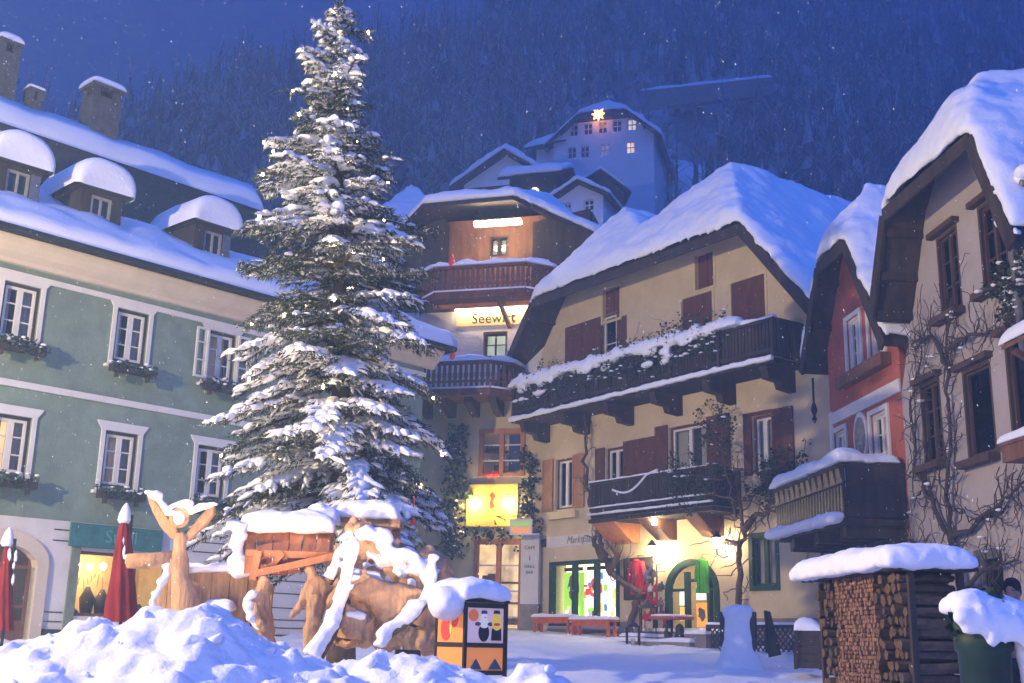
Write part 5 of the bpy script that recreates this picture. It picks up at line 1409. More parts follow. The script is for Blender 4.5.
def gable_house(px, py_base, y, wid, hgt, rise, dep, rot, mat, label, wins=(), roofmat='dark_wood', snow=.5, over=.6, half=0.0, name='hillside_house', dark_gable=False, gable_z=7.05):
    """small house on the slope; px,py_base: foot of its front; rot: turn of the front about z"""
    b = at(px, py_base, y); ud = V((math.cos(rot), math.sin(rot), 0))
    F = Face((b.x, b.y), ud); z0 = b.z
    H = thing(name, label, 'house', F.w(0, 0, z0))
    hw = wid / 2; ze = z0 + hgt; zr = ze + rise
    hu = hw * half
    outer = [(-hw, z0 - 8), (hw, z0 - 8), (hw, ze), (hu, zr - rise * half), (-hu, zr - rise * half), (-hw, ze)] if half else [(-hw, z0 - 8), (hw, z0 - 8), (hw, ze), (0, zr), (-hw, ze)]
    holes = [(u - w / 2, u + w / 2, z0 + z - h / 2, z0 + z + h / 2) for (u, z, w, h, l) in wins]
    mb = MB(); mb.wall(F, outer, holes, 0, .25, dep); mb.build('wall', M[mat], H)
    for (u, z, w, h, l) in wins:
        mb = MB(); s = .08
        for q in ((u - w / 2, u - w / 2 + s, z - h / 2, z + h / 2), (u + w / 2 - s, u + w / 2, z - h / 2, z + h / 2), (u - s / 2, u + s / 2, z - h / 2, z + h / 2), (u - w / 2, u + w / 2, z + h / 2 - s, z + h / 2), (u - w / 2, u + w / 2, z - s / 2, z + s / 2)):
            mb.box(F, q[0], q[1], -.2, -.1 + .004 * (q[1] - q[0] > .5), z0 + q[2], z0 + q[3])
        wn = mb.build('window', M['trim'], H)
        mb = MB(); mb.box(F, u - w / 2, u + w / 2, -.26, -.22, z0 + z - h / 2, z0 + z + h / 2); mb.build('pane', {0: DARKPANE, 1: LITW, 2: LITDIM, 3: LIT}[l], wn)
    if dark_gable:
        zb = z0 + gable_z; f = 1 - (zb - ze) / rise
        pts = [(-hw * f, zb), (hw * f, zb), (hu, zr - rise * half), (-hu, zr - rise * half)] if half else [(-hw * f, zb), (hw * f, zb), (0, zr)]
        mb = MB(); mb.fpoly(F, pts, .01, .08); mb.build('gable_boarding', M['dark_wood'], H)
    s = rise / hw; o = over
    eL, eR = (-hw - o, ze - o * s), (hw + o, ze - o * s)
    mb = MB(); up = .12
    if half:
        zh = zr - rise * half + up
        half_hip_roof(F, H, o, (eL[0], eL[1] + up), (-hu, zh), (hu, zh), (eR[0], eR[1] + up), [(0, zr + up)], o + hu * .9, dep + o, snow=snow, vox=.16)
    else:
        A, B, C = F.w(eL[0], o, eL[1] + up), F.w(0, o, zr + up), F.w(eR[0], o, eR[1] + up)
        A2, B2, C2 = F.w(eL[0], -dep - o, eL[1] + up), F.w(0, -dep - o, zr + up), F.w(eR[0], -dep - o, eR[1] + up)
        slab(mb, [A, B, B2, A2], .2); slab(mb, [C, C2, B2, B], .2); rf = mb.build('roof', M[roofmat], H)
        mb = MB(); snow_sheet(mb, [A, B, B2, A2], snow, (1, 0, 1, 1), .4, .3, over=.1); snow_sheet(mb, [B, C, C2, B2], snow, (0, 1, 1, 1), .4, .3, over=.1)
        soft_snow(mb.build('snow', M['snow'], rf, True), .12, 4)
    return H, F, z0
DARKPANE = pbr('dark_pane', (.012, .013, .016), .12, .2, 3, spec=.6)
M['far_white'] = pbr('limewash', (.82, .82, .82), .9, .06, 1)
# the big house high on the slope
ww = []
for k in range(5): ww.append((-2.85 + 1.4 * k, 6.35, .85, 1.15, 1 if k == 4 else 0))
for k, u in enumerate((-3.0, -1.75, .15, 2.6)): ww.append((u, 4.05, .85, 1.15, 3 if k == 3 else (2 if k == 2 else 0)))
big, FB, zb = gable_house(603, 190, 100.0, 9.6, 5.2, 4.3, 11, math.radians(-16), 'far_white', 'big white house high on the slope with a glowing star on its gable', ww, half=.48, snow=.6, over=.8, dark_gable=True)
st = MB(); n = 16; c_ = (-.3, zb + 7.35)
st.fpoly(FB, [(c_[0] + (.66 if i % 2 == 0 else .32) * math.cos(2 * pi * i / n), c_[1] + (.66 if i % 2 == 0 else .32) * math.sin(2 * pi * i / n)) for i in range(n)], .7, .9)
o = st.build('star_lamp', emit('star', (1, .34, .05), 13)); solo(o, FB.w(c_[0], .3, c_[1])); tag(o, 'glowing orange star hung on the gable of the white hillside house', 'star lamp')
sb = MB(); sb.box(FB, -6.6, -4.45, -8, -.5, zb - 8, zb + 4.9); wg = sb.build('side_wing', M['far_white'], big)
sb = MB(); slab(sb, [FB.w(-7.6, .4, zb + 4.8), FB.w(-3.6, .4, zb + 5.3), FB.w(-3.4, -3.5, zb + 7.6), FB.w(-6.2, -3.5, zb + 7.3)], .2); wr = sb.build('wing_roof', M['dark_wood'], big)
sb = MB(); snow_sheet(sb, [FB.w(-7.6, .4, zb + 4.82), FB.w(-3.6, .4, zb + 5.32), FB.w(-3.4, -3.5, zb + 7.62), FB.w(-6.2, -3.5, zb + 7.32)], .5, (1, 1, 1, 0), .5, .3, over=.1); sb.build('snow', M['snow'], wr, True)
for k, (uu, zz) in enumerate(((-1.9, 9.6), (2.6, 8.6))):
    sb = MB(); sb.box(FB, uu - .5, uu + .5, -5.5, -4.5, zb + zz - 3, zb + zz + .6); ch = sb.build('chimney', M['stone'], big); sb = MB(); snow_sheet(sb, [FB.w(uu - .6, -4.4, zb + zz + .6), FB.w(uu + .6, -4.4, zb + zz + .6), FB.w(uu + .6, -5.6, zb + zz + .6), FB.w(uu - .6, -5.6, zb + zz + .6)], .5, (1, 1, 1, 1), .3, .2); sb.build('snow', M['snow'], ch, True)
gable_house(505, 210, 78.0, 6.2, 2.2, 2.1, 9, math.radians(-12), 'far_white', 'low pale house with a snowy gable left of the dark timber barn', [(-1.2, 1.0, .9, 1.0, 0), (1.2, 1.0, .9, 1.0, 0)], snow=.65, over=.9)
gable_house(564, 213, 68.0, 4.0, 1.9, .95, 3.0, math.radians(72), 'dark_wood', 'dark timber barn under thick snow above the inn roof', [], snow=.5, over=.6)
gable_house(579, 220, 64.0, 3.0, 1.45, .85, 6, math.radians(-22), 'far_white', 'small white house with two windows beside the dark timber barn', [(-.75, .85, .5, .7, 0), (.6, .9, .65, .7, 0)], snow=.35, over=.5)
gable_house(600, 196, 74.0, 3.4, .5, 1.25, 5, math.radians(5), 'dark_wood', 'small dark gabled hut below the white hillside house', [], snow=.3, over=.4)
def hip_house():
    y = 56.0; c = at(410, 222, y); l = at(372, 220, y - 1.5); r = at(452, 226, y - .5); t = at(411, 182, y + 4); g = terrain(c.x, y)
    T = thing('hillside_house', 'dark boarded house with a pyramid of roof snow left behind the inn', 'house', (c.x, y, c.z - 6)); F = Face((c.x, y), V((1, .05, 0)))
    a, b = l.x - c.x + .4, r.x - c.x - .4
    mb = MB(); mb.box(F, a, b, -8, 0, c.z - 9, c.z); mb.build('wall', M['dark_wood'], T)
    E = [V((l.x, y - 1.2, l.z)), V((r.x, y - 1.2, r.z - .2)), V((r.x + .5, y + 9, r.z)), V((l.x - .5, y + 9, l.z))]
    mb = MB()
    for i in range(4): slab(mb, [E[i], E[(i + 1) % 4], t - V((0, 0, .6))], .15)
    rf = mb.build('roof', M['dark_wood'], T); mb = MB(); tt = t - V((0, 0, .6))
    for i in range(4): snow_sheet(mb, [E[i], E[(i + 1) % 4], tt + V((.01, 0, 0)), tt], .55, (0, 0, 1, 0), .4, .3, over=.1)
    soft_snow(mb.build('snow', M['snow'], rf, True), .12, 4)
hip_house()
gable_house(880, 250, 50.0, 3.0, 1.0, 1.6, 5, math.radians(-10), 'dark_wood', 'dark roof ridge peeping out behind the pale house gable', [], snow=.4, over=.4)
# wall lamp glimmer by the barn
o = MB(); q = at(535, 192, 66.5); o.blob(q, V((.28, 0, 0)), V((0, .2, 0)), V((0, 0, .3)), 2, 0); o = o.build('barn_lamp', emit('barn_lamp', (1, .75, .3), 9), None, True); solo(o, q); tag(o, 'small yellow lamp glowing beside the dark timber barn', 'lamp')
# retaining wall on the slope right of the big house
def slope_wall():
    a = at(640, 92, 122); b = at(772, 78, 122); d = V((b.x - a.x, b.y - a.y, 0)); F = Face((a.x, a.y), d); L = d.length
    t = thing('retaining_wall', 'long stone retaining wall on the slope above the white house', 'wall', F.w(L / 2, 0, a.z - 3)); mb = MB()
    mb.fpoly(F, [(0, a.z - 2.2), (L, b.z - 2.2), (L, b.z), (0, a.z)], -.6, .2); mb.build('masonry', M['stone'], t)
    mb = MB(); snow_sheet(mb, [F.w(0, .3, a.z), F.w(L, .3, b.z), F.w(L, -1.2, b.z), F.w(0, -1.2, a.z)], .5, (1, 1, 1, 1), .8, .4); mb.build('snow', M['snow'], t, True)
slope_wall()
# ------------------------------------------------------------------ the Christmas tree
def christmas_tree():
    rr = random.Random(42)
    Y = 20.0
    top = at(338, 2, Y); bx = at(343, 640, Y).x; X = bx
    g = ground_z(X, Y); Ht = top.z - g
    T = thing('christmas_tree', 'tall snow laden fir with tiny warm lights in the middle of the square', 'tree', (X, Y, g))
    axis = lambda z: V((X + (top.x - X) * (z / Ht), Y + .15 * math.sin(z * .5), g + z))
    mb = MB(); mb.tube([axis(Ht * i / 12) for i in range(13)], [.24 * (1 - i / 12.4) + .012 for i in range(13)], 10); mb.build('trunk', M['bark'], T, True)
    # outline in half widths by height (metres), left / right as the photo shows
    scl = Y / FPX * .91
    prof = [(12, 8, 8), (40, 24, 24), (75, 45, 42), (100, 60, 52), (130, 72, 58), (160, 82, 50), (190, 78, 62), (215, 88, 84), (245, 110, 90), (270, 120, 86), (300, 108, 92), (330, 118, 108), (360, 112, 104), (385, 120, 112), (410, 130, 98), (440, 128, 106), (470, 130, 118), (505, 150, 112), (540, 120, 100), (565, 80, 80)]
    tab = []
    for y, l, r in prof: tab.append((at(342, y, Y).z - g, l * scl, r * scl))
    tab.sort()
    def half(z):
        if z <= tab[0][0]: return tab[0][1:]
        for i in range(len(tab) - 1):
            if tab[i][0] <= z <= tab[i + 1][0]:
                f = (z - tab[i][0]) / (tab[i + 1][0] - tab[i][0]); return tuple(tab[i][k] * (1 - f) + tab[i + 1][k] * f for k in (1, 2))
        return tab[-1][1:]
    wood = MB(); ne = MB(); sn = MB(); tips = []
    def needles(p, q, n, ln, hang):
        d = (q - p).normalized()
        for i in range(n):
            t = (i + rr.random()) / n; c = p.lerp(q, t)
            a = rr.random() * 2 * pi; s = d.cross(V((0, 0, 1)))
            if s.length < .05: s = V((1, 0, 0))
            s.normalize(); u = s.cross(d)
            o = (s * math.cos(a) + u * math.sin(a) * .8 + d * .75 - V((0, 0, hang))).normalized() * ln * rr.uniform(.7, 1.25)
            wv = o.cross(V((rr.gauss(0, 1), rr.gauss(0, 1), rr.gauss(0, 1)))).normalized() * .013
            ne.cur = 1 if rr.random() < .17 else 0; ne.add([c - wv, c + wv, c + o], [(0, 1, 2)])
    def snow_on(p, q, r0, r1, k=4, lift=.3):
        """lobed strip of snow lying along a shoot"""
        d = q - p; L = d.length; n = max(3, int(L / .09)); d.normalize(); s = d.cross(V((0, 0, 1)))
        if s.length < .05: s = V((1, 0, 0))
        s.normalize(); u = s.cross(d); sides = 6; vs = []; off = rr.random() * 20
        for i in range(n + 1):
            t = i / n; r = (r0 * (1 - t) + r1 * t) * (math.sin(pi * min(1, .12 + .88 * t)) ** .5 if t > .5 else (.3 + .7 * min(1, t * 5)))
            r *= 1 + .45 * noise.noise(V((t * L * 7, off, 0)))
            if i == n: r *= .35
            c = p.lerp(q, t) + V((0, 0, r * lift))
            for k_ in range(sides):
                a = 2 * pi * k_ / sides
                vs.append(c + s * math.cos(a) * r + u * math.sin(a) * r * (.75 if math.sin(a) > 0 else .45))
        fs = [(i * sides + k_, i * sides + (k_ + 1) % sides, (i + 1) * sides + (k_ + 1) % sides, (i + 1) * sides + k_) for i in range(n) for k_ in range(sides)] + [tuple(range(sides)), tuple(reversed(range(n * sides, n * sides + sides)))]
        sn.add(vs, fs)
    z = Ht - .35; lev = 0
    while z > 2.0:
        f = z / Ht
        nb = 4 if f > .9 else (7 if f > .75 else 8)
        a0 = rr.random() * 6.28
        for k in range(nb):
            az = a0 + 2 * pi * k / nb + rr.gauss(0, .22)
            hl, hr = half(z - .2)
            cx = math.cos(az)
            L = (hr if cx > 0 else hl) * abs(cx) ** 2 + (hl + hr) / 2 * (1 - abs(cx) ** 2)
            L *= rr.choice((1.18, 1.0, .9, .74, .6, 1.05)) * rr.uniform(.92, 1.08)
            L = max(.12, L)
            if f > .80: L *= rr.choice((.4, .5, .62, .8, 1.05))
            droop = .18 + .34 * (1 - f) + rr.gauss(0, .07); rise = .50 if f > .8 else (.16 if f > .5 else .02)
            h = V((math.cos(az), math.sin(az), 0)); p0 = axis(z + rr.uniform(-.1, .1))
            N = max(4, int(L / .2)); pts = []
            for i in range(N + 1):
                t = i / N; pts.append(p0 + h * L * t + V((0, 0, L * (rise * t - droop * t * t * 1.0 + .07 * t ** 5))) + V((rr.gauss(0, .01), rr.gauss(0, .01), 0)))
            wood.tube(pts, [.035 * (1 - .8 * i / N) * min(1, L) + .006 for i in range(N + 1)], 4, False)
            side = h.cross(V((0, 0, 1)))
            heavy = noise.noise(V((math.cos(az) * 1.3 + z * .9, math.sin(az) * 1.3, z * .55))) + rr.gauss(0, .12) > -.10
            for i in range(1, N + 1):
                p, q = pts[i - 1], pts[i]; t = i / N
                needles(p, q, 18, .12, .2)
                if t > .22:
                    for sg in (-1, 1):
                        for rep in range(2 if t < .92 else 1):
                            if rr.random() < .10: continue
                            tl = min(.66, .14 + L * .30) * (1 - .62 * t) * rr.uniform(.7, 1.35) + .08
                            dv = (h * rr.uniform(.65, 1.1) + side * sg * rr.uniform(.55, 1.0) + V((0, 0, -rr.uniform(.12, .55) * (1.25 - f)))).normalized()
                            b = p.lerp(q, rr.random()); e = b + dv * tl; mdl = b.lerp(e, .55) + V((0, 0, .03))
                            needles(b, mdl, 7, .10, .2); needles(mdl, e, 9, .10, .3)
                            if tl > .3:
                                for _ in range(2):
                                    e2 = mdl + (dv + side * rr.uniform(-.9, .9) + V((0, 0, -.35))).normalized() * tl * .5; needles(mdl, e2, 7, .09, .3)
                                    if heavy and rr.random() < .65: snow_on(mdl + V((0, 0, .012)), e2 + V((0, 0, .004)), .042, .034)
                            if rr.random() < (.92 if heavy else .22) * (.55 + .45 * t): snow_on(b + V((0, 0, .015)), e + V((0, 0, .004)), .030 + .036 * heavy, .038 + .034 * heavy)
            # snow pad on the branch itself
            if L > .4:
                i0 = max(1, int(N * rr.uniform(.25, .45)))
                for i in range(i0, N):
                    if rr.random() < (.9 if heavy else .45): snow_on(pts[i] + V((0, 0, .02)), pts[i + 1] + V((0, 0, .02)), .06 + .045 * heavy, .065 + .045 * heavy)
                if heavy and L > .8:
                    for _ in range(rr.randint(2, 3) + 2 * (L > 1.2)):
                        t = rr.uniform(.45, .88); c = pts[int(t * N)]
                        dv = (pts[min(N, int(t * N) + 1)] - pts[max(0, int(t * N) - 1)]).normalized()
                        sn.blob(c + V((0, 0, .055)) + side * rr.uniform(-.1, .1), dv * rr.uniform(.16, .34), side * rr.uniform(.10, .21), V((0, 0, rr.uniform(.06, .10))), 2, .7, 5, rr.random() * 30)
            tips.append((pts[-1], az, z)); tips.append((pts[max(1, int(N * .6))], az, z))
        z -= (.24 if f > .9 else .31) * rr.uniform(.85, 1.2); lev += 1
    # leading shoot
    needles(axis(Ht - 1.2), axis(Ht), 60, .10, 0)
    wood.tube([axis(Ht - .4), axis(Ht + .05)], [.02, .01], 5)
    for dz, l in ((.12, .22), (.3, .3), (.5, .4), (.7, .45)):
        for k in range(4):
            a = k * 1.57 + dz * 9; b = axis(Ht - dz); e = b + V((math.cos(a), math.sin(a), .75)) * l * .6; wood.tube([b, e], [.012, .006], 4); needles(b, e, 14, .09, 0)
    wood.build('branch_wood', M['bark'], T); ne.build('crown', [M['needles'], M['frosted']], T); sn.build('snow', M['snow'], T, True)
    # fairy lights
    fl = emit('fairy_light', (1, .68, .34), 160)
    rr.shuffle(tips); used = []
    for p, az, z in tips:
        if len(used) >= 70: break
        if math.sin(az) > .35 and rr.random() < .8: continue
        if any((p - q).length < .45 for q in used): continue
        used.append(p)
    base = None
    for i, p in enumerate(used):
        if base is None:
            mb = MB(); mb.blob(p, V((.024, 0, 0)), V((0, .024, 0)), V((0, 0, .034)), 1, 0); me = mb.build('fairy_light', fl, T, True)
            me.data.transform(Matrix.Translation(-(p - wloc(T)))); me.location = p - wloc(T); base = me
        else:
            o = base.copy(); COL.objects.link(o); o.parent = T; o.location = p - wloc(T)
    # red bauble low on the right
    q = at(413, 522, Y - 1.0); mb = MB(); mb.blob(q, V((.05, 0, 0)), V((0, .05, 0)), V((0, 0, .06)), 2, 0); mb.blob(q + V((0, 0, .13)), V((.035, 0, 0)), V((0, .035, 0)), V((0, 0, .045)), 1, 0); mb.blob(q + V((0, 0, .21)), V((.025, 0, 0)), V((0, .025, 0)), V((0, 0, .03)), 1, 0); mb.tube([q, q + V((0, 0, .4))], .01, 4)
    mb.build('red_ornament', emit('bauble', (.6, .02, .02), .3, (.5, .02, .02)), T, True)
christmas_tree()
# ------------------------------------------------------------------ wooden nativity in front of the tree
YN = 15.6
def blade(mb, pts, y, th, taper=.0):
    """thick carved board: outline by pixels at depth y, thickness th, edges rounded by a bevel"""
    F = Face((0, y), (1, 0)); mb.fpoly(F, [F.p(*p) for p in pts], -th, 0)
def carved(name, label, cat, parts, y, group=None, base=None):
    """parts: list of (part name, outline pixels, dy, thickness, material)"""
    b = base or at(*parts[0][1][0], y); t = thing(name, label, cat, (b.x, y, ground_z(b.x, y)), group)
    for (nm, pts, dy, th, mat) in parts:
        mb = MB(); blade(mb, pts, y + dy, th); o = mb.build(nm, M[mat], t, bevel=min(.03, th * .25))
    return t
def skin_body(name, segs, mat, parent, sub=2):
    """one continuous carved figure grown along joints: segs = {key:(pos, r)}, edges"""
    verts, edges, root = segs
    keys = list(verts); me = bpy.data.meshes.new(name); off = wloc(parent) if parent is not None else V((0, 0, 0))
    me.from_pydata([tuple(V(verts[k][0]) - off) for k in keys], [(keys.index(a), keys.index(b)) for a, b in edges], [])
    o = bpy.data.objects.new(name, me); COL.objects.link(o)
    if parent is not None: o.parent = parent
    m = o.modifiers.new('skin', 'SKIN')
    for i, k in enumerate(keys):
        r = verts[k][1]; me.skin_vertices[0].data[i].radius = r if hasattr(r, '__len__') else (r, r)
        me.skin_vertices[0].data[i].use_root = (k == root)
    m.use_smooth_shade = True
    s = o.modifiers.new('sub', 'SUBSURF'); s.levels = sub; s.render_levels = sub
    if mat == 'pale_wood':      # chisel marks
        tx = bpy.data.textures.get('chisel') or bpy.data.textures.new('chisel', 'VORONOI'); tx.noise_scale = .11; s.levels = s.render_levels = 3
        d = o.modifiers.new('chisel', 'DISPLACE'); d.texture = tx; d.strength = .05; d.texture_coords = 'GLOBAL'
    me.materials.append(M[mat] if isinstance(mat, str) else mat)
    return o
def snow_cap(px0, py0, px1, py1, y, wy, h, parent, over=.05, lump=.4, step=.12, name='snow', vox=.03):
    a, b = at(px0, py0, y), at(px1, py1, y)
    mb = MB(); d = V((0, wy / 2, 0)); snow_sheet(mb, [a - d, b - d, b + d, a + d], h, (1, 1, 1, 1), step, lump, over=over, freq=2.4)
    o = mb.build(name, M['snow'], parent, True); soft_snow(o, vox, 3); return o
def snow_line(pix, y, r, parent, name='snow'):
    mb = MB(); pts = [at(*p, y) for p in pix]; n = len(pts); P = []
    for i in range(n - 1):
        for k in range(4): P.append(pts[i].lerp(pts[i + 1], k / 4))
    P.append(pts[-1])
    mb.tube(P, [.85 * r * (.75 + .5 * noise.noise(p * 3)) * (1 if 0 < i < len(P) - 1 else .5) for i, p in enumerate(P)], 8)
    rr = random.Random(int(pix[0][0])); P2 = P[::2]
    for p in P2: s_ = r * rr.uniform(.5, 1.15); mb.blob(p + V((rr.uniform(-.5, .5) * r, rr.uniform(-.4, .1) * r, rr.uniform(-.5, .5) * r)), V((s_ * 1.3, 0, 0)), V((0, s_, 0)), V((0, 0, s_ * .8)), 1, .5, 5, p.x)
    o = mb.build(name, M['snow'], parent, True); soft_snow(o, .025, 3); return o
def wood_pile_limb(name, label, pix, y, r0, r1, snow=True):
    pts = [at(*p, y - .05 * i) for i, p in enumerate(pix)]; P = []
    for i in range(len(pts) - 1):
        for k in range(3): P.append(pts[i].lerp(pts[i + 1], k / 3))
    P.append(pts[-1]); n = len(P)
    t = thing(name, label, 'branch', P[-1]); mb = MB(); mb.tube(P, [r0 + (r1 - r0) * i / n for i in range(n)], 8); mb.build('limb', M['bark'], t, True)
    mb = MB(); mb.tube([p + V((.0, -.03, .05 + r0 * .3)) for p in P], [(.042 + (r0 + (r1 - r0) * i / n) * .7) * (1.0 + .5 * noise.noise(p * 4)) * (.45 if i in (0, n) else 1) for i, p in enumerate(P)], 8)
    rr = random.Random(int(pix[0][0]))
    for p in P[::2]: s_ = rr.uniform(.05, .09); mb.blob(p + V((rr.uniform(-.07, .07), rr.uniform(-.1, .0), rr.uniform(0, .14))), V((s_ * 1.3, 0, 0)), V((0, s_, 0)), V((0, 0, s_ * .8)), 1, .5, 5, p.x)
    soft_snow(mb.build('snow', M['snow'], t, True), .025, 3)
def nativity():
    Y = YN
    # angel: carved figure with raised wings
    y = Y
    b = at(188, 600, y); T = thing('angel_sculpture', 'carved wooden angel with raised snow topped wings at the left of the crib', 'sculpture', (b.x, y, ground_z(b.x, y)))
    def q(px, py, dy=0): return at(px, py, y + dy)
    prof = [(533, 180.5, .06), (538, 180.5, .085), (544, 180, .085), (550, 180, .085), (553, 179.5, .10), (557, 179, .125), (562, 178.5, .14), (567, 178.5, .14), (572, 179, .125), (576, 180, .13), (582, 182, .15), (602, 186, .19), (650, 190, .22)]
    mb = MB(); vs = []; sd = 20
    for py, px, r in prof:
        c = q(px, py)
        for k in range(sd): a = 2 * pi * k / sd; vs.append(c + V((r * math.cos(a), r * .8 * math.sin(a), 0)))
    mb.add(vs, [(i * sd + (k + 1) % sd, i * sd + k, (i + 1) * sd + k, (i + 1) * sd + (k + 1) % sd) for i in range(len(prof) - 1) for k in range(sd)] + [tuple(range(sd))]); mb.build('body', M['pale_wood'], T, True)
    for nm, pts in (('wing', [(146, 492), (152, 497), (166, 515), (178, 530), (178, 541), (170, 538), (160, 527), (152, 512), (148, 502)]),
                    ('wing', [(214, 505), (213, 514), (206, 524), (196, 533), (187, 542), (186, 533), (194, 522), (205, 510)])):
        mb = MB(); blade(mb, pts, y + .02, .14); mb.build(nm, M['pale_wood'], T, bevel=.03)
    c = q(180, 519); mb = MB(); R_ = .105
    mb.tube([c + V((R_ * math.cos(a), -.02, R_ * 1.1 * math.sin(a) + .02)) for a in [2 * pi * i / 20 for i in range(21)]], .035, 6); mb.build('halo', M['pale_wood'], T, True)
    mb = MB(); mb.blob(c + V((0, -.02, .01)), V((.085, 0, 0)), V((0, .09, 0)), V((0, 0, .105)), 2, .05); mb.build('head', M['snow'], T, True)
    snow_line([(146, 490), (156, 497), (167, 510), (172, 512)], y - .03, .075, T); snow_line([(168, 509), (178, 503), (188, 505), (192, 512)], y - .04, .07, T); snow_line([(190, 512), (202, 508), (215, 503)], y - .03, .06, T)
    snow_line([(170, 560), (166, 575), (158, 592), (152, 604)], y - .02, .075, T)
    mb = MB(); p = [q(128, 561), q(150, 561), q(172, 559)]; mb.tube(p, [.10, .11, .11], 10); mb.build('trumpet', M['pale_wood'], T, True); snow_line([(128, 556), (150, 556), (170, 554)], y, .05, T)
    # the long low board with snow holes
    yb = Y + .45; b = at(210, 640, yb); t = thing('crib_board', 'long wooden crib wall of upright boards behind the carved angel', 'crib wall', (b.x, yb, ground_z(b.x, yb)))
    mb = MB(); rr = random.Random(6); px = 152; F = Face((0, yb), (1, 0))
    topy = lambda x: 604 - (x - 152) * 1.5 if x < 172 else (572 if x < 238 else 572 + (x - 238) * .4)
    while px < 273:
        w_ = rr.uniform(7, 11); a, z1 = F.p(px, topy(px) + rr.uniform(-1.2, 1.2)); c, z2 = F.p(px + w_ - .35, topy(px + w_) + rr.uniform(-1.2, 1.2)); z0 = ground_z(0, yb) - .1; n_ = rr.uniform(-.03, .03)
        mb.fpoly(F, [(a, z0), (c, z0), (c, z2), (a, z1)], -.06 + n_, .02 + n_); px += w_
    mb.box(F, F.p(172, 590)[0], F.p(272, 590)[0], -.14, -.1, F.p(200, 592)[1], F.p(200, 586)[1]); mb.build('boards', M['pale_wood'], t)
    snow_cap(176, 573, 246, 572, Y + .4, .34, .13, t)
    snow_cap(205, 612, 234, 612, Y + .2, .4, .16, t)
    # bowing shepherd carved round
    b = at(258, 640, Y); T = thing('kneeling_figure', 'small carved wooden shepherd bowing under the tilted plank roof', 'sculpture', (b.x, Y, ground_z(b.x, Y)), 'carved crib figures')
    def k(px, py, dy=0, r=.1): return (at(px, py, Y + dy), r)
    v = {'ft': k(268, 655, -.1, .12), 'hip': k(262, 622, -.1, .15), 'ch': k(258, 600, -.15, .14), 'nk': k(264, 584, -.2, .08), 'hd': k(267, 577, -.22, .085), 'sh': k(252, 606, -.28, .07), 'el': k(259, 622, -.34, .055), 'hn': k(266, 630, -.36, .05)}
    skin_body('body', (v, [('ft', 'hip'), ('hip', 'ch'), ('ch', 'nk'), ('nk', 'hd'), ('ch', 'sh'), ('sh', 'el'), ('el', 'hn')], 'hip'), 'pale_wood', T)
    snow_line([(250, 592), (246, 605), (252, 618), (260, 628)], Y - .32, .075, T)
    # standing figure in a long robe
    b = at(318, 640, Y); T = thing('standing_figure', 'carved wooden figure in a long robe standing below the plank roof with arms spread', 'sculpture', (b.x, Y, ground_z(b.x, Y)), 'carved crib figures')
    v = {'ft': k(311, 655, -.1, (.24, .14)), 'kn': k(313, 628, -.1, (.2, .13)), 'hip': k(315, 606, -.1, (.17, .12)), 'ch': k(317, 588, -.1, (.15, .11)), 'nk': k(313, 576, -.1, .07), 'hd': k(310, 571, -.12, .085), 'hd2': k(309, 566, -.1, .07),
         's1': k(307, 592, -.16, .07), 'e1': k(300, 606, -.2, .055), 'h1': k(290, 618, -.24, .045), 's2': k(326, 584, -.1, .065), 'e2': k(334, 584, -.1, .05), 'h2': k(341, 581, -.1, .045)}
    skin_body('body', (v, [('ft', 'kn'), ('kn', 'hip'), ('hip', 'ch'), ('ch', 'nk'), ('nk', 'hd'), ('hd', 'hd2'), ('ch', 's1'), ('s1', 'e1'), ('e1', 'h1'), ('ch', 's2'), ('s2', 'e2'), ('e2', 'h2')], 'hip'), 'pale_wood', T)
    # plank lean-to roof tipped towards the viewer
    b = at(290, 640, Y); T = thing('stable_roof', 'tilted roof of reddish planks under deep snow over the crib figures', 'shelter', (b.x, Y, ground_z(b.x, Y)))
    tops = [(247, 536), (256, 533), (270, 531), (274, 527), (290, 529), (290, 527), (303, 529), (318, 534), (330, 536)]; 
    rr = random.Random(5); n = 6; xs = [246, 257, 274, 290, 303, 317, 331]
    for i in range(n):
        a, b_ = xs[i] + .6, xs[i + 1] - .6; yt = [533, 530, 531, 527, 533, 535][i]; yb = [574, 575, 576, 574, 568, 562][i]
        mb = MB(); 
        c0, c1, c2, c3 = at(a - 3, yb, Y - .1), at(b_ - 3, yb - 1, Y - .1), at(b_, yt + 1, Y + .55), at(a, yt, Y + .55)
        nn = V((0, .04, .03)); mb.hexa([c0, c1, c1 + nn, c0 + nn, c3, c2, c2 + nn, c3 + nn]); mb.build('plank', M['red_wood'], T)
    for (p0, p1, dy, w_) in (((246, 553), (336, 556), -.02, .085), ((254, 574), (336, 556), -.16, .09), ((262, 576), (284, 553), -.06, .07), ((253, 580), (259, 551), -.14, .1)):
        mb = MB(); mb.beam(at(*p0, Y + dy), at(*p1, Y + dy), w_, w_); mb.build('batten', M['red_wood'], T)
    for (p0, p1, dy) in (((248, 536), (246, 640), .55), ((338, 545), (339, 640), .1)):
        mb = MB(); mb.beam(at(*p0, Y + dy), at(*p1, Y + dy), .11, .11); mb.build('post', M['pale_wood'], T)
    mb = MB(); d = V((0, .5, 0))
    A, B = at(238, 545, Y + .3), at(340, 541, Y + .3)
    snow_sheet(mb, [at(243, 533, Y + .35), at(334, 533, Y + .35), at(336, 527, Y + 1.3), at(240, 526, Y + 1.3)], .26, (1, 1, 1, 1), .1, .35, over=.06, freq=2.5)
    soft_snow(mb.build('snow', M['snow'], T, True), .035, 3)
    snow_line([(240, 524), (238, 545), (237, 568), (243, 575)], Y + .3, .13, T)
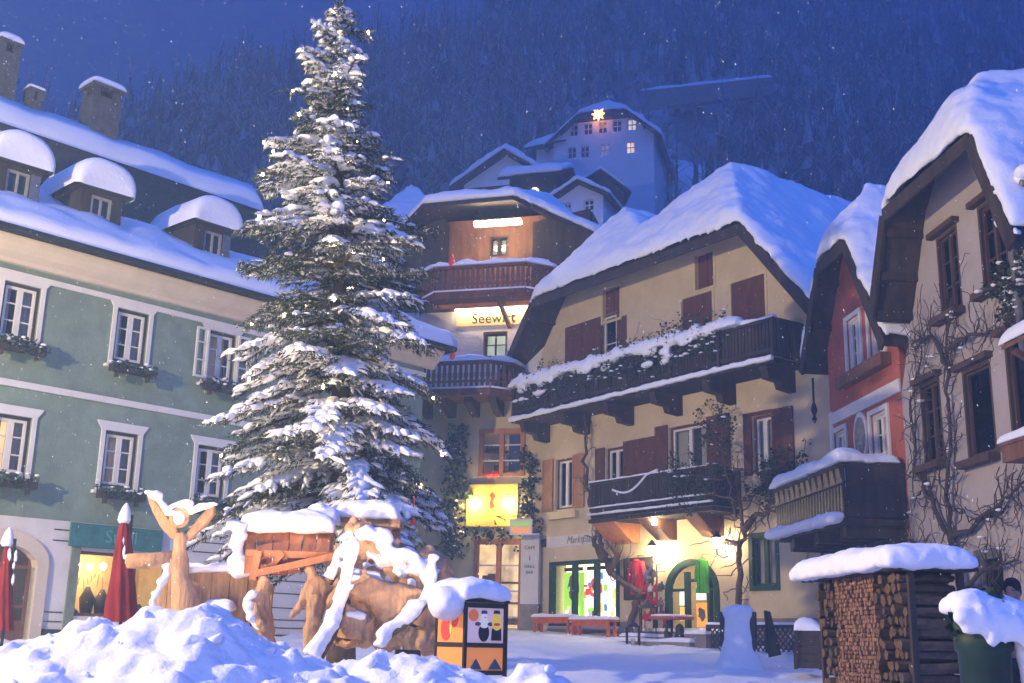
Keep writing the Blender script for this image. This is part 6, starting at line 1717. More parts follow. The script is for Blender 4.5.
    # log ends with the great snow cushion behind
    b = at(370, 640, Y + 1.6); T = thing('plank_canopy', 'rough plank canopy carrying a long cushion of snow beside the fir trunk', 'shelter', (b.x, Y + 1.6, ground_z(b.x, Y + 1.6)))
    mb = MB(); mb.beam(at(324, 518, Y + 1.4), at(402, 526, Y + 1.4), .7, .12); mb.build('plank', M['pale_wood'], T); mb = MB(); mb.beam(at(330, 522, Y + 1.4), at(330, 650, Y + 1.4), .12, .12); mb.beam(at(396, 530, Y + 1.4), at(396, 650, Y + 1.4), .12, .12); mb.build('post', M['pale_wood'], T)
    snow_cap(338, 519, 400, 522, Y + 1.3, .7, .26, T, over=.05)
    snow_cap(306, 520, 340, 524, Y + 1.0, .6, .24, T)
    # carved rock and animals on the right
    yy = Y + .35
    b = at(395, 640, yy); T = thing('carved_rock', 'big craggy carved wooden rock face under patches of snow', 'sculpture', (b.x, yy, ground_z(b.x, yy)))
    rr = random.Random(9); mb = MB()
    for i in range(60):
        px = rr.uniform(356, 436); py = rr.uniform(534 + max(0, (px - 385)) * .55, 640); s = rr.uniform(.10, .26)
        mb.blob(at(px, py, yy + rr.uniform(.1, .3)), V((s * rr.uniform(.8, 1.5), 0, 0)), V((0, s, 0)), V((rr.uniform(-.1, .1), 0, s * rr.uniform(.8, 1.5))), 2, .5, 4, i)
    o = mb.build('rock', M['pale_wood'], T, True); soft_snow(o, .035, 1)
    tx = bpy.data.textures.new('crags', 'CLOUDS'); tx.noise_scale = .16; dm = o.modifiers.new('crags', 'DISPLACE'); dm.texture = tx; dm.strength = .16; dm.texture_coords = 'LOCAL'
    mb = MB()
    for (px, py, rx, rz) in ((363, 535, .13, .12), (370, 533, .1, .09), (380, 537, .15, .12), (386, 545, .14, .11), (394, 556, .12, .14), (404, 551, .15, .09), (412, 556, .1, .09), (418, 566, .12, .13), (428, 578, .10, .16), (432, 596, .07, .14), (372, 556, .08, .07), (366, 566, .05, .05), (398, 574, .08, .05), (410, 584, .09, .05), (384, 566, .06, .04), (420, 596, .08, .05)):
        for _ in range(3): mb.blob(at(px + rr.uniform(-4, 4), py + rr.uniform(-3, 3), yy - .05 + rr.uniform(-.06, .05)), V((rx * rr.uniform(.6, .95), 0, 0)), V((0, .13, 0)), V((rr.uniform(-.05, .02), 0, rz * rr.uniform(.6, .95))), 2, .4, 4, px)
    for i in range(70):
        px = rr.uniform(372, 438); py = rr.uniform(560, 625) - (438 - px) * .2; s = rr.uniform(.025, .06); mb.blob(at(px, py, yy - .04), V((s * 1.6, 0, 0)), V((0, s, 0)), V((0, 0, s * .8)), 1, .5, 8, i)
    soft_snow(mb.build('snow', M['snow'], T, True), .03, 2)
    # ox: round carved body with head
    b = at(395, 640, Y - .25); T = thing('carved_ox', 'carved wooden ox lying in the crib with a thick band of snow along its back', 'sculpture', (b.x, Y - .25, ground_z(b.x, Y - .25)))
    def o_(px, py, dy=0, r=.1): return (at(px, py, Y - .25 + dy), r)
    v = {'rump': o_(428, 608, 0, .22), 'bel': o_(408, 606, 0, .25), 'sh': o_(386, 600, -.05, .24), 'nk': o_(370, 590, -.1, .17), 'hd': o_(356, 584, -.18, .13), 'mz': o_(350, 596, -.26, .09),
         'f1': o_(386, 628, -.15, .09), 'f2': o_(380, 648, -.2, .07), 'r1': o_(424, 632, -.1, .1), 'r2': o_(418, 650, -.18, .07), 'hn1': o_(362, 575, -.1, .035), 'hn2': o_(366, 568, -.1, .02)}
    skin_body('body', (v, [('rump', 'bel'), ('bel', 'sh'), ('sh', 'nk'), ('nk', 'hd'), ('hd', 'mz'), ('sh', 'f1'), ('f1', 'f2'), ('rump', 'r1'), ('r1', 'r2'), ('hd', 'hn1'), ('hn1', 'hn2')], 'bel'), 'pale_wood', T)
    snow_line([(349, 578), (362, 579), (376, 585), (388, 594), (402, 600), (410, 605)], Y - .36, .10, T)
    snow_line([(356, 572), (368, 574), (384, 583), (398, 592)], Y - .2, .09, T)
    # little donkey: lower, left
    b = at(356, 640, Y - .4); T = thing('carved_donkey', 'small carved wooden donkey kneeling behind the snowy limb', 'sculpture', (b.x, Y - .4, ground_z(b.x, Y - .4)))
    v = {'rump': o_(366, 628, -.25, .15), 'bel': o_(354, 626, -.25, .16), 'sh': o_(343, 620, -.25, .14), 'nk': o_(338, 606, -.25, .09), 'hd': o_(333, 597, -.3, .075), 'mz': o_(327, 604, -.34, .05), 'e1': o_(337, 588, -.22, .03), 'f': o_(343, 645, -.3, .06), 'r': o_(366, 648, -.3, .07)}
    skin_body('body', (v, [('rump', 'bel'), ('bel', 'sh'), ('sh', 'nk'), ('nk', 'hd'), ('hd', 'mz'), ('hd', 'e1'), ('sh', 'f'), ('rump', 'r')], 'bel'), 'pale_wood', T)
    snow_cap(346, 618, 366, 620, Y - .5, .3, .09, T)
    # crib boards on the right end
    wood_pile_limb('snowy_limb', 'thick snow covered tree limb slanting down in front of the ox', [(354, 542), (350, 565), (344, 590), (338, 612), (330, 632), (320, 648), (312, 662)], Y - .55, .055, .12)
    wood_pile_limb('snowy_limb', 'curved snow covered limb leaning on the right end of the crib', [(431, 566), (432, 585), (426, 602), (414, 616), (400, 626), (388, 634), (380, 644)], Y - .5, .05, .07)
    wood_pile_limb('snowy_limb', 'short snow covered limb from the plank roof to the standing figure', [(352, 548), (340, 560), (334, 576), (330, 584)], Y - .3, .05, .03)
    mb = MB()
nativity()

# ------------------------------------------------------------------ painted lantern with a cushion of snow
def picture_lantern():
    y = 12.0
    a, b = at(466, 602, y), at(506, 607, y + .28); d = V((b.x - a.x, b.y - a.y, 0)); F = Face((a.x, a.y), d); L = d.length
    zt = a.z; zb = at(466, 671, y).z
    G = Face((a.x, a.y), -F.n)      # left side runs back from the front corner
    w2 = .55
    T = thing('picture_lantern', 'black framed box lantern with painted snowmen under a cushion of snow', 'lantern', F.w(L / 2, -.3, zb - .1))
    mb = MB()
    bw = .034
    for (u, n) in ((0, 0), (L, 0), (0, -w2), (L, -w2)): mb.box(F, u - bw / 2, u + bw / 2, n - bw / 2, n + bw / 2, zb - .3, zt)
    for z in (zt - .03, zb + .25, zb - .02):
        for n in (0, -w2): mb.box(F, bw / 2, L - bw / 2, n - bw / 2, n + bw / 2, z - .02, z + .025)
        for u in (0, L): mb.box(F, u - bw / 2, u + bw / 2, -w2 + bw / 2, -bw / 2, z - .02, z + .025)
    mb.box(F, -.03, L + .03, -w2 - .03, .03, zt + .003, zt + .03)
    mb.build('frame', M['metal'], T)
    zm = zb + .25
    K = lambda n, c, e=.5: emit('lantern_' + n, c, e, c)
    col = dict(lilac=K('lilac', (.55, .40, .46), .5), orange=K('orange', (.72, .24, .05), .55), black=pbr('lantern_black', (.02, .025, .03), .7, .3), white=K('white', (.75, .72, .6), .3), yellow=K('yellow', (.75, .52, .06), .4), red=K('red', (.65, .04, .03), .35), green=K('green', (.12, .2, .12), .1), sun=K('sun', (.70, .16, .04), .35), blue=K('blue', (.03, .06, .12), .1))
    def pan(nm, u0, u1, z0, z1, c, n=-.01): mb = MB(); mb.box(F, u0, u1, n - .01, n, z0, z1); return mb.build(nm, col[c], T)
    p1 = pan('front_picture', .024, L - .024, zm + .026, zt - .052, 'lilac'); p2 = pan('lower_front', .024, L - .024, zb + .006, zm - .021, 'orange')
    mb = MB(); mb.box(F, -.005, .005, -w2 + .024, -.024, zm + .026, zt - .052); p3 = mb.build('side_picture', col['orange'], T)
    mb = MB(); mb.box(F, -.005, .005, -w2 + .024, -.024, zb + .006, zm - .021); p4 = mb.build('lower_side', col['orange'], T)
    for nm, u in (('right_panel', L), ):
        mb = MB(); mb.box(F, u - .005, u + .005, -w2 + .024, -.024, zb, zt - .05); mb.build(nm, col['orange'], T)
    def el(F_, cx, cz, rx, rz, n=18): return [(cx + rx * math.cos(2 * pi * i / n), cz + rz * math.sin(2 * pi * i / n)) for i in range(n)]
    lay = [0]
    def dab(par, pts, c, F_=F, nm='painting'):
        lay[0] += 1; n0 = .001 + .0012 * lay[0] * .5
        mb = MB(); mb.fpoly(F_, pts, -.003, n0); mb.build(nm, col[c], par)
    h = zt - zm
    dab(p1, el(F, L * .20, zm + h * .70, .06, .06), 'sun')
    cx = L * .46
    dab(p1, el(F, cx, zm + h * .30, .065, .09), 'black'); dab(p1, el(F, cx, zm + h * .52, .062, .05), 'white'); dab(p1, el(F, cx, zm + h * .66, .042, .045), 'white'); dab(p1, [(cx - .038, zm + h * .74), (cx + .038, zm + h * .74), (cx + .028, zm + h * .82), (cx - .028, zm + h * .82)], 'blue')
    dab(p1, el(F, cx - .075, zm + h * .5, .035, .02, 10), 'blue'); dab(p1, el(F, cx + .075, zm + h * .5, .035, .02, 10), 'blue'); dab(p1, [(cx, zm + h * .67), (cx + .045, zm + h * .655), (cx, zm + h * .64)], 'sun')
    cx = L * .77
    dab(p1, [(cx - .062, zm + h * .12), (cx + .062, zm + h * .12), (cx + .055, zm + h * .40), (cx - .055, zm + h * .40)], 'black'); dab(p1, el(F, cx, zm + h * .52, .06, .07), 'yellow'); dab(p1, el(F, cx, zm + h * .67, .045, .05), 'yellow'); dab(p1, [(cx - .04, zm + h * .75), (cx + .04, zm + h * .75), (cx + .03, zm + h * .83), (cx - .03, zm + h * .83)], 'black')
    dab(p1, el(F, cx, zm + h * .50, .04, .014), 'red')
    for uu, s in ((.28, .07), (.75, .08)): dab(p2, [(L * uu - s, zb + .015), (L * uu + s, zb + .015), (L * uu + s * .3, zb + .09), (L * uu, zb + .12), (L * uu - s * .5, zb + .07)], 'blue')
    # red hearts on the side, seen edge on
    S = Face((a.x, a.y), -F.n); S.n = -F.u; S.u = -F.n; S = Face((F.w(0, -w2, 0).x, F.w(0, -w2, 0).y), F.n)
    dab(p3, el(S, w2 * .35, zm + .16, .10, .12), 'red', S); dab(p3, el(S, w2 * .62, zm + .30, .09, .13), 'red', S); dab(p3, el(S, w2 * .42, zm + .42, .05, .08), 'black', S); dab(p3, el(S, w2 * .52, zm + .2, .02, .1), 'yellow', S)
    mb = MB()
    for i in range(6): pass
    mb = MB(); snow_sheet(mb, [F.w(-.07, .10, zt + .03), F.w(L + .02, .09, zt + .03), F.w(L + .02, -w2 - .1, zt + .03), F.w(-.07, -w2 - .1, zt + .03)], .23, (1, 1, 1, 1), .06, .25, over=.05, freq=2.5)
    mb.blob(F.w(-.10, -.2, zt - .01), V((.20, 0, 0)), V((0, .28, 0)), V((0, 0, .17)), 3, .2, 2)
    soft_snow(mb.build('snow', M['snow'], T, True), .03, 4)
picture_lantern()

# ------------------------------------------------------------------ folded parasols
def parasol(px, pt, pb, y, wid, label):
    a, b = at(px + 3, pt, y), at(px, pb, y); g = ground_z(b.x, y); H = a.z - g; z0 = b.z
    T = thing('folded_parasol', label, 'parasol', (b.x, y, g), 'folded red parasols')
    mb = MB(); mb.tube([(b.x, y, g), (b.x, y, a.z - .1)], .03, 8); mb.lathe((b.x, y, g), [(.28, 0), (.28, .06), (.05, .1), (.04, .3)], 16); mb.build('pole', M['metal'], T)
    mb = MB(); sides = 40; vs = []; n = 14; zc = z0 - .35; hh = a.z - .18 - zc
    for i in range(n + 1):
        t = i / n; r = wid * (.30 + .70 * (1 - t) ** .8) if t < .9 else wid * (.44 - (t - .9) * 3.0)
        for k in range(sides):
            an = 2 * pi * k / sides; rr_ = r * (1 + .16 * math.sin(an * 8 + t * 2.5) * (1 - .5 * t) + .07 * noise.noise(V((an * 2, t * 6, px)))); vs.append((b.x + rr_ * math.cos(an) + (a.x - b.x) * t, y + rr_ * math.sin(an), zc + hh * t))
    mb.add(vs, [(i * sides + k, i * sides + (k + 1) % sides, (i + 1) * sides + (k + 1) % sides, (i + 1) * sides + k) for i in range(n) for k in range(sides)] + [tuple(n * sides + k for k in range(sides))])
    mb.build('canopy', M['red_cloth'], T, True)
    mb = MB(); mb.lathe((a.x, y, a.z - .24), [(.09, 0), (.12, .05), (.10, .16), (.06, .27), (.015, .34)], 12)
    rr = random.Random(px)
    for k in range(9):
        t = rr.uniform(.55, .95); an = rr.uniform(pi, 2 * pi); r = wid * (.4 + .5 * (1 - t)); mb.blob((b.x + r * math.cos(an), y + r * math.sin(an), zc + hh * t), V((.03, 0, 0)), V((0, .02, 0)), V((0, 0, rr.uniform(.05, .12))), 1, .4, 6, k)
    mb.build('snow', M['snow'], T, True)
parasol(123, 509, 600, 19.5, .245, 'folded red parasol with a snow cap in front of the lit shop window')
parasol(6, 533, 610, 21, .16, 'thin folded red parasol by the arched door at the left edge')
# ------------------------------------------------------------------ things in front of the yellow house
GY = lambda u, n: FY.g(u, n)
def wall_lantern(F, u, z, n, label, power=70, s=1.0, hang=False):
    T = thing('wall_lantern', label, 'lantern', F.w(u, n, z - .3), 'lit lanterns of the yellow house')
    c = F.w(u, n, z)
    mb = MB(); mb.lathe(c + V((0, 0, .14 * s)), [(.17 * s, 0), (.13 * s, .06 * s), (.05 * s, .16 * s), (.025 * s, .2 * s)], 6); mb.lathe(c + V((0, 0, -.18 * s)), [(.05 * s, 0), (.09 * s, .03 * s), (.09 * s, .045 * s)], 6)
    for k in range(6):
        a = k * pi / 3; mb.tube([c + V((.09 * s * math.cos(a), .09 * s * math.sin(a), -.15 * s)), c + V((.145 * s * math.cos(a), .145 * s * math.sin(a), .15 * s))], .008, 4)
    if hang: mb.tube([c + V((0, 0, .3 * s)), c + V((0, 0, .55 * s))], .012, 4)
    else: mb.tube([F.w(u, .01, z - .35 * s), F.w(u, n * .5, z - .42 * s), F.w(u, n, z - .32 * s), F.w(u, n, z - .17 * s)], .02, 5)
    mb.build('frame', M['metal'], T)
    mb = MB(); mb.lathe(c + V((0, 0, -.13 * s)), [(.075 * s, 0), (.125 * s, .26 * s)], 6); mb.build('glass', emit('lantern_glass', (1, .80, .46), power), T)
u, z = FY.p(652, 551, .45); wall_lantern(FY, u, z, .45, 'lit lantern on the wall between the red coat and the arched green door', 420)
u, z = FY.p(717, 543, .45); wall_lantern(FY, u, z, .45, 'lit lantern on the wall right of the arched green door', 420)
u, z = FY.p(654, 522, 1.0); wall_lantern(FY, u, z, 1.0, 'lit lantern hanging under the lower balcony', 380, .7, True)

def garment(px0, py0, px1, py1, F, n, mat, name, label, cat='coat', board=False):
    a, b, c, d = F.rect(px0, py0, px1, py1, n); w_ = b - a; h = d - c; m = (a + b) / 2
    T = thing(name, label, cat, F.w(m, n, c)); mb = MB(); N = 18; rows = 10; vs = []
    for s_ in (1, -1):
        for j in range(rows + 1):
            t = j / rows; hw = w_ * (.13 + .25 * min(1, t * 5) ** .7 - .05 * math.sin(pi * min(1, t * 1.1)) + .09 * t)
            for i in range(N + 1):
                q = -1 + 2 * i / N; fold = .03 * math.sin(q * 9 + t * 2) * t
                vs.append(F.w(m + q * hw, n + s_ * (.085 * math.sqrt(max(0, 1 - q * q)) + .01) + fold, d - h * t))
    W_ = N + 1; K = W_ * (rows + 1)
    fs = [(j * W_ + i, (j + 1) * W_ + i, (j + 1) * W_ + i + 1, j * W_ + i + 1) for j in range(rows) for i in range(N)]
    fs += [(K + j * W_ + i + 1, K + (j + 1) * W_ + i + 1, K + (j + 1) * W_ + i, K + j * W_ + i) for j in range(rows) for i in range(N)]
    fs += [(i + 1, i, K + i, K + i + 1)[::-1] for i in range(N)]
    mb.add(vs, fs); mb.build('body', mat, T, True)
    for s_ in (-1, 1):
        mb = MB(); mb.tube([F.w(m + s_ * w_ * .30, n, d - h * .05), F.w(m + s_ * w_ * .46, n + .02, d - h * .3), F.w(m + s_ * w_ * .47, n + .05, d - h * .62)], [w_ * .12, w_ * .10, w_ * .075], 8); mb.build('sleeve', mat, T, True)
    mb = MB(); mb.blob(F.w(m, n + .06, d - h * .02), F.u * w_ * .2, F.n * .09, V((0, 0, h * .07)), 2, .2, 6); mb.build('hood', mat, T, True)
    mb = MB(); mb.tube([F.w(m, n + .115, d - h * .08), F.w(m + .01, n + .13, d - h * .5), F.w(m, n + .12, d - h * .97)], .012, 5); mb.build('zip', M['charcoal'], T)
    mb = MB(); mb.tube([F.w(m - w_ * .3, n, d), F.w(m, n, d + .06), F.w(m + w_ * .3, n, d)], .012, 5); mb.tube([F.w(m, n, d + .05), F.w(m, n, d + .16), F.w(m, .0, d + .18)], .008, 4); mb.build('hanger', M['metal'], T)
a, b, c, d = FY.rect(624, 560, 650, 598, .1)
bt = thing('display_board', 'dark board on the yellow wall behind the hanging red coat', 'board', FY.w((a + b) / 2, .05, c)); mb = MB(); mb.box(FY, a, b, .004, .05, c, d); mb.build('panel', M['charcoal'], bt)
mb = MB()
for q in ((a - .05, a, c - .05, d + .05), (b, b + .05, c - .05, d + .05), (a, b, c - .05, c), (a, b, d, d + .05)): mb.box(FY, q[0], q[1], .004, .08, q[2], q[3])
mb.build('frame', M['dark_wood'], bt)
garment(630, 561, 645, 594, FY, .3, pbr('red_fleece', (.46, .02, .03), .9, .2, 6), 'red_coat', 'bright red coat hanging on the dark board by the shop window')
garment(696, 560, 709, 593, FY, .35, pbr('green_fleece', (.075, .36, .03), .9, .2, 6), 'green_coat', 'bright green coat hanging on the arched door frame')
# stand with caps and scarves
def cap_stand():
    u, z = FY.p(657, 600, .7); g = GY(u, .7); F = FY
    T = thing('cap_stand', 'rack crowded with knitted caps and scarves beside the arched door', 'clothes rack', F.w(u, .7, g)); mb = MB()
    mb.tube([F.w(u, .7, g), F.w(u, .7, g + 2.2)], .025, 6); mb.lathe(F.w(u, .7, g), [(.28, 0), (.26, .05), (.04, .08)], 12)
    for k in range(4): mb.tube([F.w(u - .38, .7, g + .75 + .42 * k), F.w(u + .38, .7, g + .75 + .42 * k)], .012, 5)
    mb.build('rack', M['metal'], T)
    rr = random.Random(12); cols = [(.5, .03, .03), (.65, .6, .55), (.08, .07, .08), (.12, .2, .32), (.2, .15, .12), (.4, .33, .28), (.6, .05, .05), (.1, .12, .1)]
    mats = [pbr('knit%d' % i, c, .95, .3, 14, .5, 40) for i, c in enumerate(cols)]
    for k in range(26):
        row = k // 7; uu = u + (k % 7 - 3) * .12 + rr.uniform(-.04, .04); zz = g + .72 + .42 * row + rr.uniform(-.05, .03)
        mb = MB(); c = F.w(uu, .82 + rr.uniform(-.05, .08), zz)
        if row == 0 and k % 7 < 3: mt = mats[0]
        else: mt = mats[rr.randrange(8)]
        mb.lathe(c + V((0, 0, -.12)), [(.085, 0), (.095, .04), (.09, .1), (.06, .16), (.02, .19)], 10); mb.blob(c + V((0, 0, .09)), V((.04, 0, 0)), V((0, .04, 0)), V((0, 0, .04)), 1, .1, 9)
        if k % 3 == 0: mb.tube([c, c + V((.02, -.03, -.2)), c + V((0, -.02, -.42))], [.05, .045, .04], 6)
        mb.build('knitted_cap', mt, T, True)
cap_stand()

def bench(px0, px1, pyt, F, n, label):
    a, z1 = F.p(px0, pyt, n); b, _ = F.p(px1, pyt, n); g = GY((a + b) / 2, n); z1 = max(z1, g + .5)
    T = thing('orange_bench', label, 'bench', F.w((a + b) / 2, n, g), 'orange benches below the shop window'); mb = MB(); mb.box(F, a, b, n - .25, n + .2, z1 - .07, z1); mb.build('seat', M['orange_bench'], T, bevel=.008)
    for uu in (a + .06, b - .14):
        for nn in (n - .2, n + .08):
            mb = MB(); mb.box(F, uu, uu + .08, nn, nn + .08, g - .1, z1 - .072); mb.build('leg', M['orange_bench'], T)
    mb = MB(); mb.box(F, a + .141, b - .141, n + .10, n + .14, z1 - .2, z1 - .073); mb.build('apron', M['orange_bench'], T)
    mb = MB(); snow_sheet(mb, [F.w(a - .02, n + .22, z1), F.w(b + .02, n + .22, z1), F.w(b + .02, n - .25, z1), F.w(a - .02, n - .25, z1)], .10, (1, 1, 1, 1), .12, .3, over=.03, freq=2); mb.build('snow', M['snow'], T, True)
M['orange_bench'] = pbr('orange_bench_paint', (.58, .14, .04), .6, .2, 5, .2, 20)
bench(536, 573, 626, FY, .9, 'orange bench with snow on its seat, left one below the shop window')
bench(574, 613, 627, FY, .9, 'orange bench with snow on its seat, right one below the shop window')

def small_table():
    F = FY; n = 1.5; a, z1 = F.p(652, 616, n); b, _ = F.p(692, 616, n); g = GY(a, n)
    T = thing('bistro_table', 'small round table with a snow dusted red top in front of the door', 'table', F.w((a + b) / 2, n, g)); c = F.w((a + b) / 2, n, 0); mb = MB()
    mb.lathe((c.x, c.y, z1 - .1), [(.62, 0), (.64, .03), (.64, .07), (.6, .08)], 24); mb.build('top', pbr('red_top', (.45, .1, .07), .6, .2), T, True)
    mb = MB(); mb.lathe((c.x, c.y, g), [(.25, 0), (.22, .04), (.04, .08), (.035, z1 - .1 - g)], 12); mb.build('leg', M['metal'], T, True)
    mb = MB(); mb.lathe((c.x, c.y, z1 - .018), [(.60, 0), (.58, .045), (.4, .06), (.0, .065)], 24); mb.build('snow', M['snow'], T, True)
small_table()
def ground_lantern(px, pyb, n, h, label):
    F = FY; u, _ = F.p(px, pyb, n); g = F.p(px, pyb, n)[1]; w_ = h * .2
    T = thing('ground_lantern', label, 'lantern', F.w(u, n, g), 'dark lanterns before the door'); c = F.w(u, n, g); mb = MB()
    for sx in (-1, 1):
        for sy in (-1, 1): mb.obox(c + V((sx * w_, sy * w_, h * .42)), (1, 0, 0), (0, 1, 0), (0, 0, 1), .035, .035, h * .68)
    mb.obox(c + V((0, 0, h * .05)), (1, 0, 0), (0, 1, 0), (0, 0, 1), w_ * 2.4, w_ * 2.4, h * .1); mb.lathe(c + V((0, 0, h * .761)), [(w_ * 1.7, 0), (w_ * .5, h * .16), (w_ * .3, h * .2), (w_ * .1, h * .24)], 4, rot=pi / 4); mb.build('frame', M['metal'], T)
    mb = MB(); mb.lathe(c + V((0, 0, h * .101)), [(w_ * .35, 0), (w_ * .35, h * .3)], 10); mb.build('candle', M['cream'], T, True)
ground_lantern(648, 636, 1.3, 1.05, 'tall dark lantern standing at the steps beside the bistro table')
ground_lantern(633, 651, 2.6, .85, 'smaller dark lantern in the snow in front of the steps')
def steps():
    F = FY; a = F.p(628, 640, 1.6)[0]; b = F.p(708, 640, 1.6)[0]; 
    T = thing('door_steps', 'low stone steps under snow leading to the arched green door', 'steps', F.w((a + b) / 2, 1, GY((a + b) / 2, 1)))
    for k, (n, z) in enumerate(((1.1, .42), (1.7, .26), (2.3, .12))):
        g = GY((a + b) / 2, 1); mb = MB(); mb.box(F, a - .3 * k, b + .0 * k, .09 if k == 0 else n - .598, n, g - .6, g + z - .1); st = mb.build('step', M['stone'], T)
        mb = MB(); snow_sheet(mb, [F.w(a - .3 * k, n, g + z - .1), F.w(b, n, g + z - .1), F.w(b, n - .6, g + z - .1), F.w(a - .3 * k, n - .6, g + z - .1)], .09, (1, 1, 1, 1), .2, .5); mb.build('snow', M['snow'], st, True)
steps()
def dark_figures():
    F = FY
    for px, h, lb in ((667, .62, 'slender dark garden ornament left of the bistro table foot'), (680, .66, 'stout dark garden ornament right of the bistro table foot')):
        u, g = F.p(px, 648, 2.0); c = F.w(u, 2.0, g); mb = MB()
        if px < 670: mb.tube([c, c + V((.02, 0, h * .35)), c + V((.05, 0, h * .55)), c + V((-.02, 0, h * .75)), c + V((.02, 0, h * .95)), c + V((-.1, 0, h))], [.05, .09, .13, .05, .045, .015], 8)
        else: mb.lathe(c, [(.1, 0), (.14, .15), (.15, .3), (.11, .42), (.13, .5), (.1, .6), (.02, .66)], 10)
        o = mb.build('garden_ornament', M['metal'], None, True); solo(o, c); tag(o, lb, 'ornament', 'dark garden ornaments')
dark_figures()
def stone_trough():
    F = FY; a, b, c, d = F.rect(684, 634, 706, 654, 2.1)
    T = thing('stone_trough', 'grey stone trough with a snow rim in front of the arched door', 'trough', F.w((a + b) / 2, 2.1, c)); mb = MB(); mb.box(F, a, b, 1.6, 2.1, c - .1, d); mb.build('basin', M['stone'], T, bevel=.02)
    mb = MB(); snow_sheet(mb, [F.w(a, 2.12, d), F.w(b, 2.12, d), F.w(b, 1.6, d), F.w(a, 1.6, d)], .08, (1, 1, 1, 1), .15, .4); mb.build('snow', M['snow'], T, True)
stone_trough()
def lattice():
    F = FY; n = 1.9; a, z1 = F.p(707, 627, n); b = F.p(800, 627, n)[0]; z1 = F.p(750, 624, n)[1]; z0 = F.p(750, 655, n)[1] - .1
    T = thing('lattice_fence', 'low diagonal lattice fence before the yellow wall right of the door', 'fence', F.w((a + b) / 2, n, z0)); mb = MB(); w_ = b - a; h = z1 - z0 - .1
    st = .17; k = -h
    while k < w_:
        x0, x1 = max(0, k), min(w_, k + h)
        if x1 > x0 + .02:
            mb.beam(F.w(a + x0, n + .012, z0 + (x0 - k)), F.w(a + x1, n + .012, z0 + (x1 - k)), .02, .035, F.n); mb.beam(F.w(a + x0, n - .012, z1 - .1 - (x0 - k)), F.w(a + x1, n - .012, z1 - .1 - (x1 - k)), .02, .035, F.n)
        k += st
    mb.build('lattice', M['charcoal'], T)
    mb = MB(); mb.box(F, a, b, n - .05, n + .05, z1 - .1, z1 - .02)
    for i in range(4): uu = a + (w_ - .08) * i / 3; mb.box(F, uu, uu + .08, n - .049, n + .049, z0 - .1, z1 - .102)
    mb.build('rail', M['dark_wood'], T); mb = MB(); snow_sheet(mb, [F.w(a, n + .06, z1 - .02), F.w(b, n + .06, z1 - .02), F.w(b, n - .06, z1 - .02), F.w(a, n - .06, z1 - .02)], .06, (1, 1, 1, 1), .2, .4); mb.build('snow', M['snow'], T, True)
lattice()
def a_board():
    y = 24.0; c = at(739, 655, y); g = c.z
    T = thing('snowy_board', 'standing display board wrapped in snow beside the lattice fence', 'board', (c.x, y, g)); F = Face((c.x, c.y), V((.8, -.6, 0)))
    h = at(739, 612, y).z - g; mb = MB(); mb.box(F, -.38, .38, -.06, .06, g - .1, g + h); mb.build('panel', M['charcoal'], T)
    mb = MB(); n = 9; vs = []
    mb.lathe((c.x, c.y, g - .05), [(.60, -.3), (.45, 0), (.37, .25), (.33, .55), (.31, h - .1), (.37, h), (.32, h + .16), (.0, h + .2)], 22, 1.0, .45, math.atan2(-.6, .8)); o = mb.build('snow', M['snow'], T, True)
    soft_snow(o, .04, 3)
    T2 = thing('leaning_board', 'dark slate board leaning against the snow wrapped board', 'board', at(772, 656, y - .1)); mb = MB(); b0, b1 = at(770, 657, y - .1), at(780, 655, y + .2); t0, t1 = at(765, 611, y + .1), at(769, 612, y + .3); d = V((.03, .05, 0)); mb.hexa([b0, b1, b1 + d, b0 + d, t0, t1, t1 + d, t0 + d]); mb.build('slate', M['charcoal'], T2)
    mb = MB(); mb.tube([b0, t0, t1, b1], .03, 6); mb.build('frame', M['dark_wood'], T2)
a_board()
def crates():
    y = 22.0
    for (x0, y0, x1, y1, lb, sn) in ((796, 631, 819, 646, 'dark wooden crate with snow on top beside the wood stack', 1), (795, 647, 820, 668, 'dark wooden crate at the bottom of the pair beside the wood stack', 0)):
        a, b = at(x0, y1, y), at(x1, y0, y); T = thing('crate', lb, 'crate', ((a.x + b.x) / 2, y, a.z), 'dark crates by the wood stack'); F = Face((a.x, y), V((1, -.25, 0))); w_ = b.x - a.x; h = b.z - a.z
        mb = MB()
        for k in range(3): mb.box(F, 0, w_, 0, .03, a.z + h * (k + .06) / 3, a.z + h * (k + .94) / 3)
        mb.box(F, 0.01, w_ - .01, -.4, -.001, a.z, a.z + h); mb.build('slats', M['dark_wood'], T)
        mb = MB(); mb.box(F, -.02, .05, -.42, .05, a.z - .02, a.z + h + .01); mb.box(F, w_ - .05, w_ + .02, -.42, .05, a.z - .02, a.z + h + .01); mb.build('corner_post', M['dark_wood'], T)
        if sn: mb = MB(); snow_sheet(mb, [F.w(-.03, .06, b.z), F.w(w_ + .03, .06, b.z), F.w(w_ + .03, -.42, b.z), F.w(-.03, -.42, b.z)], .2, (1, 1, 1, 1), .08, .5, over=.03, freq=3); mb.build('snow', M['snow'], T, True)
crates()
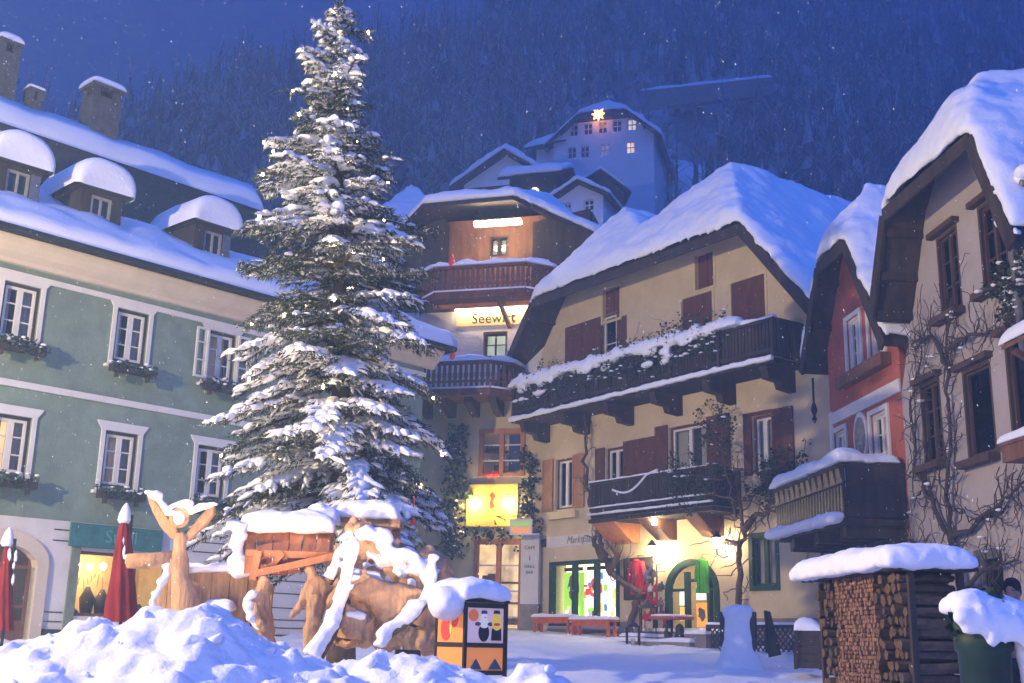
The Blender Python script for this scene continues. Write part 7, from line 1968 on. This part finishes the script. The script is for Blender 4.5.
# ---- climbing plants of the yellow house
def pf(x, y): return FY.p(x, y, .3)
climber(FY, 'gnarled_vine', 'gnarled bare vine rising beside the shop window to the upper balcony', 'vine',
        [[(pf(626, 645)[0], 1.4), pf(637, 610), pf(640, 592), pf(625, 583), pf(611, 572), pf(604, 550), pf(600, 530), pf(590, 500), pf(588, 470), pf(587, 430), pf(588, 400)], [pf(613, 574), pf(620, 555), pf(606, 536), pf(612, 520)], [pf(606, 560), pf(596, 545), pf(600, 525)]], 5, n0=.3, r0=.13, twigs=.35, mat='bark', base=FY.w(pf(626, 645)[0], .3, 1.4))
climber(FY, 'climbing_tree', 'dark climbing tree at the wall right of the arched door', 'tree',
        [[(pf(739, 640)[0], 1.4), pf(741, 600), pf(742, 560), pf(746, 530), pf(742, 500), pf(738, 470)], [pf(744, 545), pf(728, 540), pf(716, 548)], [pf(746, 530), pf(760, 515), pf(778, 512)]], 6, n0=.3, r0=.11, twigs=.9, leaf=.0, mat='bark', size=.1)
climber(FY, 'balcony_creeper', 'dark leafy creeper hanging over the right half of the lower balcony', 'plant',
        [[FY.p(735, 520, 1.3), FY.p(728, 480, 1.3), FY.p(722, 440, 1.3), FY.p(718, 410, 1.3)], [FY.p(735, 500, 1.3), FY.p(700, 492, 1.3), FY.p(670, 500, 1.3)], [FY.p(720, 480, 1.3), FY.p(690, 475, 1.3), FY.p(668, 482, 1.3)], [FY.p(730, 470, 1.3), FY.p(750, 470, 1.3), FY.p(775, 478, 1.3)], [FY.p(728, 455, 1.3), FY.p(704, 440, 1.3)]], 8, n0=1.2, r0=.04, leaf=.5, twigs=1.5, size=.10, snow=.02, bounds=(-6.2, -1.9, 5.2, 8.4), mat='bark')
climber(FY, 'balcony_plants', 'dry dark plants along the upper balcony rail under clumps of snow', 'plant',
        [[FY.p(520 + 22 * k, 405 - 7 * k, 1.35), FY.p(530 + 22 * k, 396 - 7 * k, 1.35), FY.p(540 + 22 * k, 390 - 7 * k, 1.35)] for k in range(9)], 9, n0=1.27, r0=.03, leaf=.34, twigs=2.0, size=.10, snow=.10)
climber(FY, 'window_creeper', 'dark creeper tufts below the right shuttered window of the yellow house', 'plant', [[FY.p(752, 492, .2), FY.p(765, 484, .2), FY.p(780, 482, .2)], [FY.p(758, 480, .2), FY.p(790, 478, .2)]], 10, n0=.05, r0=.03, leaf=.6, twigs=3, size=.12)

# ------------------------------------------------------------------ firewood under the snow on the right
dw_ = FR.u
pw = at(908, 640, 11.6)
FW = Face((pw.x, pw.y), FR.u)            # street side of the stack, u = 0 at its near corner
def firewood():
    uL = FW.p(820, 620)[0]; zt = FW.p(865, 577)[1]; F = FW; W_ = .58; g = ground_z(pw.x, pw.y) - .15
    rr = random.Random(14); barkm = pbr('log_bark', (.085, .058, .042), .9, .6, 6, .8, 14, detail=6); face = pbr('split_wood', (.15, .085, .05), .85, .5, 8, .6, 22, detail=6)
    face2 = pbr('grey_split_wood', (.10, .07, .05), .9, .5, 8, .6, 22, detail=6)
    variants = []
    for k in range(10):
        mb = MB(); n = rr.choice((5, 6, 7)); sh = []
        for i in range(n):
            a = 2 * pi * i / n + rr.uniform(-.3, .3); r = rr.uniform(.72, 1.08); sh.append((r * math.cos(a), r * math.sin(a) * .82))
        seg = 4; vs = []
        for j in range(seg + 1):
            x = (j / seg - .5) * W_; kx = rr.uniform(-.008, .008); kz = rr.uniform(-.008, .008)
            for (p, q) in sh: vs.append((x, p * .07 + kx, q * .07 + kz))
        mb.cur = 0; mb.add(vs, [(j * n + i, j * n + (i + 1) % n, (j + 1) * n + (i + 1) % n, (j + 1) * n + i) for j in range(seg) for i in range(n)])
        mb.cur = 1; mb.add(vs[:n], [tuple(range(n))]); mb.add(vs[-n:], [tuple(reversed(range(n)))])
        variants.append((mb, [barkm if k % 2 else face2, face if k % 3 else face2]))
    protos = []
    ang = math.atan2(F.n.y, F.n.x)
    count = 0; z = g + .06; row = 0
    k0, k1 = FW.p(838, 620)[0], FW.p(878, 620)[0]
    while z < zt - .03:
        u = uL + rr.uniform(0, .05) + .07
        while u < -.03:
            if not (k0 < u < k1):
                i = rr.randrange(len(variants)); big = rr.uniform(.72, 1.12)
                if len(protos) <= i or protos[i] is None:
                    while len(protos) <= i: protos.append(None)
                    mb, ms = variants[i]; o = mb.build('split_log', ms); protos[i] = o
                else: o = protos[i].copy(); COL.objects.link(o)
                p = F.w(u, -W_ / 2 + rr.uniform(-.05, .06), z + rr.uniform(-.012, .012)); o.location = p; o.rotation_euler = (rr.uniform(0, 6.28), rr.uniform(-.03, .03), ang + rr.uniform(-.04, .04)); o.scale = (rr.uniform(.94, 1.06), big, big)
                tag(o, 'split firewood log lying in the stack under the long snow cushion', 'log', 'split logs of the firewood stack'); count += 1
            u += .125
        z += .108; row += 1
    print('logs', count)
    mb = MB(); mb.cur = 0
    z = g; 
    while z < zt:
        u = k0
        while u < k1:
            r = rr.uniform(.016, .032); c = F.w(u, -.02 + rr.uniform(-.01, .035), z); ax = (F.n + V((rr.uniform(-.1, .1), 0, rr.uniform(-.1, .1)))).normalized()
            mb.tube([c - ax * .5, c + ax * .03], r, 5); u += r * 2 * .92
        z += .046
    o = mb.build('kindling', pbr('kindling_wood', (.23, .125, .08), .85, .6, 12, .5, 20), None); tag(o, 'band of thin kindling ends in the firewood stack', 'kindling', kind='stuff')
    # rack that carries it
    T = thing('wood_rack', 'plank roofed rack over the firewood bearing a long rounded cushion of snow', 'wood rack', F.w(uL / 2, -.4, g))
    for uu in (uL - .06, -.0):
        for nn in (-.05, -W_ + .02):
            mb = MB(); mb.box(F, uu, uu + .055, nn - .03, nn + .03, g - .2, zt + .0); mb.build('post', M['dark_wood'], T)
    mb = MB(); mb.box(F, uL - .25, .15, -W_ - .12, .12, zt + .015, zt + .055); mb.build('board', M['dark_wood'], T)
    mb = MB(); snow_sheet(mb, [F.w(uL - .28, .26, zt + .03), F.w(.22, .24, zt + .03), F.w(.24, -W_ - .12, zt + .03), F.w(uL - .3, -W_ - .15, zt + .03)], .27, (1, 1, 1, 1), .1, .16, r=.24, over=.07, freq=1.6)
    soft_snow(mb.build('snow', M['snow'], T, True), .035, 5)
firewood()

def potted_bush():
    y = 8.4; c = at(984, 650, y); g = ground_z(c.x, y); zt = at(980, 632, y).z; r = 30 * y / FPX
    T = thing('potted_bush', 'dark green potted bush under a drooping hood of snow at the right edge', 'potted plant', (c.x, y, g)); mb = MB()
    mb.lathe((c.x, y, g), [(r * .55, 0), (r * .62, .1), (r * .82, zt - g - .14), (r * .90, zt - g - .12), (r * .9, zt - g - .02), (r * .8, zt - g)], 28); mb.build('pot', pbr('dark_green_pot', (.012, .035, .025), .55, .4, 4, .3, 12), T, True)
    mb = MB(); rr = random.Random(3); foliage(mb, (c.x, y, zt + .08), r * 1.0, r * 1.0, .22, 1500, .09, rr); mb.build('leaves', pbr('bush_leaves', (.02, .05, .03), .6, .5, 4), T)
    mb = MB(); 
    snow_sheet(mb, [V((c.x - r * 1.15, y - r * 1.05, zt + .12)), V((c.x + r * 1.7, y - r * 1.05, zt + .0)), V((c.x + r * 1.5, y + r, zt + .05)), V((c.x - r * 1.05, y + r, zt + .14))], .17, (1, 1, 1, 1), .05, .5, r=.18, over=.05, freq=3.0)
    for i in range(16):
        t = i / 15; q = V((c.x - r * 1.05 + r * 2.7 * t, y - r * 1.0 - .02, zt + .10 - .10 * t - .03 * (i % 3))); mb.blob(q, V((.06, 0, 0)), V((0, .06, 0)), V((0, 0, .06 + .05 * (i % 2))), 2, .4, 7, i)
    for k in range(5): mb.blob(V((c.x + r * (.95 + .05 * k), y - .12, zt - .05 - .11 * k)), V((.05, 0, 0)), V((0, .06, 0)), V((0, 0, .11)), 2, .3, 6, k)
    soft_snow(mb.build('snow', M['snow'], T, True), .025, 3)
potted_bush()

def person():
    y = 12.4; hd = at(1011, 592, y); X = hd.x + .02; g = ground_z(X, y); H = hd.z + .10
    base = H - 1.72      # stands on the raised pavement in front of the pale house
    T = thing('person', 'person in a dark jacket with short dark hair standing behind the potted bush', 'person', (X, y, base))
    P = lambda x, z, dy=0: V((X + x, y + dy, base + z))
    v = {'pel': (P(0, .95), (.16, .12)), 'bel': (P(0, 1.12, -.01), (.165, .12)), 'che': (P(0, 1.32, -.02), (.19, .125)), 'nb': (P(-.01, 1.46, -.03), (.085, .08)), 'nk': (P(-.02, 1.51, -.05), (.058, .058)), 'hd0': (P(-.035, 1.57, -.075), (.075, .085)), 'hd1': (P(-.035, 1.65, -.07), (.078, .092)), 'hd2': (P(-.03, 1.70, -.06), (.05, .06))}
    e = [('pel', 'bel'), ('bel', 'che'), ('che', 'nb'), ('nb', 'nk'), ('nk', 'hd0'), ('hd0', 'hd1'), ('hd1', 'hd2')]
    for s, n in ((-1, 'l'), (1, 'r')):
        v['hip' + n] = (P(.09 * s, .88), .095); v['kn' + n] = (P(.10 * s, .50, -.02), .065); v['an' + n] = (P(.10 * s, .09, .02), .047); v['toe' + n] = (P(.11 * s, .04, -.14), .042)
        v['sh' + n] = (P(.19 * s, 1.40, -.02), .075); v['el' + n] = (P(.25 * s, 1.12, -.02), .055); v['wr' + n] = (P(.17 * s, 1.02, -.22), .036); v['hn' + n] = (P(.13 * s, 1.03, -.30), (.04, .022))
        e += [('pel', 'hip' + n), ('hip' + n, 'kn' + n), ('kn' + n, 'an' + n), ('an' + n, 'toe' + n), ('che', 'sh' + n), ('sh' + n, 'el' + n), ('el' + n, 'wr' + n), ('wr' + n, 'hn' + n)]
    skin = pbr('skin', (.42, .24, .17), .6, .1, 8); cloth = pbr('dark_jacket', (.018, .02, .026), .85, .3, 8, .4, 25)
    body = skin_body('body', (v, e, 'pel'), skin, T)
    # jacket and trousers follow the body
    jv = {k: v[k] for k in ('pel', 'bel', 'che', 'nb', 'shl', 'ell', 'wrl', 'shr', 'elr', 'wrr')}; jv = {k: (p, tuple(x + .03 for x in (r if hasattr(r, '__len__') else (r, r)))) for k, (p, r) in jv.items()}
    skin_body('jacket', (jv, [q for q in e if q[0] in jv and q[1] in jv], 'pel'), cloth, T)
    tv = {k: v[k] for k in ('pel', 'hipl', 'knl', 'anl', 'toel', 'hipr', 'knr', 'anr', 'toer')}; tv = {k: (p, tuple(x + .018 for x in (r if hasattr(r, '__len__') else (r, r)))) for k, (p, r) in tv.items()}
    skin_body('trousers', (tv, [q for q in e if q[0] in tv and q[1] in tv], 'pel'), pbr('dark_trousers', (.02, .02, .03), .9, .2, 8), T)
    c = P(-.033, 1.645, -.062)
    mb = MB(); vs, fs = ICO[3]; out = []
    for p in vs:
        q = V((p.x * .098, p.y * .118, p.z * .125)); f = 1.0
        if p.y < -.25 and p.z < .45: f = .72     # leaves the face free
        if p.z < -.35: f = min(f, .74)
        out.append(c + q * f * (1 + .05 * noise.noise(p * 6)))
    mb.add(out, fs); mb.build('hair', pbr('dark_hair', (.016, .012, .010), .7, .4, 20, .5, 60), T, True)
    fc = P(-.035, 1.60, -.165)
    mb = MB(); mb.blob(fc + V((0, -.012, 0)), V((.014, 0, 0)), V((0, .024, 0)), V((0, 0, .028)), 2, 0); mb.build('nose', skin, T, True)
    for s in (-1, 1):
        mb = MB(); mb.blob(fc + V((.032 * s, .012, .032)), V((.011, 0, 0)), V((0, .010, 0)), V((0, 0, .008)), 2, 0); mb.build('eye', M['metal'], T, True)
        mb = MB(); mb.blob(P(-.035 + .086 * s, 1.61, -.06), V((.014, 0, 0)), V((0, .022, 0)), V((0, 0, .034)), 2, 0); mb.build('ear', skin, T, True)
    mb = MB(); mb.blob(fc + V((0, .004, -.042)), V((.025, 0, 0)), V((0, .009, 0)), V((0, 0, .007)), 2, 0); mb.build('mouth', pbr('lips', (.3, .11, .1), .5, .1), T, True)
    # the raised pavement under the feet
    mb = MB(); F = FR; q = [V((X - .9, y - 1.2, base)), V((X + 3, y - 1.2, base)), V((X + 3, y + 9, base)), V((X + .2, y + 9, base))]; 
    slab(mb, q, base - g + .6); o = mb.build('pavement', M['snow_clod']); tag(o, kind='structure')
person()
